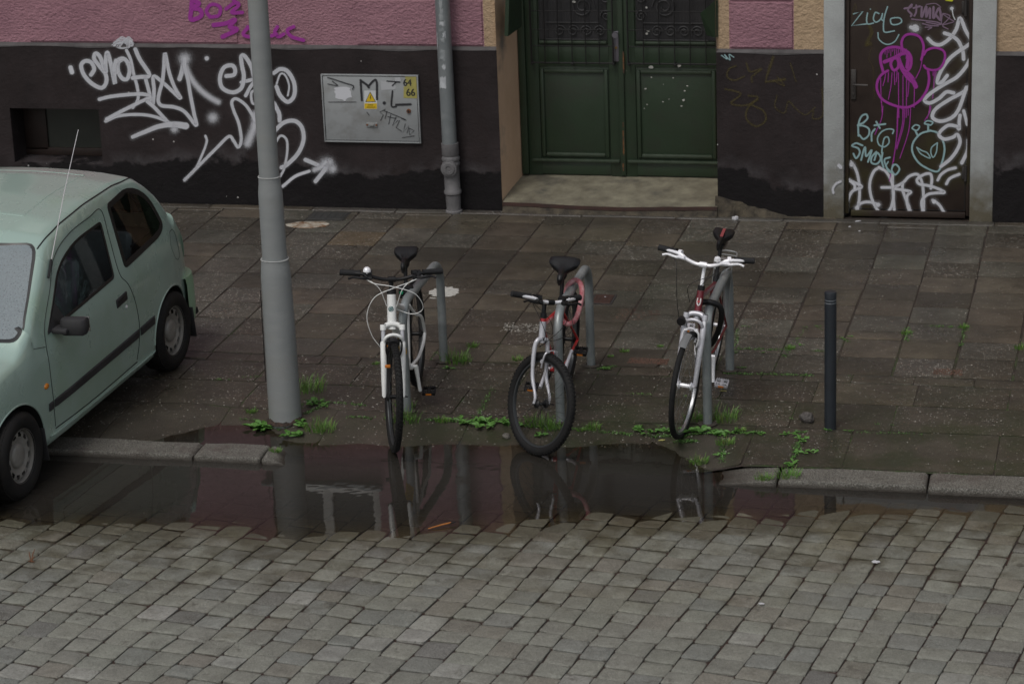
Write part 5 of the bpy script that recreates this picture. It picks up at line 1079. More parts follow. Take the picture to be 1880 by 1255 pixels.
# white suspension bicycle by the lamp post
B1 = bicycle('white suspension bicycle with silver bell and looping white cables beside the lamp post', (-4.34, 15.525, -.045), (-4.475, 16.68, 0), dict(
    R=.358, tyre=.025, lean=R(.6), steer=R(15), frame=M_wht, lower=M_wht, fork='susp', stg=M_sil, knobs=True, rim=M_rimb, crown=.765, head=.965, bar=1.055, barw=.66, rise=.035, sweep=.05, bar_mat=M_bk, tr=.024,
    seat_tube=.47, saddle=(0, .98), groove=True, crank=R(-84), crank_mat=M_wht, pedal='black', bell=-.95, badge='stripe', kink=True, curvy=True, accent=M_yf, cable_mat=M_wht, stanch=.22, sad_tilt=R(11),
    cables=[[(.00, -.185, .015), (.05, -.12, -.01), (.09, .0, -.02), (.09, .14, -.07), (.05, .20, -.18), (.0, .14, -.24), (-.05, .03, -.22)],
            [(.00, .185, .015), (.05, .12, -.0), (.09, .0, -.03), (.09, -.12, -.09), (.07, -.165, -.22), (.05, -.13, -.36), (.04, -.07, -.45)],
            [(.00, -.18, .015), (.05, -.09, -.04), (.03, -.035, -.17)], [(.00, .17, .015), (.05, .07, -.04), (.02, .03, -.18)]]))
b = B1; m = MB(); c = b['ST'] @ (b['fa']+b['u']*(b['rad']-.01)+b['nf']*.060); m.lathe([(0, .03), (.030, .03), (.036, .02), (.038, 0), (.026, -.03), (0, -.035)], Matrix.Translation(c) @ Matrix.Rotation(R(96), 4, 'Y') @ Matrix.Translation((0, 0, 0)), 18); b['build'](m, 'headlight', M_bk, b['root'])
m = MB(); c = b['sp_top']+Vector((.04, .0, -.17)); m.box(c, (.03, .10, .09), bev=.01); o = b['build'](m, 'lock_holder', M_bk, b['root']); m = MB(); m.lathe([(0, .004), (.012, .003), (.013, 0)], Matrix.Translation(c+Vector((.016, -.03, .0))) @ Matrix.Rotation(R(90), 4, 'Y'), 14); b['build'](m, 'green_button', mat('green plastic', (.0, .22, .10), .4), o)
m = MB(); c = b['ST'] @ (b['fa']+Vector((-.0, -.05, b['rad']*.62))); m.box(c+Vector((.03, .01, 0)), (.02, .035, .018), bev=.004); b['build'](m, 'fork_reflector', M_orng, b['root'])

# red mountain bicycle, front wheel turned
B2 = bicycle('red mountain bicycle with silver fork and front wheel turned, tyre at the puddle edge', (-3.435, 15.61, -.055), (-3.445, 16.76, 0), dict(
    R=.330, tyre=.027, lean=R(-3.2), steer=R(49), frame=M_red, fork_mat=M_sil, fork='rigid', knobs=True, rim=M_rimb, crown=.690, head=.83, bar=.93, barw=.56, rise=.02, sweep=.06, bar_mat=M_al, stem_mat=M_bk, tr=.016, stem=.06,
    seat_tube=.44, saddle=(0, .92), sad_w=.105, sad_len=.255, crank=R(152), crank_mat=M_sil, pedal='black', skew=-1, thin_cable=True, brake_mat=M_sil, sad_tilt=R(16),
    cables=[[(.01, -.15, -.01), (.10, -.11, -.10), (.09, -.02, -.22), (.03, .0, -.30)], [(.01, .15, -.01), (.11, .08, -.10), (.08, .0, -.24), (.03, -.01, -.30)], [(.01, .14, -.01), (.11, .15, -.14), (.02, .08, -.26), (-.06, .02, -.22)], [(.0, -.14, -.01), (.10, -.05, -.08), (.05, .05, -.20), (-.04, .02, -.20)]]))
b = B2; m = MB(); m.tube([b['ax'](.70), b['ax'](.81)], .0215, 16); b['build'](m, 'head_sleeve', M_sil, b['root'])

# dark red city bicycle leaning on the third hoop
B3 = bicycle('dark red trekking bicycle with white handlebar and rear carrier leaning towards the bollard', (-2.53, 15.89, -.02), (-2.50, 17.10, 0), dict(
    R=.352, tyre=.020, lean=R(-6.6), steer=R(-5), frame=M_dred, fork='susp', lower=M_sil, fork_mat=M_sil, stg=M_al, rim=M_rims, spoke=M_spk, hub=M_al, crown=.760, head=.92, bar=1.075, barw=.63, rise=.05, sweep=.07, bar_mat=M_al, stem_mat=M_al, tr=.0185, stem_r=.012,
    seat_tube=.52, saddle=(0, 1.04), groove=True, saddle_stripe=True, sad_w=.072, crank=R(-78), crank_mat=M_al, pedal='silver', badge='shield', alloy=True, lever_mat=M_al, thin_cable=True, brake_mat=M_al, shifter=False, stanch=.16, stem=.045,
    cables=[[(.0, -.21, .03), (.07, -.16, .0), (.12, -.13, -.20), (.09, -.10, -.40), (.07, -.06, -.47)], [(.0, .18, .02), (.07, .10, -.03), (.09, -.06, -.12), (.05, -.06, -.25)], [(.0, .17, .02), (.05, .10, -.02), (.05, .0, -.14), (-.02, .02, -.20)]]))
b = B3
def guard(bk_, c, r_, a0, a1, XF, m_):
    g = MB(); n = 26; vs = []
    for i in range(n+1):
        a = a0+(a1-a0)*i/n
        for j in range(7):
            t_ = -1+2*j/6; rr_ = r_-.010*t_*t_; vs.append(XF @ (c+Vector((rr_*math.cos(a), .026*t_, rr_*math.sin(a)))))
    g.add(vs, [(i*7+j, i*7+j+1, (i+1)*7+j+1, (i+1)*7+j) for i in range(n) for j in range(6)]); return bk_['build'](g, 'mudguard', m_, bk_['root'])
guard(b, b['fa'], b['rad']+.010, R(62), R(88), b['ST'], mat('grey mudguard', (.17, .175, .18), .4)); guard(b, b['rax'], b['rad']+.014, R(40), R(175), Matrix(), M_bk)
m = MB(); zc = b['rad']*2+.09; x0 = -.20
m.tube(catmull([(.10, -.02, zc-.02), (.06, -.055, zc), (-.10, -.06, zc), (-.26, -.055, zc), (-.29, 0, zc), (-.26, .055, zc), (-.10, .06, zc), (.06, .055, zc), (.10, .02, zc-.02)], 5), .006, 8)
for xx in (.04, -.04, -.12, -.20): m.tube([(xx, -.057, zc), (xx, .057, zc)], .0045, 6)
for s_ in (-1, 1): m.tube([(0, s_*.07, b['rad']+.01), (-.03, s_*.058, zc)], .005, 6); m.tube([(.10, s_*.02, zc-.02), b['st_top']+Vector((.0, s_*.02, -.08))], .004, 6)
m.box((-.10, 0, zc+.004), (.05, .11, .004), bev=.001); b['build'](m, 'rear_carrier', mat('grey alloy carrier', (.34, .35, .35), .4, metal=.6), b['root'])
m = MB(); c = b['ST'] @ (b['fa']+b['u']*(b['rad']+.06)+b['nf']*.05+Vector((0, -.075, 0))); m.lathe([(0, .03), (.026, .03), (.030, .02), (.022, -.02), (0, -.03)], Matrix.Translation(c) @ Matrix.Rotation(R(96), 4, 'Y'), 16); b['build'](m, 'headlight', M_bk, b['root'])
m = MB(); c = b['ST'] @ (b['bar_c']+Vector((.0, .09, .035))); m.lathe([(0, .034), (.010, .033), (.020, .026), (.022, .004), (.006, 0), (.006, -.02)], Matrix.Translation(c), 16); b['build'](m, 'bell', M_al, b['root'])

# locks
def world_tube(name, label, cat, pts, r_, m_, n=10, closed=False, extra=None, k=8):
    c = sum((Vector(p) for p in pts), Vector())/len(pts); t_ = thing(name, label, cat, c); mb_ = MB(); mb_.tube(catmull(pts, k, closed), r_, n, closed=closed); mb_.build('sleeve', m_, t_); return t_
M_pink = mat('faded red lock sleeve', (.38, .10, .12), .8, col2=(.52, .30, .31), ns=24, contrast=.25, bump=.003, bs=120)
x2 = -3.335; tw = Vector((x2, 16.40, .745))
world_tube('bicycle_lock', 'faded pink fabric sleeved chain looped over the middle hoop and red frame', 'bike lock', [(x2-.06, 16.50, .66), (x2-.04, 16.54, .77), (x2+.01, 16.58, .80), (x2+.055, 16.53, .765), (x2+.058, 16.47, .68), (x2+.03, 16.42, .58), (x2-.02, 16.40, .55), (x2-.07, 16.43, .58)], .0175, M_pink, 12, True)
x3 = -2.365
world_tube('bicycle_lock', 'black sleeved lock looped round the hoop under the dark red frame', 'bike lock', [(x3-.09, 16.26, .765), (x3-.02, 16.22, .79), (x3+.05, 16.24, .755), (x3+.055, 16.27, .66), (x3+.01, 16.33, .52), (x3-.05, 16.38, .44), (x3-.085, 16.42, .55), (x3-.10, 16.34, .70)], .019, M_bk, 12, True)
# ------------------------------------------------------------------ parked car
M_car = mat('pale green car paint', (.36, .48, .43), .28, metal=.15, coat=.8, col2=(.33, .445, .395), ns=2.2, contrast=.5, rvar=.05, col3=(.30, .42, .34), n3=1.6)
M_carin = mat('dark car underside', (.008, .008, .008), .9)
M_trim = mat('faded black trim', (.032, .031, .034), .6, col2=(.020, .020, .022), ns=9, bump=.0005, bs=150)
M_seal = mat('window rubber', (.010, .010, .011), .4)
M_seam = mat('panel gap', (.012, .016, .014), .7)
M_seat = mat('grey seat cloth', (.30, .32, .34), .9, col2=(.22, .24, .26), ns=12)
M_tyc = mat('car tyre rubber', (.008, .008, .009), .7, col2=(.015, .0135, .012), ns=14, spec=.3)
M_whl = mat('dusty steel wheel', (.34, .33, .31), .45, metal=.25, col2=(.20, .185, .165), ns=9, contrast=.5)
gm = bpy.data.materials.new('car glass'); gm.use_nodes = True; t = gm.node_tree; N = t.nodes; L = t.links; N.clear()
tr = N.new('ShaderNodeBsdfTransparent'); tr.inputs[0].default_value = (.80, .86, .84, 1); gl = N.new('ShaderNodeBsdfGlossy'); gl.inputs['Roughness'].default_value = .02
fr = N.new('ShaderNodeFresnel'); fr.inputs[0].default_value = 1.5; mx = N.new('ShaderNodeMixShader'); ot = N.new('ShaderNodeOutputMaterial')
L.new(fr.outputs[0], mx.inputs[0]); L.new(tr.outputs[0], mx.inputs[1]); L.new(gl.outputs[0], mx.inputs[2]); L.new(mx.outputs[0], ot.inputs[0])
# windscreen: the same glass with rain drops and sky reflection painted as pale diffuse
gw = bpy.data.materials.new('wet windscreen'); gw.use_nodes = True; t = gw.node_tree; N = t.nodes; L = t.links; N.clear()
tr = N.new('ShaderNodeBsdfTransparent'); tr.inputs[0].default_value = (.45, .52, .52, 1); gl = N.new('ShaderNodeBsdfGlossy'); gl.inputs['Roughness'].default_value = .06
df = N.new('ShaderNodeBsdfDiffuse'); df.inputs[0].default_value = (.50, .58, .62, 1)
fr = N.new('ShaderNodeFresnel'); fr.inputs[0].default_value = 1.6; mx = N.new('ShaderNodeMixShader'); m0 = N.new('ShaderNodeMixShader'); ot = N.new('ShaderNodeOutputMaterial')
tc = N.new('ShaderNodeTexCoord'); vo = N.new('ShaderNodeTexVoronoi'); vo.inputs['Scale'].default_value = 60; L.new(tc.outputs['Object'], vo.inputs['Vector'])
ns_ = N.new('ShaderNodeTexNoise'); ns_.inputs['Scale'].default_value = 90; L.new(tc.outputs['Object'], ns_.inputs['Vector'])
k = mathn(N, L, 'ADD', .40, mathn(N, L, 'MULTIPLY', mathn(N, L, 'SUBTRACT', ns_.outputs['Fac'], .5), .22)); k = mathn(N, L, 'SUBTRACT', k, mathn(N, L, 'MULTIPLY', mathn(N, L, 'LESS_THAN', vo.outputs['Distance'], .22), .14), True)
L.new(k, m0.inputs[0]); L.new(tr.outputs[0], m0.inputs[1]); L.new(df.outputs[0], m0.inputs[2]); L.new(fr.outputs[0], mx.inputs[0]); L.new(m0.outputs[0], mx.inputs[1]); L.new(gl.outputs[0], mx.inputs[2]); L.new(mx.outputs[0], ot.inputs[0])

rwP, fwP = Vector((-6.25, 16.78, 0)), Vector((-6.465, 14.42, -.08))      # contact points of the near wheels
fwd = (fwP-rwP).normalized(); lft = Vector((0, 0, 1)).cross(fwd).normalized(); upc = fwd.cross(lft)
HWC = .815
CM = Matrix.Translation((rwP+fwP)/2 - lft*(HWC-.012)) @ Matrix((fwd, lft, upc)).transposed().to_4x4()
car = thing('parked_car', 'pale green three-door hatchback parked half on the kerb with whip aerial', 'car', CM)
def cbuild(mb, name, m, par=None, **k): return mb.build(name, m, par or car, local=True, **k)
XR, XF = -1.19, 1.13       # axles
def T(tab): return lambda x: lerp_tab(tab, x)
def smt(tab, x, h=.05): f = T(tab); return (f(x-h)+2*f(x)+f(x+h))/4
ZTOP = [(-1.86, .46), (-1.80, .57), (-1.72, .69), (-1.64, .81), (-1.57, .93), (-1.51, 1.03), (-1.42, 1.155), (-1.32, 1.285), (-1.21, 1.385), (-1.06, 1.485), (-.75, 1.535), (-.3, 1.542), (.05, 1.515), (.24, 1.468), (.34, 1.415), (.60, 1.205), (.93, .955), (1.02, .915), (1.25, .895), (1.50, .845), (1.68, .775), (1.79, .68), (1.85, .55)]
WB = [(-1.90, .45), (-1.86, .54), (-1.78, .63), (-1.65, .71), (-1.5, .755), (-1.3, .79), (-1.1, .805), (-.6, .812), (.4, .812), (.9, .80), (1.2, .785), (1.5, .745), (1.68, .68), (1.79, .58), (1.85, .46)]
ZB = [(-1.9, .44), (-1.75, .70), (-1.62, .83), (-1.4, .935), (-1, .965), (-.4, .94), (.3, .895), (.7, .865), (1.0, .835), (1.5, .77), (1.68, .70), (1.79, .60), (1.85, .49)]
ZLO = [(-1.9, .30), (-1.8, .24), (-1.5, .21), (1.5, .19), (1.75, .22), (1.85, .30)]
def section(x, n=64):
    zt = smt(ZTOP, x, .03); wb_ = smt(WB, x, .04); zb = min(smt(ZB, x, .05), zt-.05); zl = T(ZLO)(x)
    gh = zt-zb; inward = .27*max(0, min(gh, .55)-.06); ye = max(.05, wb_-.015-inward)      # y of roof edge
    crown = .035+.03*smooth01(gh/.3)*0; ze = zt-crown-.012
    if gh < .14 and x > 0: ye = wb_*.90; 
    elif x > 0:
        f = smooth01((gh-.14)/.12); ye = ye*f+wb_*.90*(1-f)
    P = [Vector((wb_-.035, zl)), Vector((wb_-.010, zl+.05)), Vector((wb_+.002, .50 if zb > .6 else (zl+zb)/2)), Vector((wb_-.004, zb-.11 if zb > .7 else zb-.03)), Vector((wb_-.020, zb)), Vector((ye+(.0 if gh > .2 else .03), ze)), Vector((ye*.62, zt-.016)), Vector((ye*.3, zt-.004)), Vector((0, zt))]
    # rounded corner at the roof edge
    out = []
    rad_ = .075 if gh > .2 else .05
    for i, p in enumerate(P):
        if i == 5:
            a = (P[4]-p); b_ = (P[6]-p); ra = min(rad_, a.length*.45); rb = min(rad_, b_.length*.45); a = p+a.normalized()*ra; b_ = p+b_.normalized()*rb
            for j in range(7): tt = j/6; out.append(a*(1-tt)**2+p*2*tt*(1-tt)+b_*tt*tt)
        elif i == 4:
            a = (P[3]-p); b_ = (P[5]-p) if True else None; ra = min(.035, a.length*.4); rb = min(.035, b_.length*.4); a = p+a.normalized()*ra; b_ = p+b_.normalized()*rb
            for j in range(5): tt = j/4; out.append(a*(1-tt)**2+p*2*tt*(1-tt)+b_*tt*tt)
        else: out.append(p)
    # resample: lower part (to belt) 18 pts, upper side 16, roof 14
    def res(pts, k):
        d = [0]
        for a, b_ in zip(pts, pts[1:]): d.append(d[-1]+(b_-a).length)
        r = []; tot = d[-1]
        for i in range(k):
            s_ = tot*i/(k-1); j = 0
            while j < len(d)-2 and d[j+1] < s_: j += 1
            f = (s_-d[j])/max(1e-9, d[j+1]-d[j]); r.append(pts[j]*(1-f)+pts[j+1]*f)
        return r
    low = out[:7]; low = low[:4]+low[4:7]; A = res([out[0], out[1], out[2], out[3], out[4], out[5], out[6]], 14); side = res(out[6:12], 10); cor = res(out[11:16], 8); top = res(out[15:], 12)
    return A + side[1:] + cor[1:] + top[1:]
xs = list(np.linspace(-1.84, -1.05, 46)) + list(np.linspace(-1.02, .2, 36)) + list(np.linspace(.22, 1.1, 50)) + list(np.linspace(1.14, 1.85, 34))
secs = [section(x) for x in xs]; K = len(secs[0])
bm = bmesh.new(); G = []
for x, s_ in zip(xs, secs):
    row = [bm.verts.new((x, p.x, p.y)) for p in s_] + [bm.verts.new((x, -p.x, p.y)) for p in s_[-2::-1]]; G.append(row)
NR = len(G[0])
for i in range(len(G)-1):
    for j in range(NR-1): bm.faces.new((G[i][j], G[i][j+1], G[i+1][j+1], G[i+1][j]))
for row, rev in ((G[0], False), (G[-1], True)):
    k2 = NR//2
    for j in range(k2):
        a, b_, c, d_ = row[j], row[j+1], row[NR-2-j], row[NR-1-j]
        vs = [a, b_, c, d_] if b_ is not c else [a, b_, d_]
        try: bm.faces.new(vs if rev else vs[::-1])
        except Exception: pass
bmesh.ops.recalc_face_normals(bm, faces=bm.faces[:])
bm.normal_update()
BODY_BVH = BVHTree.FromBMesh(bm)
def cutset(faces, poly, axes):
    """split faces along the edges of a convex polygon given in two axes; returns the faces inside"""
    cen = sum((Vector(p) for p in poly), Vector((0, 0)))/len(poly); S = list(faces)
    for i in range(len(poly)):
        a, b_ = Vector(poly[i]), Vector(poly[(i+1) % len(poly)]); e = b_-a
        n2 = Vector((e.y, -e.x)).normalized()
        if n2.dot(cen-a) > 0: n2 = -n2
        co = Vector((0, 0, 0)); no = Vector((0, 0, 0)); co[axes[0]], co[axes[1]] = a; no[axes[0]], no[axes[1]] = n2
        geom = set(S)
        for f in S: geom.update(f.edges); geom.update(f.verts)
        r = bmesh.ops.bisect_plane(bm, geom=list(geom), plane_co=co, plane_no=no, dist=1e-6)
        S = [f for f in r['geom'] if isinstance(f, bmesh.types.BMFace) and (f.calc_center_median()-co).dot(no) < 0]
    return S
def rnd_poly(P, r, n=4):
    P = [Vector(p) for p in P]; out = []; k = len(P)
    for i in range(k):
        p = P[i]; ri = r[i] if isinstance(r, (list, tuple)) else r; a = P[i-1]-p; b_ = P[(i+1) % k]-p; ra = min(ri, a.length*.45); rb = min(ri, b_.length*.45); a = p+a.normalized()*ra; b_ = p+b_.normalized()*rb
        for j in range(n+1): tt = j/n; out.append(tuple(a*(1-tt)**2+p*2*tt*(1-tt)+b_*tt*tt))
    return out
DOORW = rnd_poly([(.60, .905), (.235, 1.235), (-.02, 1.318), (-.425, 1.325), (-.375, .952)], [.02, .10, .25, .03, .03])
QW = rnd_poly([(-.545, .960), (-.572, 1.395), (-.94, 1.42), (-1.18, 1.275), (-1.27, 1.04), (-1.17, 1.00)], [.04, .03, .18, .16, .06, .08])
glass = {}
def grab(poly, axes, cond, key):
    S = cutset([f for f in bm.faces if cond(f)], poly, axes); glass.setdefault(key, []); 
    vs = {}; fs = []; 
    mb = MB(); idx = {}
    for f in S:
        t_ = []
        for v in f.verts:
            if v.index < 0 or v not in idx: idx[v] = len(mb.v); mb.v.append(v.co.copy())
            t_.append(idx[v])
        mb.f.append(tuple(t_)); mb.m.append(0)
    glass[key].append(mb); bmesh.ops.delete(bm, geom=S, context='FACES')
for sgn in (1, -1):
    c_ = lambda f: f.calc_center_median().y*sgn > .45 and f.calc_center_median().z > .86 and f.calc_center_median().z < 1.45 and abs(f.normal.y) > .4
    grab(DOORW, (0, 2), c_, 'door_window'); grab(QW, (0, 2), c_, 'side_window')
WS = rnd_poly([(.735, .945), (.615, 1.40), (-.615, 1.40), (-.735, .945)], .07)
grab(WS, (1, 2), lambda f: .25 < f.calc_center_median().x < 1.02 and f.normal.x > .2, 'windscreen')
RW = rnd_poly([(.53, 1.04), (.45, 1.38), (-.45, 1.38), (-.53, 1.04)], .08)
grab(RW, (1, 2), lambda f: f.calc_center_median().x < -1.15 and f.normal.x < -.2 and abs(f.calc_center_median().y) < .66, 'rear_window')
# wheel arches
for sgn in (1, -1):
    for cx in (XR, XF):
        rA = .330; arch = [(cx+rA*math.cos(a)*1.0, .285+rA*math.sin(a)*.98) for a in [math.pi*2*i/28 for i in range(28)]]
        S = cutset([f for f in bm.faces if f.calc_center_median().y*sgn > .35 and abs(f.calc_center_median().x-cx) < .7 and f.calc_center_median().z < .9], arch, (0, 2)); bmesh.ops.delete(bm, geom=S, context='FACES')
bm.verts.index_update(); mb = MB(); mb.v = [v.co.copy() for v in bm.verts]; mb.f = [tuple(v.index for v in f.verts) for f in bm.faces]; mb.m = [0]*len(mb.f)
body = cbuild(mb, 'body', M_car, angle=35)
def side_y(x, z, sgn=1):
    h = BODY_BVH.ray_cast(Vector((x, sgn*2, z)), Vector((0, -sgn, 0)))
    return h[0] if h[0] else Vector((x, sgn*.8, z))
def top_z(x, y):
    h = BODY_BVH.ray_cast(Vector((x, y, 3)), Vector((0, 0, -1))); return h[0] if h[0] else Vector((x, y, 1))
# wheel wells and floor
mb = MB()
for sgn in (1, -1):
    for cx in (XR, XF):
        n = 22; vs = []
        for i in range(n+1):
            a = -R(12)+(math.pi+R(24))*i/n
            for yy_ in (.812, .795, .50): vs.append((cx+.326*math.cos(a), sgn*(yy_ if yy_ < .6 else side_y(cx+.326*math.cos(a)*1.02, .285+.32*math.sin(a), sgn).y*sgn-.002-(.812-yy_)), .285+.320*math.sin(a)))
        mb.add(vs, [(i*3+j, i*3+j+1, (i+1)*3+j+1, (i+1)*3+j) for i in range(n) for j in range(2)], 0)
        mb.add([(cx+.33*math.cos(-R(12)+(math.pi+R(24))*i/n), sgn*.50, .285+.32*math.sin(-R(12)+(math.pi+R(24))*i/n)) for i in range(n+1)], [tuple(range(n+1))], 0)
mb.box((0, 0, .24), (3.5, 1.46, .04)); 
uc = cbuild(mb, 'underbody', M_carin, smooth=False)
# arch lips
for sgn in (1, -1):
    for cx in (XR, XF):
        lp_ = MB(); P = []
        for i in range(25):
            a = R(2)+(math.pi-R(4))*i/24; x, z = cx+.330*math.cos(a), .285+.323*math.sin(a); q = side_y(x, z, sgn); P.append(q+Vector((0, sgn*-.002, 0)))
        lp_.tube(P, .007, 6); cbuild(lp_, 'arch_lip', M_car, body)
# windows with black rims
def window_parts(key, matg, rimw, rimout=.003):
    for gmb in glass[key]:
        g = MB(); g.v = [v.copy() for v in gmb.v]; g.f = gmb.f; g.m = gmb.m; o = cbuild(g, key, matg, angle=0)
        cen = sum(g.v, Vector())/len(g.v)
        # boundary loop
        ec = {}
        for f in g.f:
            for a, b_ in zip(f, f[1:]+f[:1]): k = (min(a, b_), max(a, b_)); ec[k] = ec.get(k, 0)+1
        nb = {}
        for (a, b_), c in ec.items():
            if c == 1: nb.setdefault(a, []).append(b_); nb.setdefault(b_, []).append(a)
        if not nb: continue
        s0 = next(iter(nb)); loop = [s0]; prev = None; cur = s0
        while True:
            nx = [q for q in nb[cur] if q != prev and q not in loop[1:]]
            if not nx or nx[0] == s0: break
            prev, cur = cur, nx[0]; loop.append(cur)
            if len(loop) > 4000: break
        P = [g.v[i] for i in loop]; P = [p for i, p in enumerate(P) if i == 0 or (p-P[i-1]).length > .006]
        while (P[0]-P[-1]).length < .006: P.pop()
        out = Vector((0, 1 if cen.y > 0 else -1, 0)) if 'side' in key or 'door' in key else (Vector((.7, 0, .6)) if key == 'windscreen' else Vector((-.7, 0, .6)))
        rm = MB(); n = len(P); vs = []
        for i, p in enumerate(P):
            inn = (cen-p); t_ = (P[(i+1) % n]-P[i-1]).normalized(); inn = (inn-t_*inn.dot(t_)).normalized()
            vs += [p-inn*.004+out*-.004, p-inn*.004+out*rimout, p+inn*rimw*.35+out*(rimout+.001), p+inn*rimw+out*rimout*.6, p+inn*rimw-out*.003]
        rm.add(vs, [(i*5+j, i*5+j+1, ((i+1) % n)*5+j+1, ((i+1) % n)*5+j) for i in range(n) for j in range(4)]); cbuild(rm, 'rubber_seal', M_seal, o)
window_parts('door_window', gm, .016); window_parts('side_window', gm, .036); window_parts('windscreen', gw, .028); window_parts('rear_window', gm, .03)
# panel gaps
def gap(pts, r_=.0035, sgn=1, mode='side', mt=M_seam, name='panel_gap', k=6):
    P = catmull([(p[0], p[1]) for p in pts], k); g = MB(); Q = []
    for p in P:
        q = side_y(p.x, p.y, sgn) if mode == 'side' else top_z(p.x, p.y); Q.append(q)
    g.tube(Q, r_, 5); return cbuild(g, name, mt, body)
for sgn in (1, -1):
    gap([(.665, .30), (.67, .50), (.665, .70), (.655, .84), (.60, .965), (.42, 1.13), (.24, 1.30), (.0, 1.375), (-.30, 1.392), (-.475, 1.39), (-.47, 1.20), (-.455, .96), (-.53, .86), (-.60, .72), (-.625, .55), (-.60, .40), (-.555, .30)], .0032, sgn); gap([(-.555, .285), (.1, .275), (.665, .285)], .004, sgn); gap([(.665, .84), (.78, .868), (.80, .872)], .002, sgn)
    gap([(-1.34, .96), (-1.42, .955), (-1.455, .90), (-1.46, .76), (-1.42, .735), (-1.36, .76)], .0022, sgn); gap([(-1.36, .76), (-1.30, .86), (-1.34, .96)], .0014, sgn)
gap([(.33, .625), (.2, .640), (0, .648), (-.4, .650), (-.8, .645), (-1.06, .630), (-1.13, .62)], .0055, 1, 'top', M_seal, 'roof_gutter'); gap([(.33, -.625), (.2, -.640), (0, -.648), (-.4, -.650), (-.8, -.645), (-1.06, -.630), (-1.13, -.62)], .0055, 1, 'top', M_seal, 'roof_gutter')
for s_ in (1, -1): gap([(1.05, s_*.66), (1.3, s_*.655), (1.6, s_*.60)], .003, 1, 'top')
gap([(1.035, .66), (1.045, .4), (1.05, 0), (1.045, -.4), (1.035, -.66)], .006, 1, 'top', M_trim, 'scuttle')
# pressed ribs in the roof
for s_ in (1, -1):
    for y0 in (.16, .34):
        pass
rb = MB(); P = [top_z(x, .36) for x in np.linspace(.05, -.85, 20)]; 
for y0, r_ in ((.40, .006), (-.40, .006)): rb.tube([top_z(x, y0)-Vector((0, 0, .003)) for x in np.linspace(.05, -.85, 20)], r_, 8)
for x0 in (.05, -.85): rb.tube([top_z(x0, y)-Vector((0, 0, .003)) for y in np.linspace(-.40, .40, 16)], .006, 8)
cbuild(rb, 'roof_rib', M_car, body)
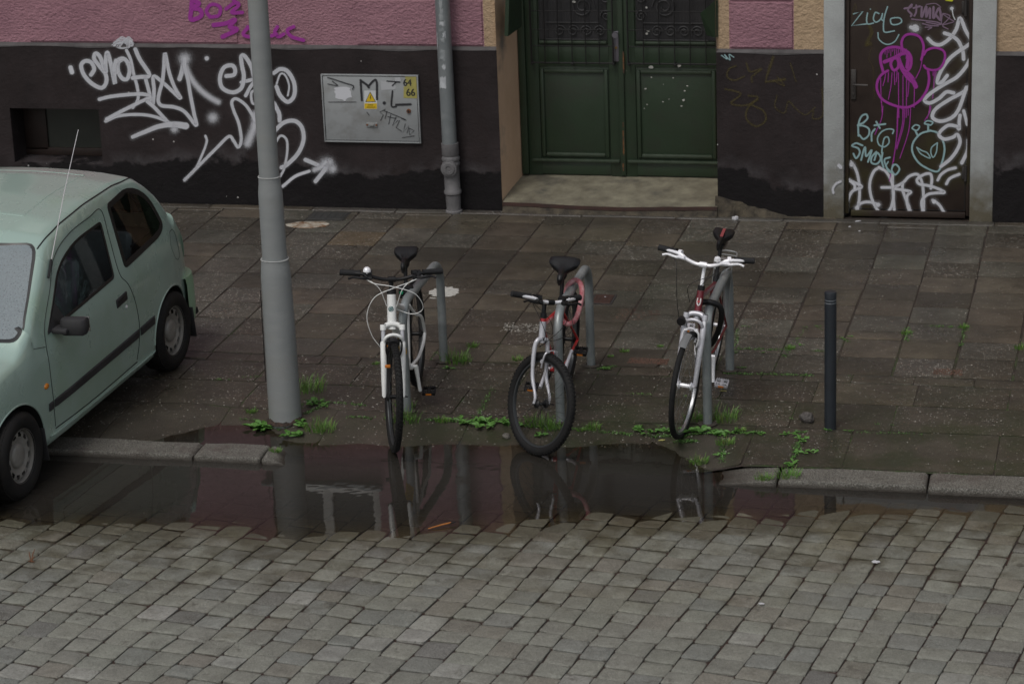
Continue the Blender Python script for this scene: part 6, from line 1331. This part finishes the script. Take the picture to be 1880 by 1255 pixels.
# side moulding
def strip(x0, x1, zf0, zf1, th, name, m, sgn, par=None, n=40, xb=None):
    g = MB(); vs = []
    for i in range(n+1):
        x = x0+(x1-x0)*i/n; za, zb = zf0(x), zf1(x); e = 1 if 0 < i < n else .25
        qa, qb = side_y(x, za, sgn), side_y(x, zb, sgn); o = Vector((0, sgn*th*e, 0)); zz = Vector((0, 0, (zb-za)*.18))
        vs += [qa+Vector((0, -sgn*.002, 0)), qa+zz*.5+o, (qa+qb)/2+o*1.15, qb-zz*.5+o, qb+Vector((0, -sgn*.002, 0))]
    g.add(vs, [(i*5+j, i*5+j+1, (i+1)*5+j+1, (i+1)*5+j) for i in range(n) for j in range(4)]); return cbuild(g, name, m, par or body)
for sgn in (1, -1):
    zlow = lambda x: .425+(.70-x)*.016; zup = lambda x: .480+(.70-x)*.020
    strip(.735, .672, zlow, zup, .011, 'side_moulding', M_trim, sgn, n=6); strip(.66, -.62, zlow, zup, .011, 'side_moulding', M_trim, sgn); strip(-.632, -.875, zlow, zup, .011, 'side_moulding', M_trim, sgn, n=14)
    strip(.74, -.86, lambda x: .215, lambda x: .262, .014, 'sill', M_car, sgn)
    # mud flaps
    for cx in (XR-.325, XF-.315): g = MB(); g.box((cx, sgn*.725, .235), (.012, .16, .23), bev=.004, rot=Matrix.Rotation(R(6), 3, 'Y')); cbuild(g, 'mud_flap', M_trim)
    # side repeater, handle, lock, fuel flap
    q = side_y(.735, .60, sgn); g = MB(); g.lathe([(0, .012), (.016, .010), (.022, .004), (.023, -.004)], Matrix.Translation(q) @ Matrix.Rotation(R(-90*sgn), 4, 'X') @ Matrix.Diagonal((1.25, .85, 1, 1)), 18); cbuild(g, 'side_indicator', mat('amber lens', (.62, .20, .01), .25, coat=.5))
    q = side_y(-.41, .785, sgn); g = MB(); RQ = Matrix.Rotation(R(4), 3, 'Y')
    g.box(q+Vector((0, sgn*.000, 0)), (.165, .014, .062), 1, bev=.012, rot=RQ); g.box(q+Vector((.0, sgn*.007, .012)), (.128, .014, .026), 0, bev=.006, rot=RQ); cbuild(g, 'door_handle', [M_seal, M_trim])
    q = side_y(-.47, .715, sgn); g = MB(); g.lathe([(0, .006), (.006, .0055), (.007, .004), (.012, .003), (.013, 0)], Matrix.Translation(q) @ Matrix.Rotation(R(-90*sgn), 4, 'X'), 14); cbuild(g, 'door_lock', M_al)
    # mirror
    g = MB(); c = Vector((.47, sgn*.90, .915)); g.box(c, (.095, .180, .122), bev=.034, rot=Matrix.Rotation(R(8*sgn), 3, 'Z')); g.v = [Vector((v.x+.018*(abs(v.y-c.y)/.1)**2*-1, v.y, v.z)) for v in g.v]
    g.add([side_y(.61, .90, sgn)+Vector((0, sgn*.006, 0)), side_y(.36, .915, sgn)+Vector((0, sgn*.006, 0)), side_y(.42, 1.055, sgn)+Vector((0, sgn*.006, 0))], [(0, 1, 2)]); g.box((.50, sgn*.825, .90), (.10, .12, .035), bev=.012); mo = cbuild(g, 'wing_mirror', M_trim)
    g = MB(); g.box(c+Vector((-.052, 0, 0)), (.006, .17, .10), bev=.002, rot=Matrix.Rotation(R(8*sgn), 3, 'Z')); cbuild(g, 'mirror_glass', mat('mirror', (.5, .5, .5), .03, metal=1), mo)
    # lamps
    g = MB(); g.box((-1.70, sgn*.54, .74), (.06, .16, .22), bev=.03, rot=Matrix.Rotation(R(32*sgn), 3, 'Z') @ Matrix.Rotation(R(14), 3, 'Y')); cbuild(g, 'tail_light', mat('red lens', (.30, .012, .01), .2, coat=.5))
    g = MB(); g.box((1.735, sgn*.50, .665), (.10, .27, .15), bev=.04, rot=Matrix.Rotation(R(-18*sgn), 3, 'Z') @ Matrix.Rotation(R(-20), 3, 'Y')); cbuild(g, 'headlight', mat('lamp glass', (.35, .36, .37), .08, metal=.4, coat=.8))
# bumpers
def bumper(x0, dirx, z0, z1, wd):
    g = MB(); n = 30; vs = []
    for i in range(n+1):
        a = -math.pi/2+math.pi*i/n; sy = math.copysign(abs(math.sin(a))**.75, math.sin(a)); sx = abs(math.cos(a))**.62
        x = x0+dirx*(.36*sx); y = wd*sy
        for zz, o_ in ((z0, -.03), (z0+.03, -.005), (z0+.12, .006), (z1-.06, .004), (z1-.01, -.008), (z1, -.16)): vs.append((x+dirx*o_*.8, y*(1+o_*.6), zz))
    g.add(vs, [(i*6+j, i*6+j+1, (i+1)*6+j+1, (i+1)*6+j) for i in range(n) for j in range(5)]); return cbuild(g, 'bumper', M_bumpr if dirx < 0 else M_car, angle=50)
M_bumpr = mat('algae tinged bumper paint', (.28, .43, .30), .42, col2=(.21, .36, .20), ns=6, coat=.2)
bumper(-1.50, -1, .20, .575, .775); bumper(1.50, 1, .17, .52, .80)
g = MB(); g.box((1.872, 0, .36), (.012, .52, .11), bev=.003); cbuild(g, 'number_plate', mat('blank plate', (.6, .6, .58), .5)); g = MB(); g.box((-1.725, 0, .72), (.012, .50, .11), bev=.003, rot=Matrix.Rotation(R(32), 3, 'Y')); cbuild(g, 'number_plate', mat('blank plate', (.6, .6, .58), .5))
g = MB(); g.box((1.80, 0, .635), (.04, .62, .07), bev=.015, rot=Matrix.Rotation(R(-25), 3, 'Y')); cbuild(g, 'grille', M_seal)
for y in (.30, -.34): g = MB(); g.tube([(1.03, y+.05, .955), (.93, y-.10, .985), (.80, y-.42, 1.075)], .006, 6); g.box((.855, y-.26, 1.038), (.018, .46, .016), rot=Matrix.Rotation(R(14), 3, 'Z')); cbuild(g, 'wiper', M_seal)
# whip aerial on the near windscreen pillar
q = side_y(.30, 1.285, 1); q2 = side_y(.40, 1.20, 1); g = MB(); g.tube([q2+Vector((0, .008, .01)), q+Vector((0, .008, .012))], .0085, 8, mi=0); 
top = Vector((-.20, .73, 2.02)); base = q+Vector((-.005, .008, .015)); g.tube([base, base.lerp(top, .5)+Vector((.01, 0, .01)), top], [.0032, .0028, .0022], 6, mi=1); cbuild(g, 'aerial', [M_seal, mat('pale aerial rod', (.62, .60, .62), .35, metal=.3)])
# wheels
def cwheel(cx, sgn):
    T_ = Matrix.Translation((cx, sgn*(HWC-.10), .283)) @ Matrix.Rotation(R(-90*sgn), 4, 'X')
    w_ = MB()
    w_.lathe([(.172, .085), (.180, .083), (.180, .078), (.170, .070), (.163, .030), (.160, -.07)], T_, 48)
    # pressed disc with a ring of windows
    n = 84; rr_ = [.160, .150, .138, .122, .110, .092, .075]; hh = [.052, .058, .060, .060, .055, .046, .042]
    vs = [T_ @ Vector((r_*math.cos(2*math.pi*i/n), r_*math.sin(2*math.pi*i/n), h_)) for i in range(n) for r_, h_ in zip(rr_, hh)]; fs = []; k = len(rr_)
    for i in range(n):
        for j in range(k-1):
            if j in (1, 2) and (i % 7) in ((2, 3, 4) if j == 1 else (1, 2, 3, 4)): continue
            fs.append((i*k+j, i*k+j+1, ((i+1) % n)*k+j+1, ((i+1) % n)*k+j))
    w_.add(vs, fs); w_.lathe([(.080, .043), (.078, .056), (.070, .064), (.052, .070), (.03, .0715), (.0, .072)], T_, 36)
    wo = cbuild(w_, 'wheel', M_whl)
    d = MB(); d.lathe([(0, .02), (.16, .02), (.165, -.02)], T_, 30); cbuild(d, 'brake_drum', M_carin, wo)
    ty = MB(); ty.lathe([(.170, .078), (.178, .088), (.205, .100), (.235, .101), (.258, .092), (.272, .078), (.279, .066), (.2815, .030), (.282, .0), (.2815, -.03), (.279, -.066), (.26, -.085), (.19, -.08), (.17, -.07)], T_, 64)
    rr2 = random.Random(2)
    for i in range(64):
        for (h0, h1) in ((.040, .074), (-.002, .030)):
            a = 2*math.pi*(i+(.5 if h0 > .01 else 0))/64; q_ = T_ @ Matrix.Rotation(a, 4, 'Z')
            ty.box((0, 0, 0), (.006, .018, h1-h0)); 
            for v in ty.v[-8:]: pass
            for ii in range(len(ty.v)-8, len(ty.v)): v = ty.v[ii]; ty.v[ii] = q_ @ Vector((v.x+(.2805 if h0 < .01 else .2775), v.y, v.z+(h0+h1)/2))
    cbuild(ty, 'tyre', M_tyc, wo)
for cx in (XR, XF):
    for sgn in (1, -1): cwheel(cx, sgn)
# interior
def seat(x, y, w_=.46, name='seat'):
    g = MB(); g.box((x+.12, y, .50), (.50, w_, .16), bev=.05); g.box((x-.20, y, .80), (.13, w_*.95, .60), bev=.05, rot=Matrix.Rotation(R(-16), 3, 'Y')); g.box((x-.31, y, 1.165), (.09, .26, .17), bev=.035, rot=Matrix.Rotation(R(-12), 3, 'Y'))
    for s_ in (-1, 1): g.tube([(x-.29, y+s_*.05, 1.05), (x-.305, y+s_*.05, 1.12)], .006, 6)
    cbuild(g, name, M_seat)
seat(-.05, .34); seat(-.05, -.34)
g = MB(); g.box((-.75, 0, .48), (.46, 1.15, .16), bev=.05); g.box((-1.03, 0, .78), (.12, 1.15, .52), bev=.04, rot=Matrix.Rotation(R(-18), 3, 'Y')); cbuild(g, 'rear_seat', M_seat)
g = MB(); g.box((-1.28, 0, .93), (.40, 1.16, .015)); g.box((.70, 0, .82), (.36, 1.36, .20), bev=.06); g.box((0, 0, .34), (2.7, 1.36, .04)); 
for sgn in (1, -1): g.box((-.15, sgn*.745, .62), (1.9, .02, .55)); 
cbuild(g, 'cabin_trim', mat('grey cabin trim', (.06, .063, .066), .8))
g = MB(); c = Vector((.38, -.34*-1, .90)); Q = Matrix.Translation(c) @ Matrix.Rotation(R(-62), 4, 'Y'); g.tube([Q @ Vector((.18*math.cos(a), .18*math.sin(a), 0)) for a in [6.283*i/28 for i in range(28)]], .013, 8, closed=True)
for a in (0, 2.6, 3.7): g.tube([Q @ Vector((0, 0, -.02)), Q @ Vector((.17*math.cos(a), .17*math.sin(a), 0))], .012, 6)
g.tube([Q @ Vector((0, 0, -.02)), Q @ Vector((0, 0, -.2))], .03, 8); cbuild(g, 'steering_wheel', M_bk)
# ------------------------------------------------------------------ weeds in the joints
def leafmat(name, c1, c2):
    m = mat(name, c1, .5, col2=c2, ns=30, contrast=.3, world=True); b = m.node_tree.nodes['Principled BSDF']; b.inputs['Subsurface Weight'].default_value = 0; return m
M_gr = leafmat('grass blade', (.070, .175, .022), (.12, .24, .04)); M_gr2 = leafmat('yellow grass blade', (.17, .20, .05), (.22, .21, .08)); M_lf = leafmat('weed leaf', (.060, .165, .026), (.10, .23, .045))
def surf(x, y): return (zpav(x, y) if y > KERB_Y+.23 else (kz(x, y) if y > KERB_Y else zroad(x, y)))
def weed(px, py, kind, size, label, z0=None):
    size *= 1.22
    c = GP(px, py, z0 if z0 is not None else -.02); c = GP(px, py, max(surf(c.x, c.y), WATER)); rr = random.Random(int(px*13+py)); zb = max(surf(c.x, c.y), WATER-.02)
    t_ = thing('weed', label, 'weed', (c.x, c.y, zb), 'weeds growing in the pavement joints'); mb = MB()
    if kind == 'grass':
        n = int(50+size*900)
        for i in range(n):
            a = rr.uniform(0, 6.283); d = size*.75*math.sqrt(rr.random()); bx_, by_ = c.x+d*math.cos(a)*1.2, c.y+d*math.sin(a)*.8; h = size*rr.uniform(.25, .82); ln = rr.uniform(.15, .9)*h; a2 = a+rr.uniform(-.9, .9); w_ = rr.uniform(.0011, .0022)
            p0 = Vector((bx_, by_, zb-.004)); tipd = Vector((math.cos(a2), math.sin(a2), 0)); sd_ = Vector((-math.sin(a2+.6), math.cos(a2+.6), 0))
            pts = [p0, p0+Vector((0, 0, h*.5))+tipd*ln*.25, p0+Vector((0, 0, h*.85))+tipd*ln*.65, p0+Vector((0, 0, h*(.98 if rr.random() < .5 else .7)))+tipd*ln]
            vs = []
            for j, q_ in enumerate(pts): ww = w_*(1, .95, .7, .12)[j]; vs += [q_-sd_*ww, q_+sd_*ww]
            mb.add(vs, [(0, 1, 3, 2), (2, 3, 5, 4), (4, 5, 7, 6)], 1 if rr.random() < .07 else 0)
    else:
        for k in range(int(3+size*26)):
            a0 = rr.uniform(0, 6.283); d0 = size*.9*math.sqrt(rr.random()) if k else 0; cx, cy = c.x+d0*math.cos(a0)*1.35, c.y+d0*math.sin(a0)*.7
            for i in range(rr.randint(6, 11)):
                a = rr.uniform(0, 6.283); L_ = size*rr.uniform(.28, .62); up_ = rr.uniform(.1, .75); w_ = L_*rr.uniform(.16, .26); dr_ = Vector((math.cos(a), math.sin(a), 0)); sd_ = Vector((-math.sin(a), math.cos(a), 0)); p0 = Vector((cx, cy, zb)); roll = rr.uniform(-.5, .5)
                vs = []
                for f, ww in ((0, .12), (.25, .45), (.5, 1), (.75, .8), (.92, .4), (1, .05)):
                    jit = 1+rr.uniform(-.25, .25); q_ = p0+dr_*L_*f+Vector((0, 0, L_*(up_*f-.55*up_*f*f)+.004)); sv = sd_*w_*ww*jit; vs += [q_-sv+Vector((0, 0, ww*w_*(.25-roll))), q_+Vector((0, 0, -.15*w_*ww)), q_+sv+Vector((0, 0, ww*w_*(.25+roll)))]
                mb.add(vs, [(3*j+u_, 3*j+u_+1, 3*j+u_+4, 3*j+u_+3) for j in range(5) for u_ in (0, 1)], 2)
    mb.build('foliage', [M_gr, M_gr2, M_lf], t_, smooth=False)
G_ = 'grass'; B__ = 'broad'
for w_ in [
 (494, 786, B__, .12, 'broad leaved weed at the left foot of the lamp post, nearest the kerb'), (566, 716, G_, .12, 'feathery grass clump right of the lamp post foot, higher of two'), (574, 742, B__, .085, 'small leafy weed right of the lamp post foot, under the feathery grass'),
 (588, 792, G_, .095, 'grass tuft right of the lamp post, close to the puddle'), (545, 801, B__, .08, 'low leafy weed just in front of the lamp post'), (556, 778, B__, .075, 'creeping weed touching the right foot of the lamp post'), (462, 758, G_, .035, 'tiny grass sprig left of the lamp post'), (506, 828, G_, .035, 'grass sprig on the broken kerb end below the lamp post'), (404, 697, B__, .02, 'tiny seedling between the car and the lamp post'),
 (838, 664, G_, .105, 'thick grass tuft beside the far leg of the first hoop'), (868, 636, G_, .04, 'small grass sprig behind the thick tuft by the first hoop'), (824, 676, B__, .04, 'low weed at the far leg of the first hoop'),
 (744, 746, G_, .06, 'grass behind the white bicycle front wheel'), (742, 772, G_, .09, 'grass at the near leg of the first hoop, beside the white tyre'), (690, 668, G_, .025, 'grass sprig left of the white bicycle'), (812, 772, G_, .045, 'grass tuft midway between white and red bicycles, leftmost'), (850, 774, B__, .075, 'leafy weed midway between white and red bicycles'), (880, 778, B__, .095, 'bushiest leafy weed between white and red bicycles'), (912, 774, B__, .07, 'leafy weed just left of the red bicycle front tyre'),
 (948, 778, B__, .045, 'weed behind the left rim of the turned front wheel'), (985, 779, G_, .085, 'grass tuft seen through the turned front wheel'), (1012, 787, G_, .07, 'grass at the near leg of the middle hoop'), (1000, 803, B__, .05, 'leafy weed low inside the turned front wheel'), (1088, 786, G_, .05, 'grass tuft right of the turned front wheel'), (1066, 790, G_, .03, 'thin grass touching the right side of the turned tyre'),
 (948, 661, G_, .04, 'small grass tuft behind the red bicycle, on its left'), (1110, 678, B__, .04, 'leafy weed at the far leg of the middle hoop'), (1146, 646, G_, .03, 'grass sprig right of the middle hoop'), (1121, 655, G_, .02, 'tiny sprig behind the far leg of the middle hoop'), (1212, 636, G_, .02, 'tiny sprig left of the dark red bicycle'),
 (1168, 790, B__, .055, 'leafy weed left of the dark red bicycle tyre, leftmost'), (1200, 796, B__, .06, 'leafy weed left of the dark red bicycle tyre, middle'), (1222, 790, B__, .045, 'leafy weed touching the dark red bicycle front tyre'), (1286, 793, B__, .095, 'large leafy weed at the near leg of the third hoop'), (1275, 770, G_, .06, 'grass behind the dark red bicycle front wheel'), (1326, 771, G_, .10, 'tall grass tuft right of the near leg of the third hoop'), (1342, 795, B__, .065, 'leafy weed in front of the tall grass by the third hoop'), (1382, 795, B__, .045, 'leafy weed right of the third hoop'),
 (1331, 814, G_, .055, 'grass tuft below the third hoop'), (1324, 834, B__, .035, 'small leafy weed below the third hoop, near the water'), (1284, 850, G_, .06, 'grass tuft growing out of the puddle edge'), (1434, 798, B__, .03, 'small leafy weed left of the bollard foot'), (1458, 796, B__, .04, 'low weed under the loose stone'), (1480, 806, B__, .055, 'leafy weed just left of the bollard line'), (1476, 832, B__, .055, 'leafy weed above the kerb beside the bollard'), (1452, 852, B__, .06, 'leafy weed on the worn start of the right kerb'),
 (1448, 886, G_, .07, 'grass tuft in the gutter at the right kerb'), (1403, 889, G_, .05, 'smaller grass tuft in the gutter at the right kerb, on the left'), (1520, 790, B__, .03, 'moss and sprouts at the foot of the bollard'), (1560, 792, B__, .025, 'sprouts in the joint right of the bollard'), (1360, 790, G_, .03, 'grass sprig between the third hoop and its leafy weed'),
 (1450, 640, G_, .035, 'grass sprig in a joint left of the bollard cap'), (1400, 648, B__, .02, 'sprout in a joint between third hoop and bollard'), (1474, 634, B__, .022, 'sprout in a joint just left of the bollard'), (1500, 600, B__, .018, 'sprout in a joint level with the bollard cap'), (1563, 618, B__, .02, 'sprout in a joint right of the bollard'), (1664, 612, G_, .035, 'grass sprig in a long joint on the right side of the pavement'), (1770, 601, G_, .03, 'grass sprig in a joint near the right side of the photograph'), (1876, 640, G_, .045, 'grass at the far right edge of the pavement'), (1370, 600, B__, .018, 'tiny sprout behind the third hoop'), (1366, 676, B__, .03, 'sprout at the far leg of the third hoop')]: weed(*w_)
# moss creeping along the joints: nobody could count it
mb = MB(); rr = random.Random(77)
def mossline(a, b_, n, sz=.009):
    A_, B_2 = GP(*a), GP(*b_)
    for i in range(n):
        f = rr.random(); p = A_.lerp(B_2, f)+Vector((rr.gauss(0, .010), rr.gauss(0, .008), 0))
        if mn.noise(Vector((p.x*4, p.y*4, 3.3))) < -.12: continue
        z = surf(p.x, p.y); 
        for _ in range(3):
            a_ = rr.uniform(0, 6.283); l_ = rr.uniform(.5, 1.4)*sz; q_ = Vector((p.x+rr.gauss(0, .006), p.y+rr.gauss(0, .006), z-.001)); tp = q_+Vector((math.cos(a_)*l_, math.sin(a_)*l_, l_*rr.uniform(.4, 1.1))); s_ = Vector((-math.sin(a_), math.cos(a_), 0))*l_*.3; mb.add([q_-s_, q_+s_, tp], [(0, 1, 2)], rr.randint(0, 1))
for a, b_, n in [((640, 765), (940, 775), 500), ((940, 775), (1240, 792), 420), ((1240, 795), (1560, 792), 560), ((1560, 792), (1700, 797), 60), ((560, 735), (690, 745), 80), ((800, 672), (860, 660), 120), ((1080, 680), (1130, 672), 120), ((1330, 685), (1560, 690), 260), ((1330, 800), (1325, 850), 140), ((1470, 800), (1450, 865), 260), ((1280, 805), (1240, 800), 120), ((1350, 640), (1550, 645), 160), ((1440, 655), (1480, 600), 70), ((1660, 640), (1672, 590), 90), ((1760, 660), (1775, 590), 90), ((1650, 780), (1450, 770), 30), ((480, 690), (380, 700), 25), ((900, 720), (880, 760), 70), ((880, 760), (905, 712), 50), ((1150, 722), (1260, 727), 80), ((440, 757), (500, 762), 60), ((590, 745), (560, 760), 60), ((1700, 598), (1780, 600), 50), ((1560, 628), (1500, 600), 60), ((1355, 600), (1350, 650), 60)]: mossline(a, b_, int(n*1.2))
tag(mb.build('moss', [M_lf, mat('moss', (.05, .10, .02), .8, col2=(.03, .065, .015), ns=30)], smooth=False), 'green moss and seedlings creeping along the joints of the pavement', 'moss', kind='stuff')

# ------------------------------------------------------------------ litter, covers and stains one can point at
def flat(name, label, cat, px, py, w_, d_, m, th=.0022, n=18, j=.3, seed=1, zoff=.001, rot=0):
    c = GP(px, py, 0); z = surf(c.x, c.y); c = GP(px, py, z); z = surf(c.x, c.y)+zoff; rr = random.Random(seed); t_ = MB(); ring = []
    for i in range(n):
        a = 6.283*i/n; k = 1+rr.uniform(-j, j); x, y = w_/2*k*math.cos(a), d_/2*k*math.sin(a); ring.append((c.x+x*math.cos(rot)-y*math.sin(rot), c.y+x*math.sin(rot)+y*math.cos(rot)))
    vs = [(x, y, surf(x, y)+zoff+.0015) for x, y in ring]+[(x, y, surf(x, y)+zoff+.0015+th) for x, y in [((p[0]-c.x)*.96+c.x, (p[1]-c.y)*.96+c.y) for p in ring]]
    t_.add(vs, [tuple(range(n, 2*n))]+[(i, (i+1) % n, n+(i+1) % n, n+i) for i in range(n)]); o = t_.build(name, m, smooth=False); return tag(o, label, cat)
M_wl = mat('chalky white', (.52, .52, .49), .85, col2=(.36, .35, .32), ns=60, contrast=.25, world=True, bump=.002, bs=90); M_pap = mat('wet paper', (.55, .55, .58), .7); M_ora = mat('orange twig bark', (.42, .15, .03), .5)
flat('paint_splash', 'chalky white splash dried on the slabs behind the first hoop', 'stain', 816, 536, .225, .26, M_wl, seed=3, n=34, j=.16); flat('paint_splash', 'thin white fleck just below the chalky splash', 'stain', 795, 548, .055, .02, M_wl, seed=4)
flat('paper_scrap', 'crumpled white paper scrap at the foot of the wall right of the doorstep', 'litter', 1350, 403, .045, .05, M_pap, .02, seed=5); flat('paper_scrap', 'white paper scrap lying alone on the road setts at right', 'litter', 1608, 1033, .042, .03, M_pap, .006, seed=6, zoff=.006); flat('cigarette_end', 'short white cigarette end on the road setts', 'cigarette', 1398, 1110, .034, .010, M_pap, .006, seed=7, n=10, j=.05, zoff=.006)
flat('paper_scrap', 'small white scrap on the slabs near the middle cover plate', 'litter', 1111, 548, .012, .015, M_pap, seed=8, zoff=.012)
for i, (px, py) in enumerate([(1575, 407), (1560, 417), (1578, 425)]): flat('cigarette_end', ['pale cigarette end in front of the graffiti door, uppermost', 'cigarette end in front of the graffiti door, lower left', 'cigarette end in front of the graffiti door, lowest'][i], 'cigarette', px, py, .05 if i == 0 else .02, .012, M_pap, .006, seed=20+i, n=10, j=.05, rot=.5)
flat('leaf', 'narrow yellow leaf on the wet slab by the third hoop', 'leaf', 1328, 718, .05, .012, mat('yellow leaf', (.32, .30, .10), .6), seed=9); flat('leaf', 'yellowish leaf at the water edge right of the dark red bicycle', 'leaf', 1215, 812, .045, .015, mat('yellow leaf', (.32, .30, .10), .6), seed=10)
flat('mortar_patch', 'rusty ochre patch with chalky rim beside the iron cover near the wall', 'patch', 566, 413, .36, .22, mat('rusty ochre patch', (.16, .085, .04), .8, col2=(.42, .40, .34), ns=14, contrast=.2, world=True, bump=.003, bs=50), seed=12, n=14, j=.18)
# rusty cover plates
def cover(px, py, w_, d_, m, label, seed, recess=.004):
    c = GP(px, py, 0); mb = MB(); z = zpav(c.x, c.y); mb.box((c.x, c.y, z+.002+recess/2), (w_, d_, .008), 0, bev=.002); mb.box((c.x, c.y, z+.001), (w_+.035, d_+.035, .006), 1)
    for i in range(5): mb.box((c.x-w_*.4+w_*.2*i, c.y, z+.0065+recess/2), (.012, d_*.75, .003))
    return tag(mb.build('cover_plate', [m, mat('cover surround', (.03, .028, .026), .7)], smooth=False), label, 'cover plate')
cover(1107, 550, .14, .21, mat('red brown iron', (.062, .030, .024), .6, col2=(.04, .025, .02), ns=20, world=True), 'small red-brown iron cover set in the slabs right of the middle hoop', 1)
cover(603, 397, .30, .23, mat('dark iron cover', (.032, .034, .035), .55, col2=(.045, .043, .04), ns=20, world=True), 'dark iron cover plate in the pavement beside the wall, right of the lamp post', 2)
# stone
c = GP(1482, 774, 0); bm2 = bmesh.new(); bmesh.ops.create_icosphere(bm2, subdivisions=4, radius=1)
for v in bm2.verts:
    k = 1+.28*mn.noise(v.co*1.3)+.12*mn.noise(v.co*3.1)+.05*mn.noise(v.co*8); v.co = Vector((v.co.x*.048*k, v.co.y*.042*k, v.co.z*.038*k))
mb = MB(); bm2.verts.index_update(); mb.v = [v.co+Vector((c.x, c.y, zpav(c.x, c.y)+.030)) for v in bm2.verts]; mb.f = [tuple(v.index for v in f.verts) for f in bm2.faces]; mb.m = [0]*len(mb.f)
tag(mb.build('stone', mat('dark stone', (.045, .040, .037), .7, col2=(.10, .09, .085), ns=40, contrast=.4, bump=.006, bs=60, world=True), angle=22), 'fist sized dark stone lying just left of the bollard', 'stone')
c = GP(930, 800, -.03); mb = MB(); mb.v = [(v-Vector((GP(1482, 774, 0).x, GP(1482, 774, 0).y, 0)))*.55+Vector((c.x, c.y, zpav(c.x, c.y)+.0)) for v in [Vector(q_) for q_ in [v.co+Vector((GP(1482, 774, 0).x, GP(1482, 774, 0).y, .02)) for v in bm2.verts]]]; mb.f = [tuple(v.index for v in f.verts) for f in bm2.faces]; mb.m = [0]*len(mb.f)
tag(mb.build('stone', mat('pale stone', (.13, .12, .105), .8, col2=(.08, .075, .065), ns=40, bump=.003, bs=80, world=True), angle=22), 'small pale stone by the puddle, left of the turned front tyre', 'stone')
# orange twig and dead sprig on the road
a, b_ = GP(786, 969, -.045), GP(834, 961, -.045); z = zroad(a.x, a.y)+.012; mb = MB(); mb.tube([(a.x, a.y, z-.004), (a.x+(b_.x-a.x)*.5, a.y+(b_.y-a.y)*.5+.008, z+.004), (b_.x-.02, b_.y, z+.006)], [.003, .0045, .0045], 6, 0); mb.tube([(b_.x-.03, b_.y-.005, z+.004), (b_.x+.005, b_.y+.01, z+.006)], .0055, 6, 1)
tag(mb.build('twig', [M_ora, M_bk]), 'orange twig lying at the near edge of the puddle', 'twig')
a = GP(57, 1030, -.03); mb = MB(); z = zroad(a.x, a.y)
for dx, dy, dz in ((-.02, .03, .05), (.01, .05, .06), (.02, .01, .03), (-.01, -.02, .01), (.03, -.02, .01)): mb.tube([(a.x, a.y, z), (a.x+dx*.6, a.y+dy*.5, z+dz*.7+.004), (a.x+dx, a.y+dy, z+dz+.004)], [.003, .004, .002], 5)
tag(mb.build('dead_sprig', mat('dead brown stalk', (.13, .055, .025), .7)), 'withered brown sprig sticking up between the road setts at lower left', 'dead plant')
# grit washed along the pavement: loose pebbles and crumbs nobody could count
mb = MB(); rr = random.Random(5)
def crumb(x, y, s_, mi):
    z = surf(x, y)
    if z < WATER-.004: return
    a = rr.uniform(0, 3); vs = []
    for k in range(5): aa = a+k*1.2566; vs.append((x+s_*math.cos(aa)*rr.uniform(.7, 1.2), y+s_*math.sin(aa)*rr.uniform(.7, 1.2), z+.0005))
    vs.append((x+s_*.2, y, z+s_*rr.uniform(.5, .9))); mb.add(vs, [(0, 1, 5), (1, 2, 5), (2, 3, 5), (3, 4, 5), (4, 0, 5)], mi)
for i in range(5200):
    x, y = rr.uniform(-9.4, .2), rr.uniform(15.45, 21.0)
    if mn.noise(Vector((x*.8, y*.8, 11)))+rr.uniform(-.35, .35) < .02: continue
    crumb(x, y, rr.choice((.002, .0025, .003, .004, .006)), rr.choice((0, 0, 1, 2)))
for i in range(1500):
    x, y = rr.gauss(-4.3, 1.6), rr.uniform(15.6, 17.2); crumb(x, y, rr.choice((.002, .003, .005, .007)), rr.choice((0, 1, 1, 2)))
for cx, cy, sx, sy, n, s_ in [(*GP(960, 602)[:2], .15, .10, 190, .009), (*GP(1190, 663)[:2], .14, .06, 700, .007), (*GP(1740, 683)[:2], .10, .06, 300, .006), (*GP(1170, 578)[:2], .16, .13, 300, .005)]:
    for i in range(n): crumb(cx+rr.uniform(-sx, sx), cy+rr.uniform(-sy, sy), s_*rr.uniform(.4, 1.1), (3 if n == 700 or n == 300 else rr.choice((0, 2, 2))))
for i in range(2600):
    x, y = rr.uniform(-7, 0), rr.uniform(11.6, 15.0)
    if mn.noise(Vector((x*1.3, y*1.3, 4)))+rr.uniform(-.3, .3) < .08: continue
    crumb(x, y, rr.choice((.0015, .002, .003)), rr.choice((1, 1, 3, 0)))
tag(mb.build('grit', [mat('pale grit', (.30, .285, .25), .8), mat('brown grit', (.12, .09, .06), .8), mat('grey grit', (.22, .21, .19), .8), mat('red brown chips', (.12, .055, .035), .8, col2=(.06, .035, .025), ns=60)], smooth=False), 'loose grit and wood chips washed over the slabs and setts', 'grit', kind='stuff')
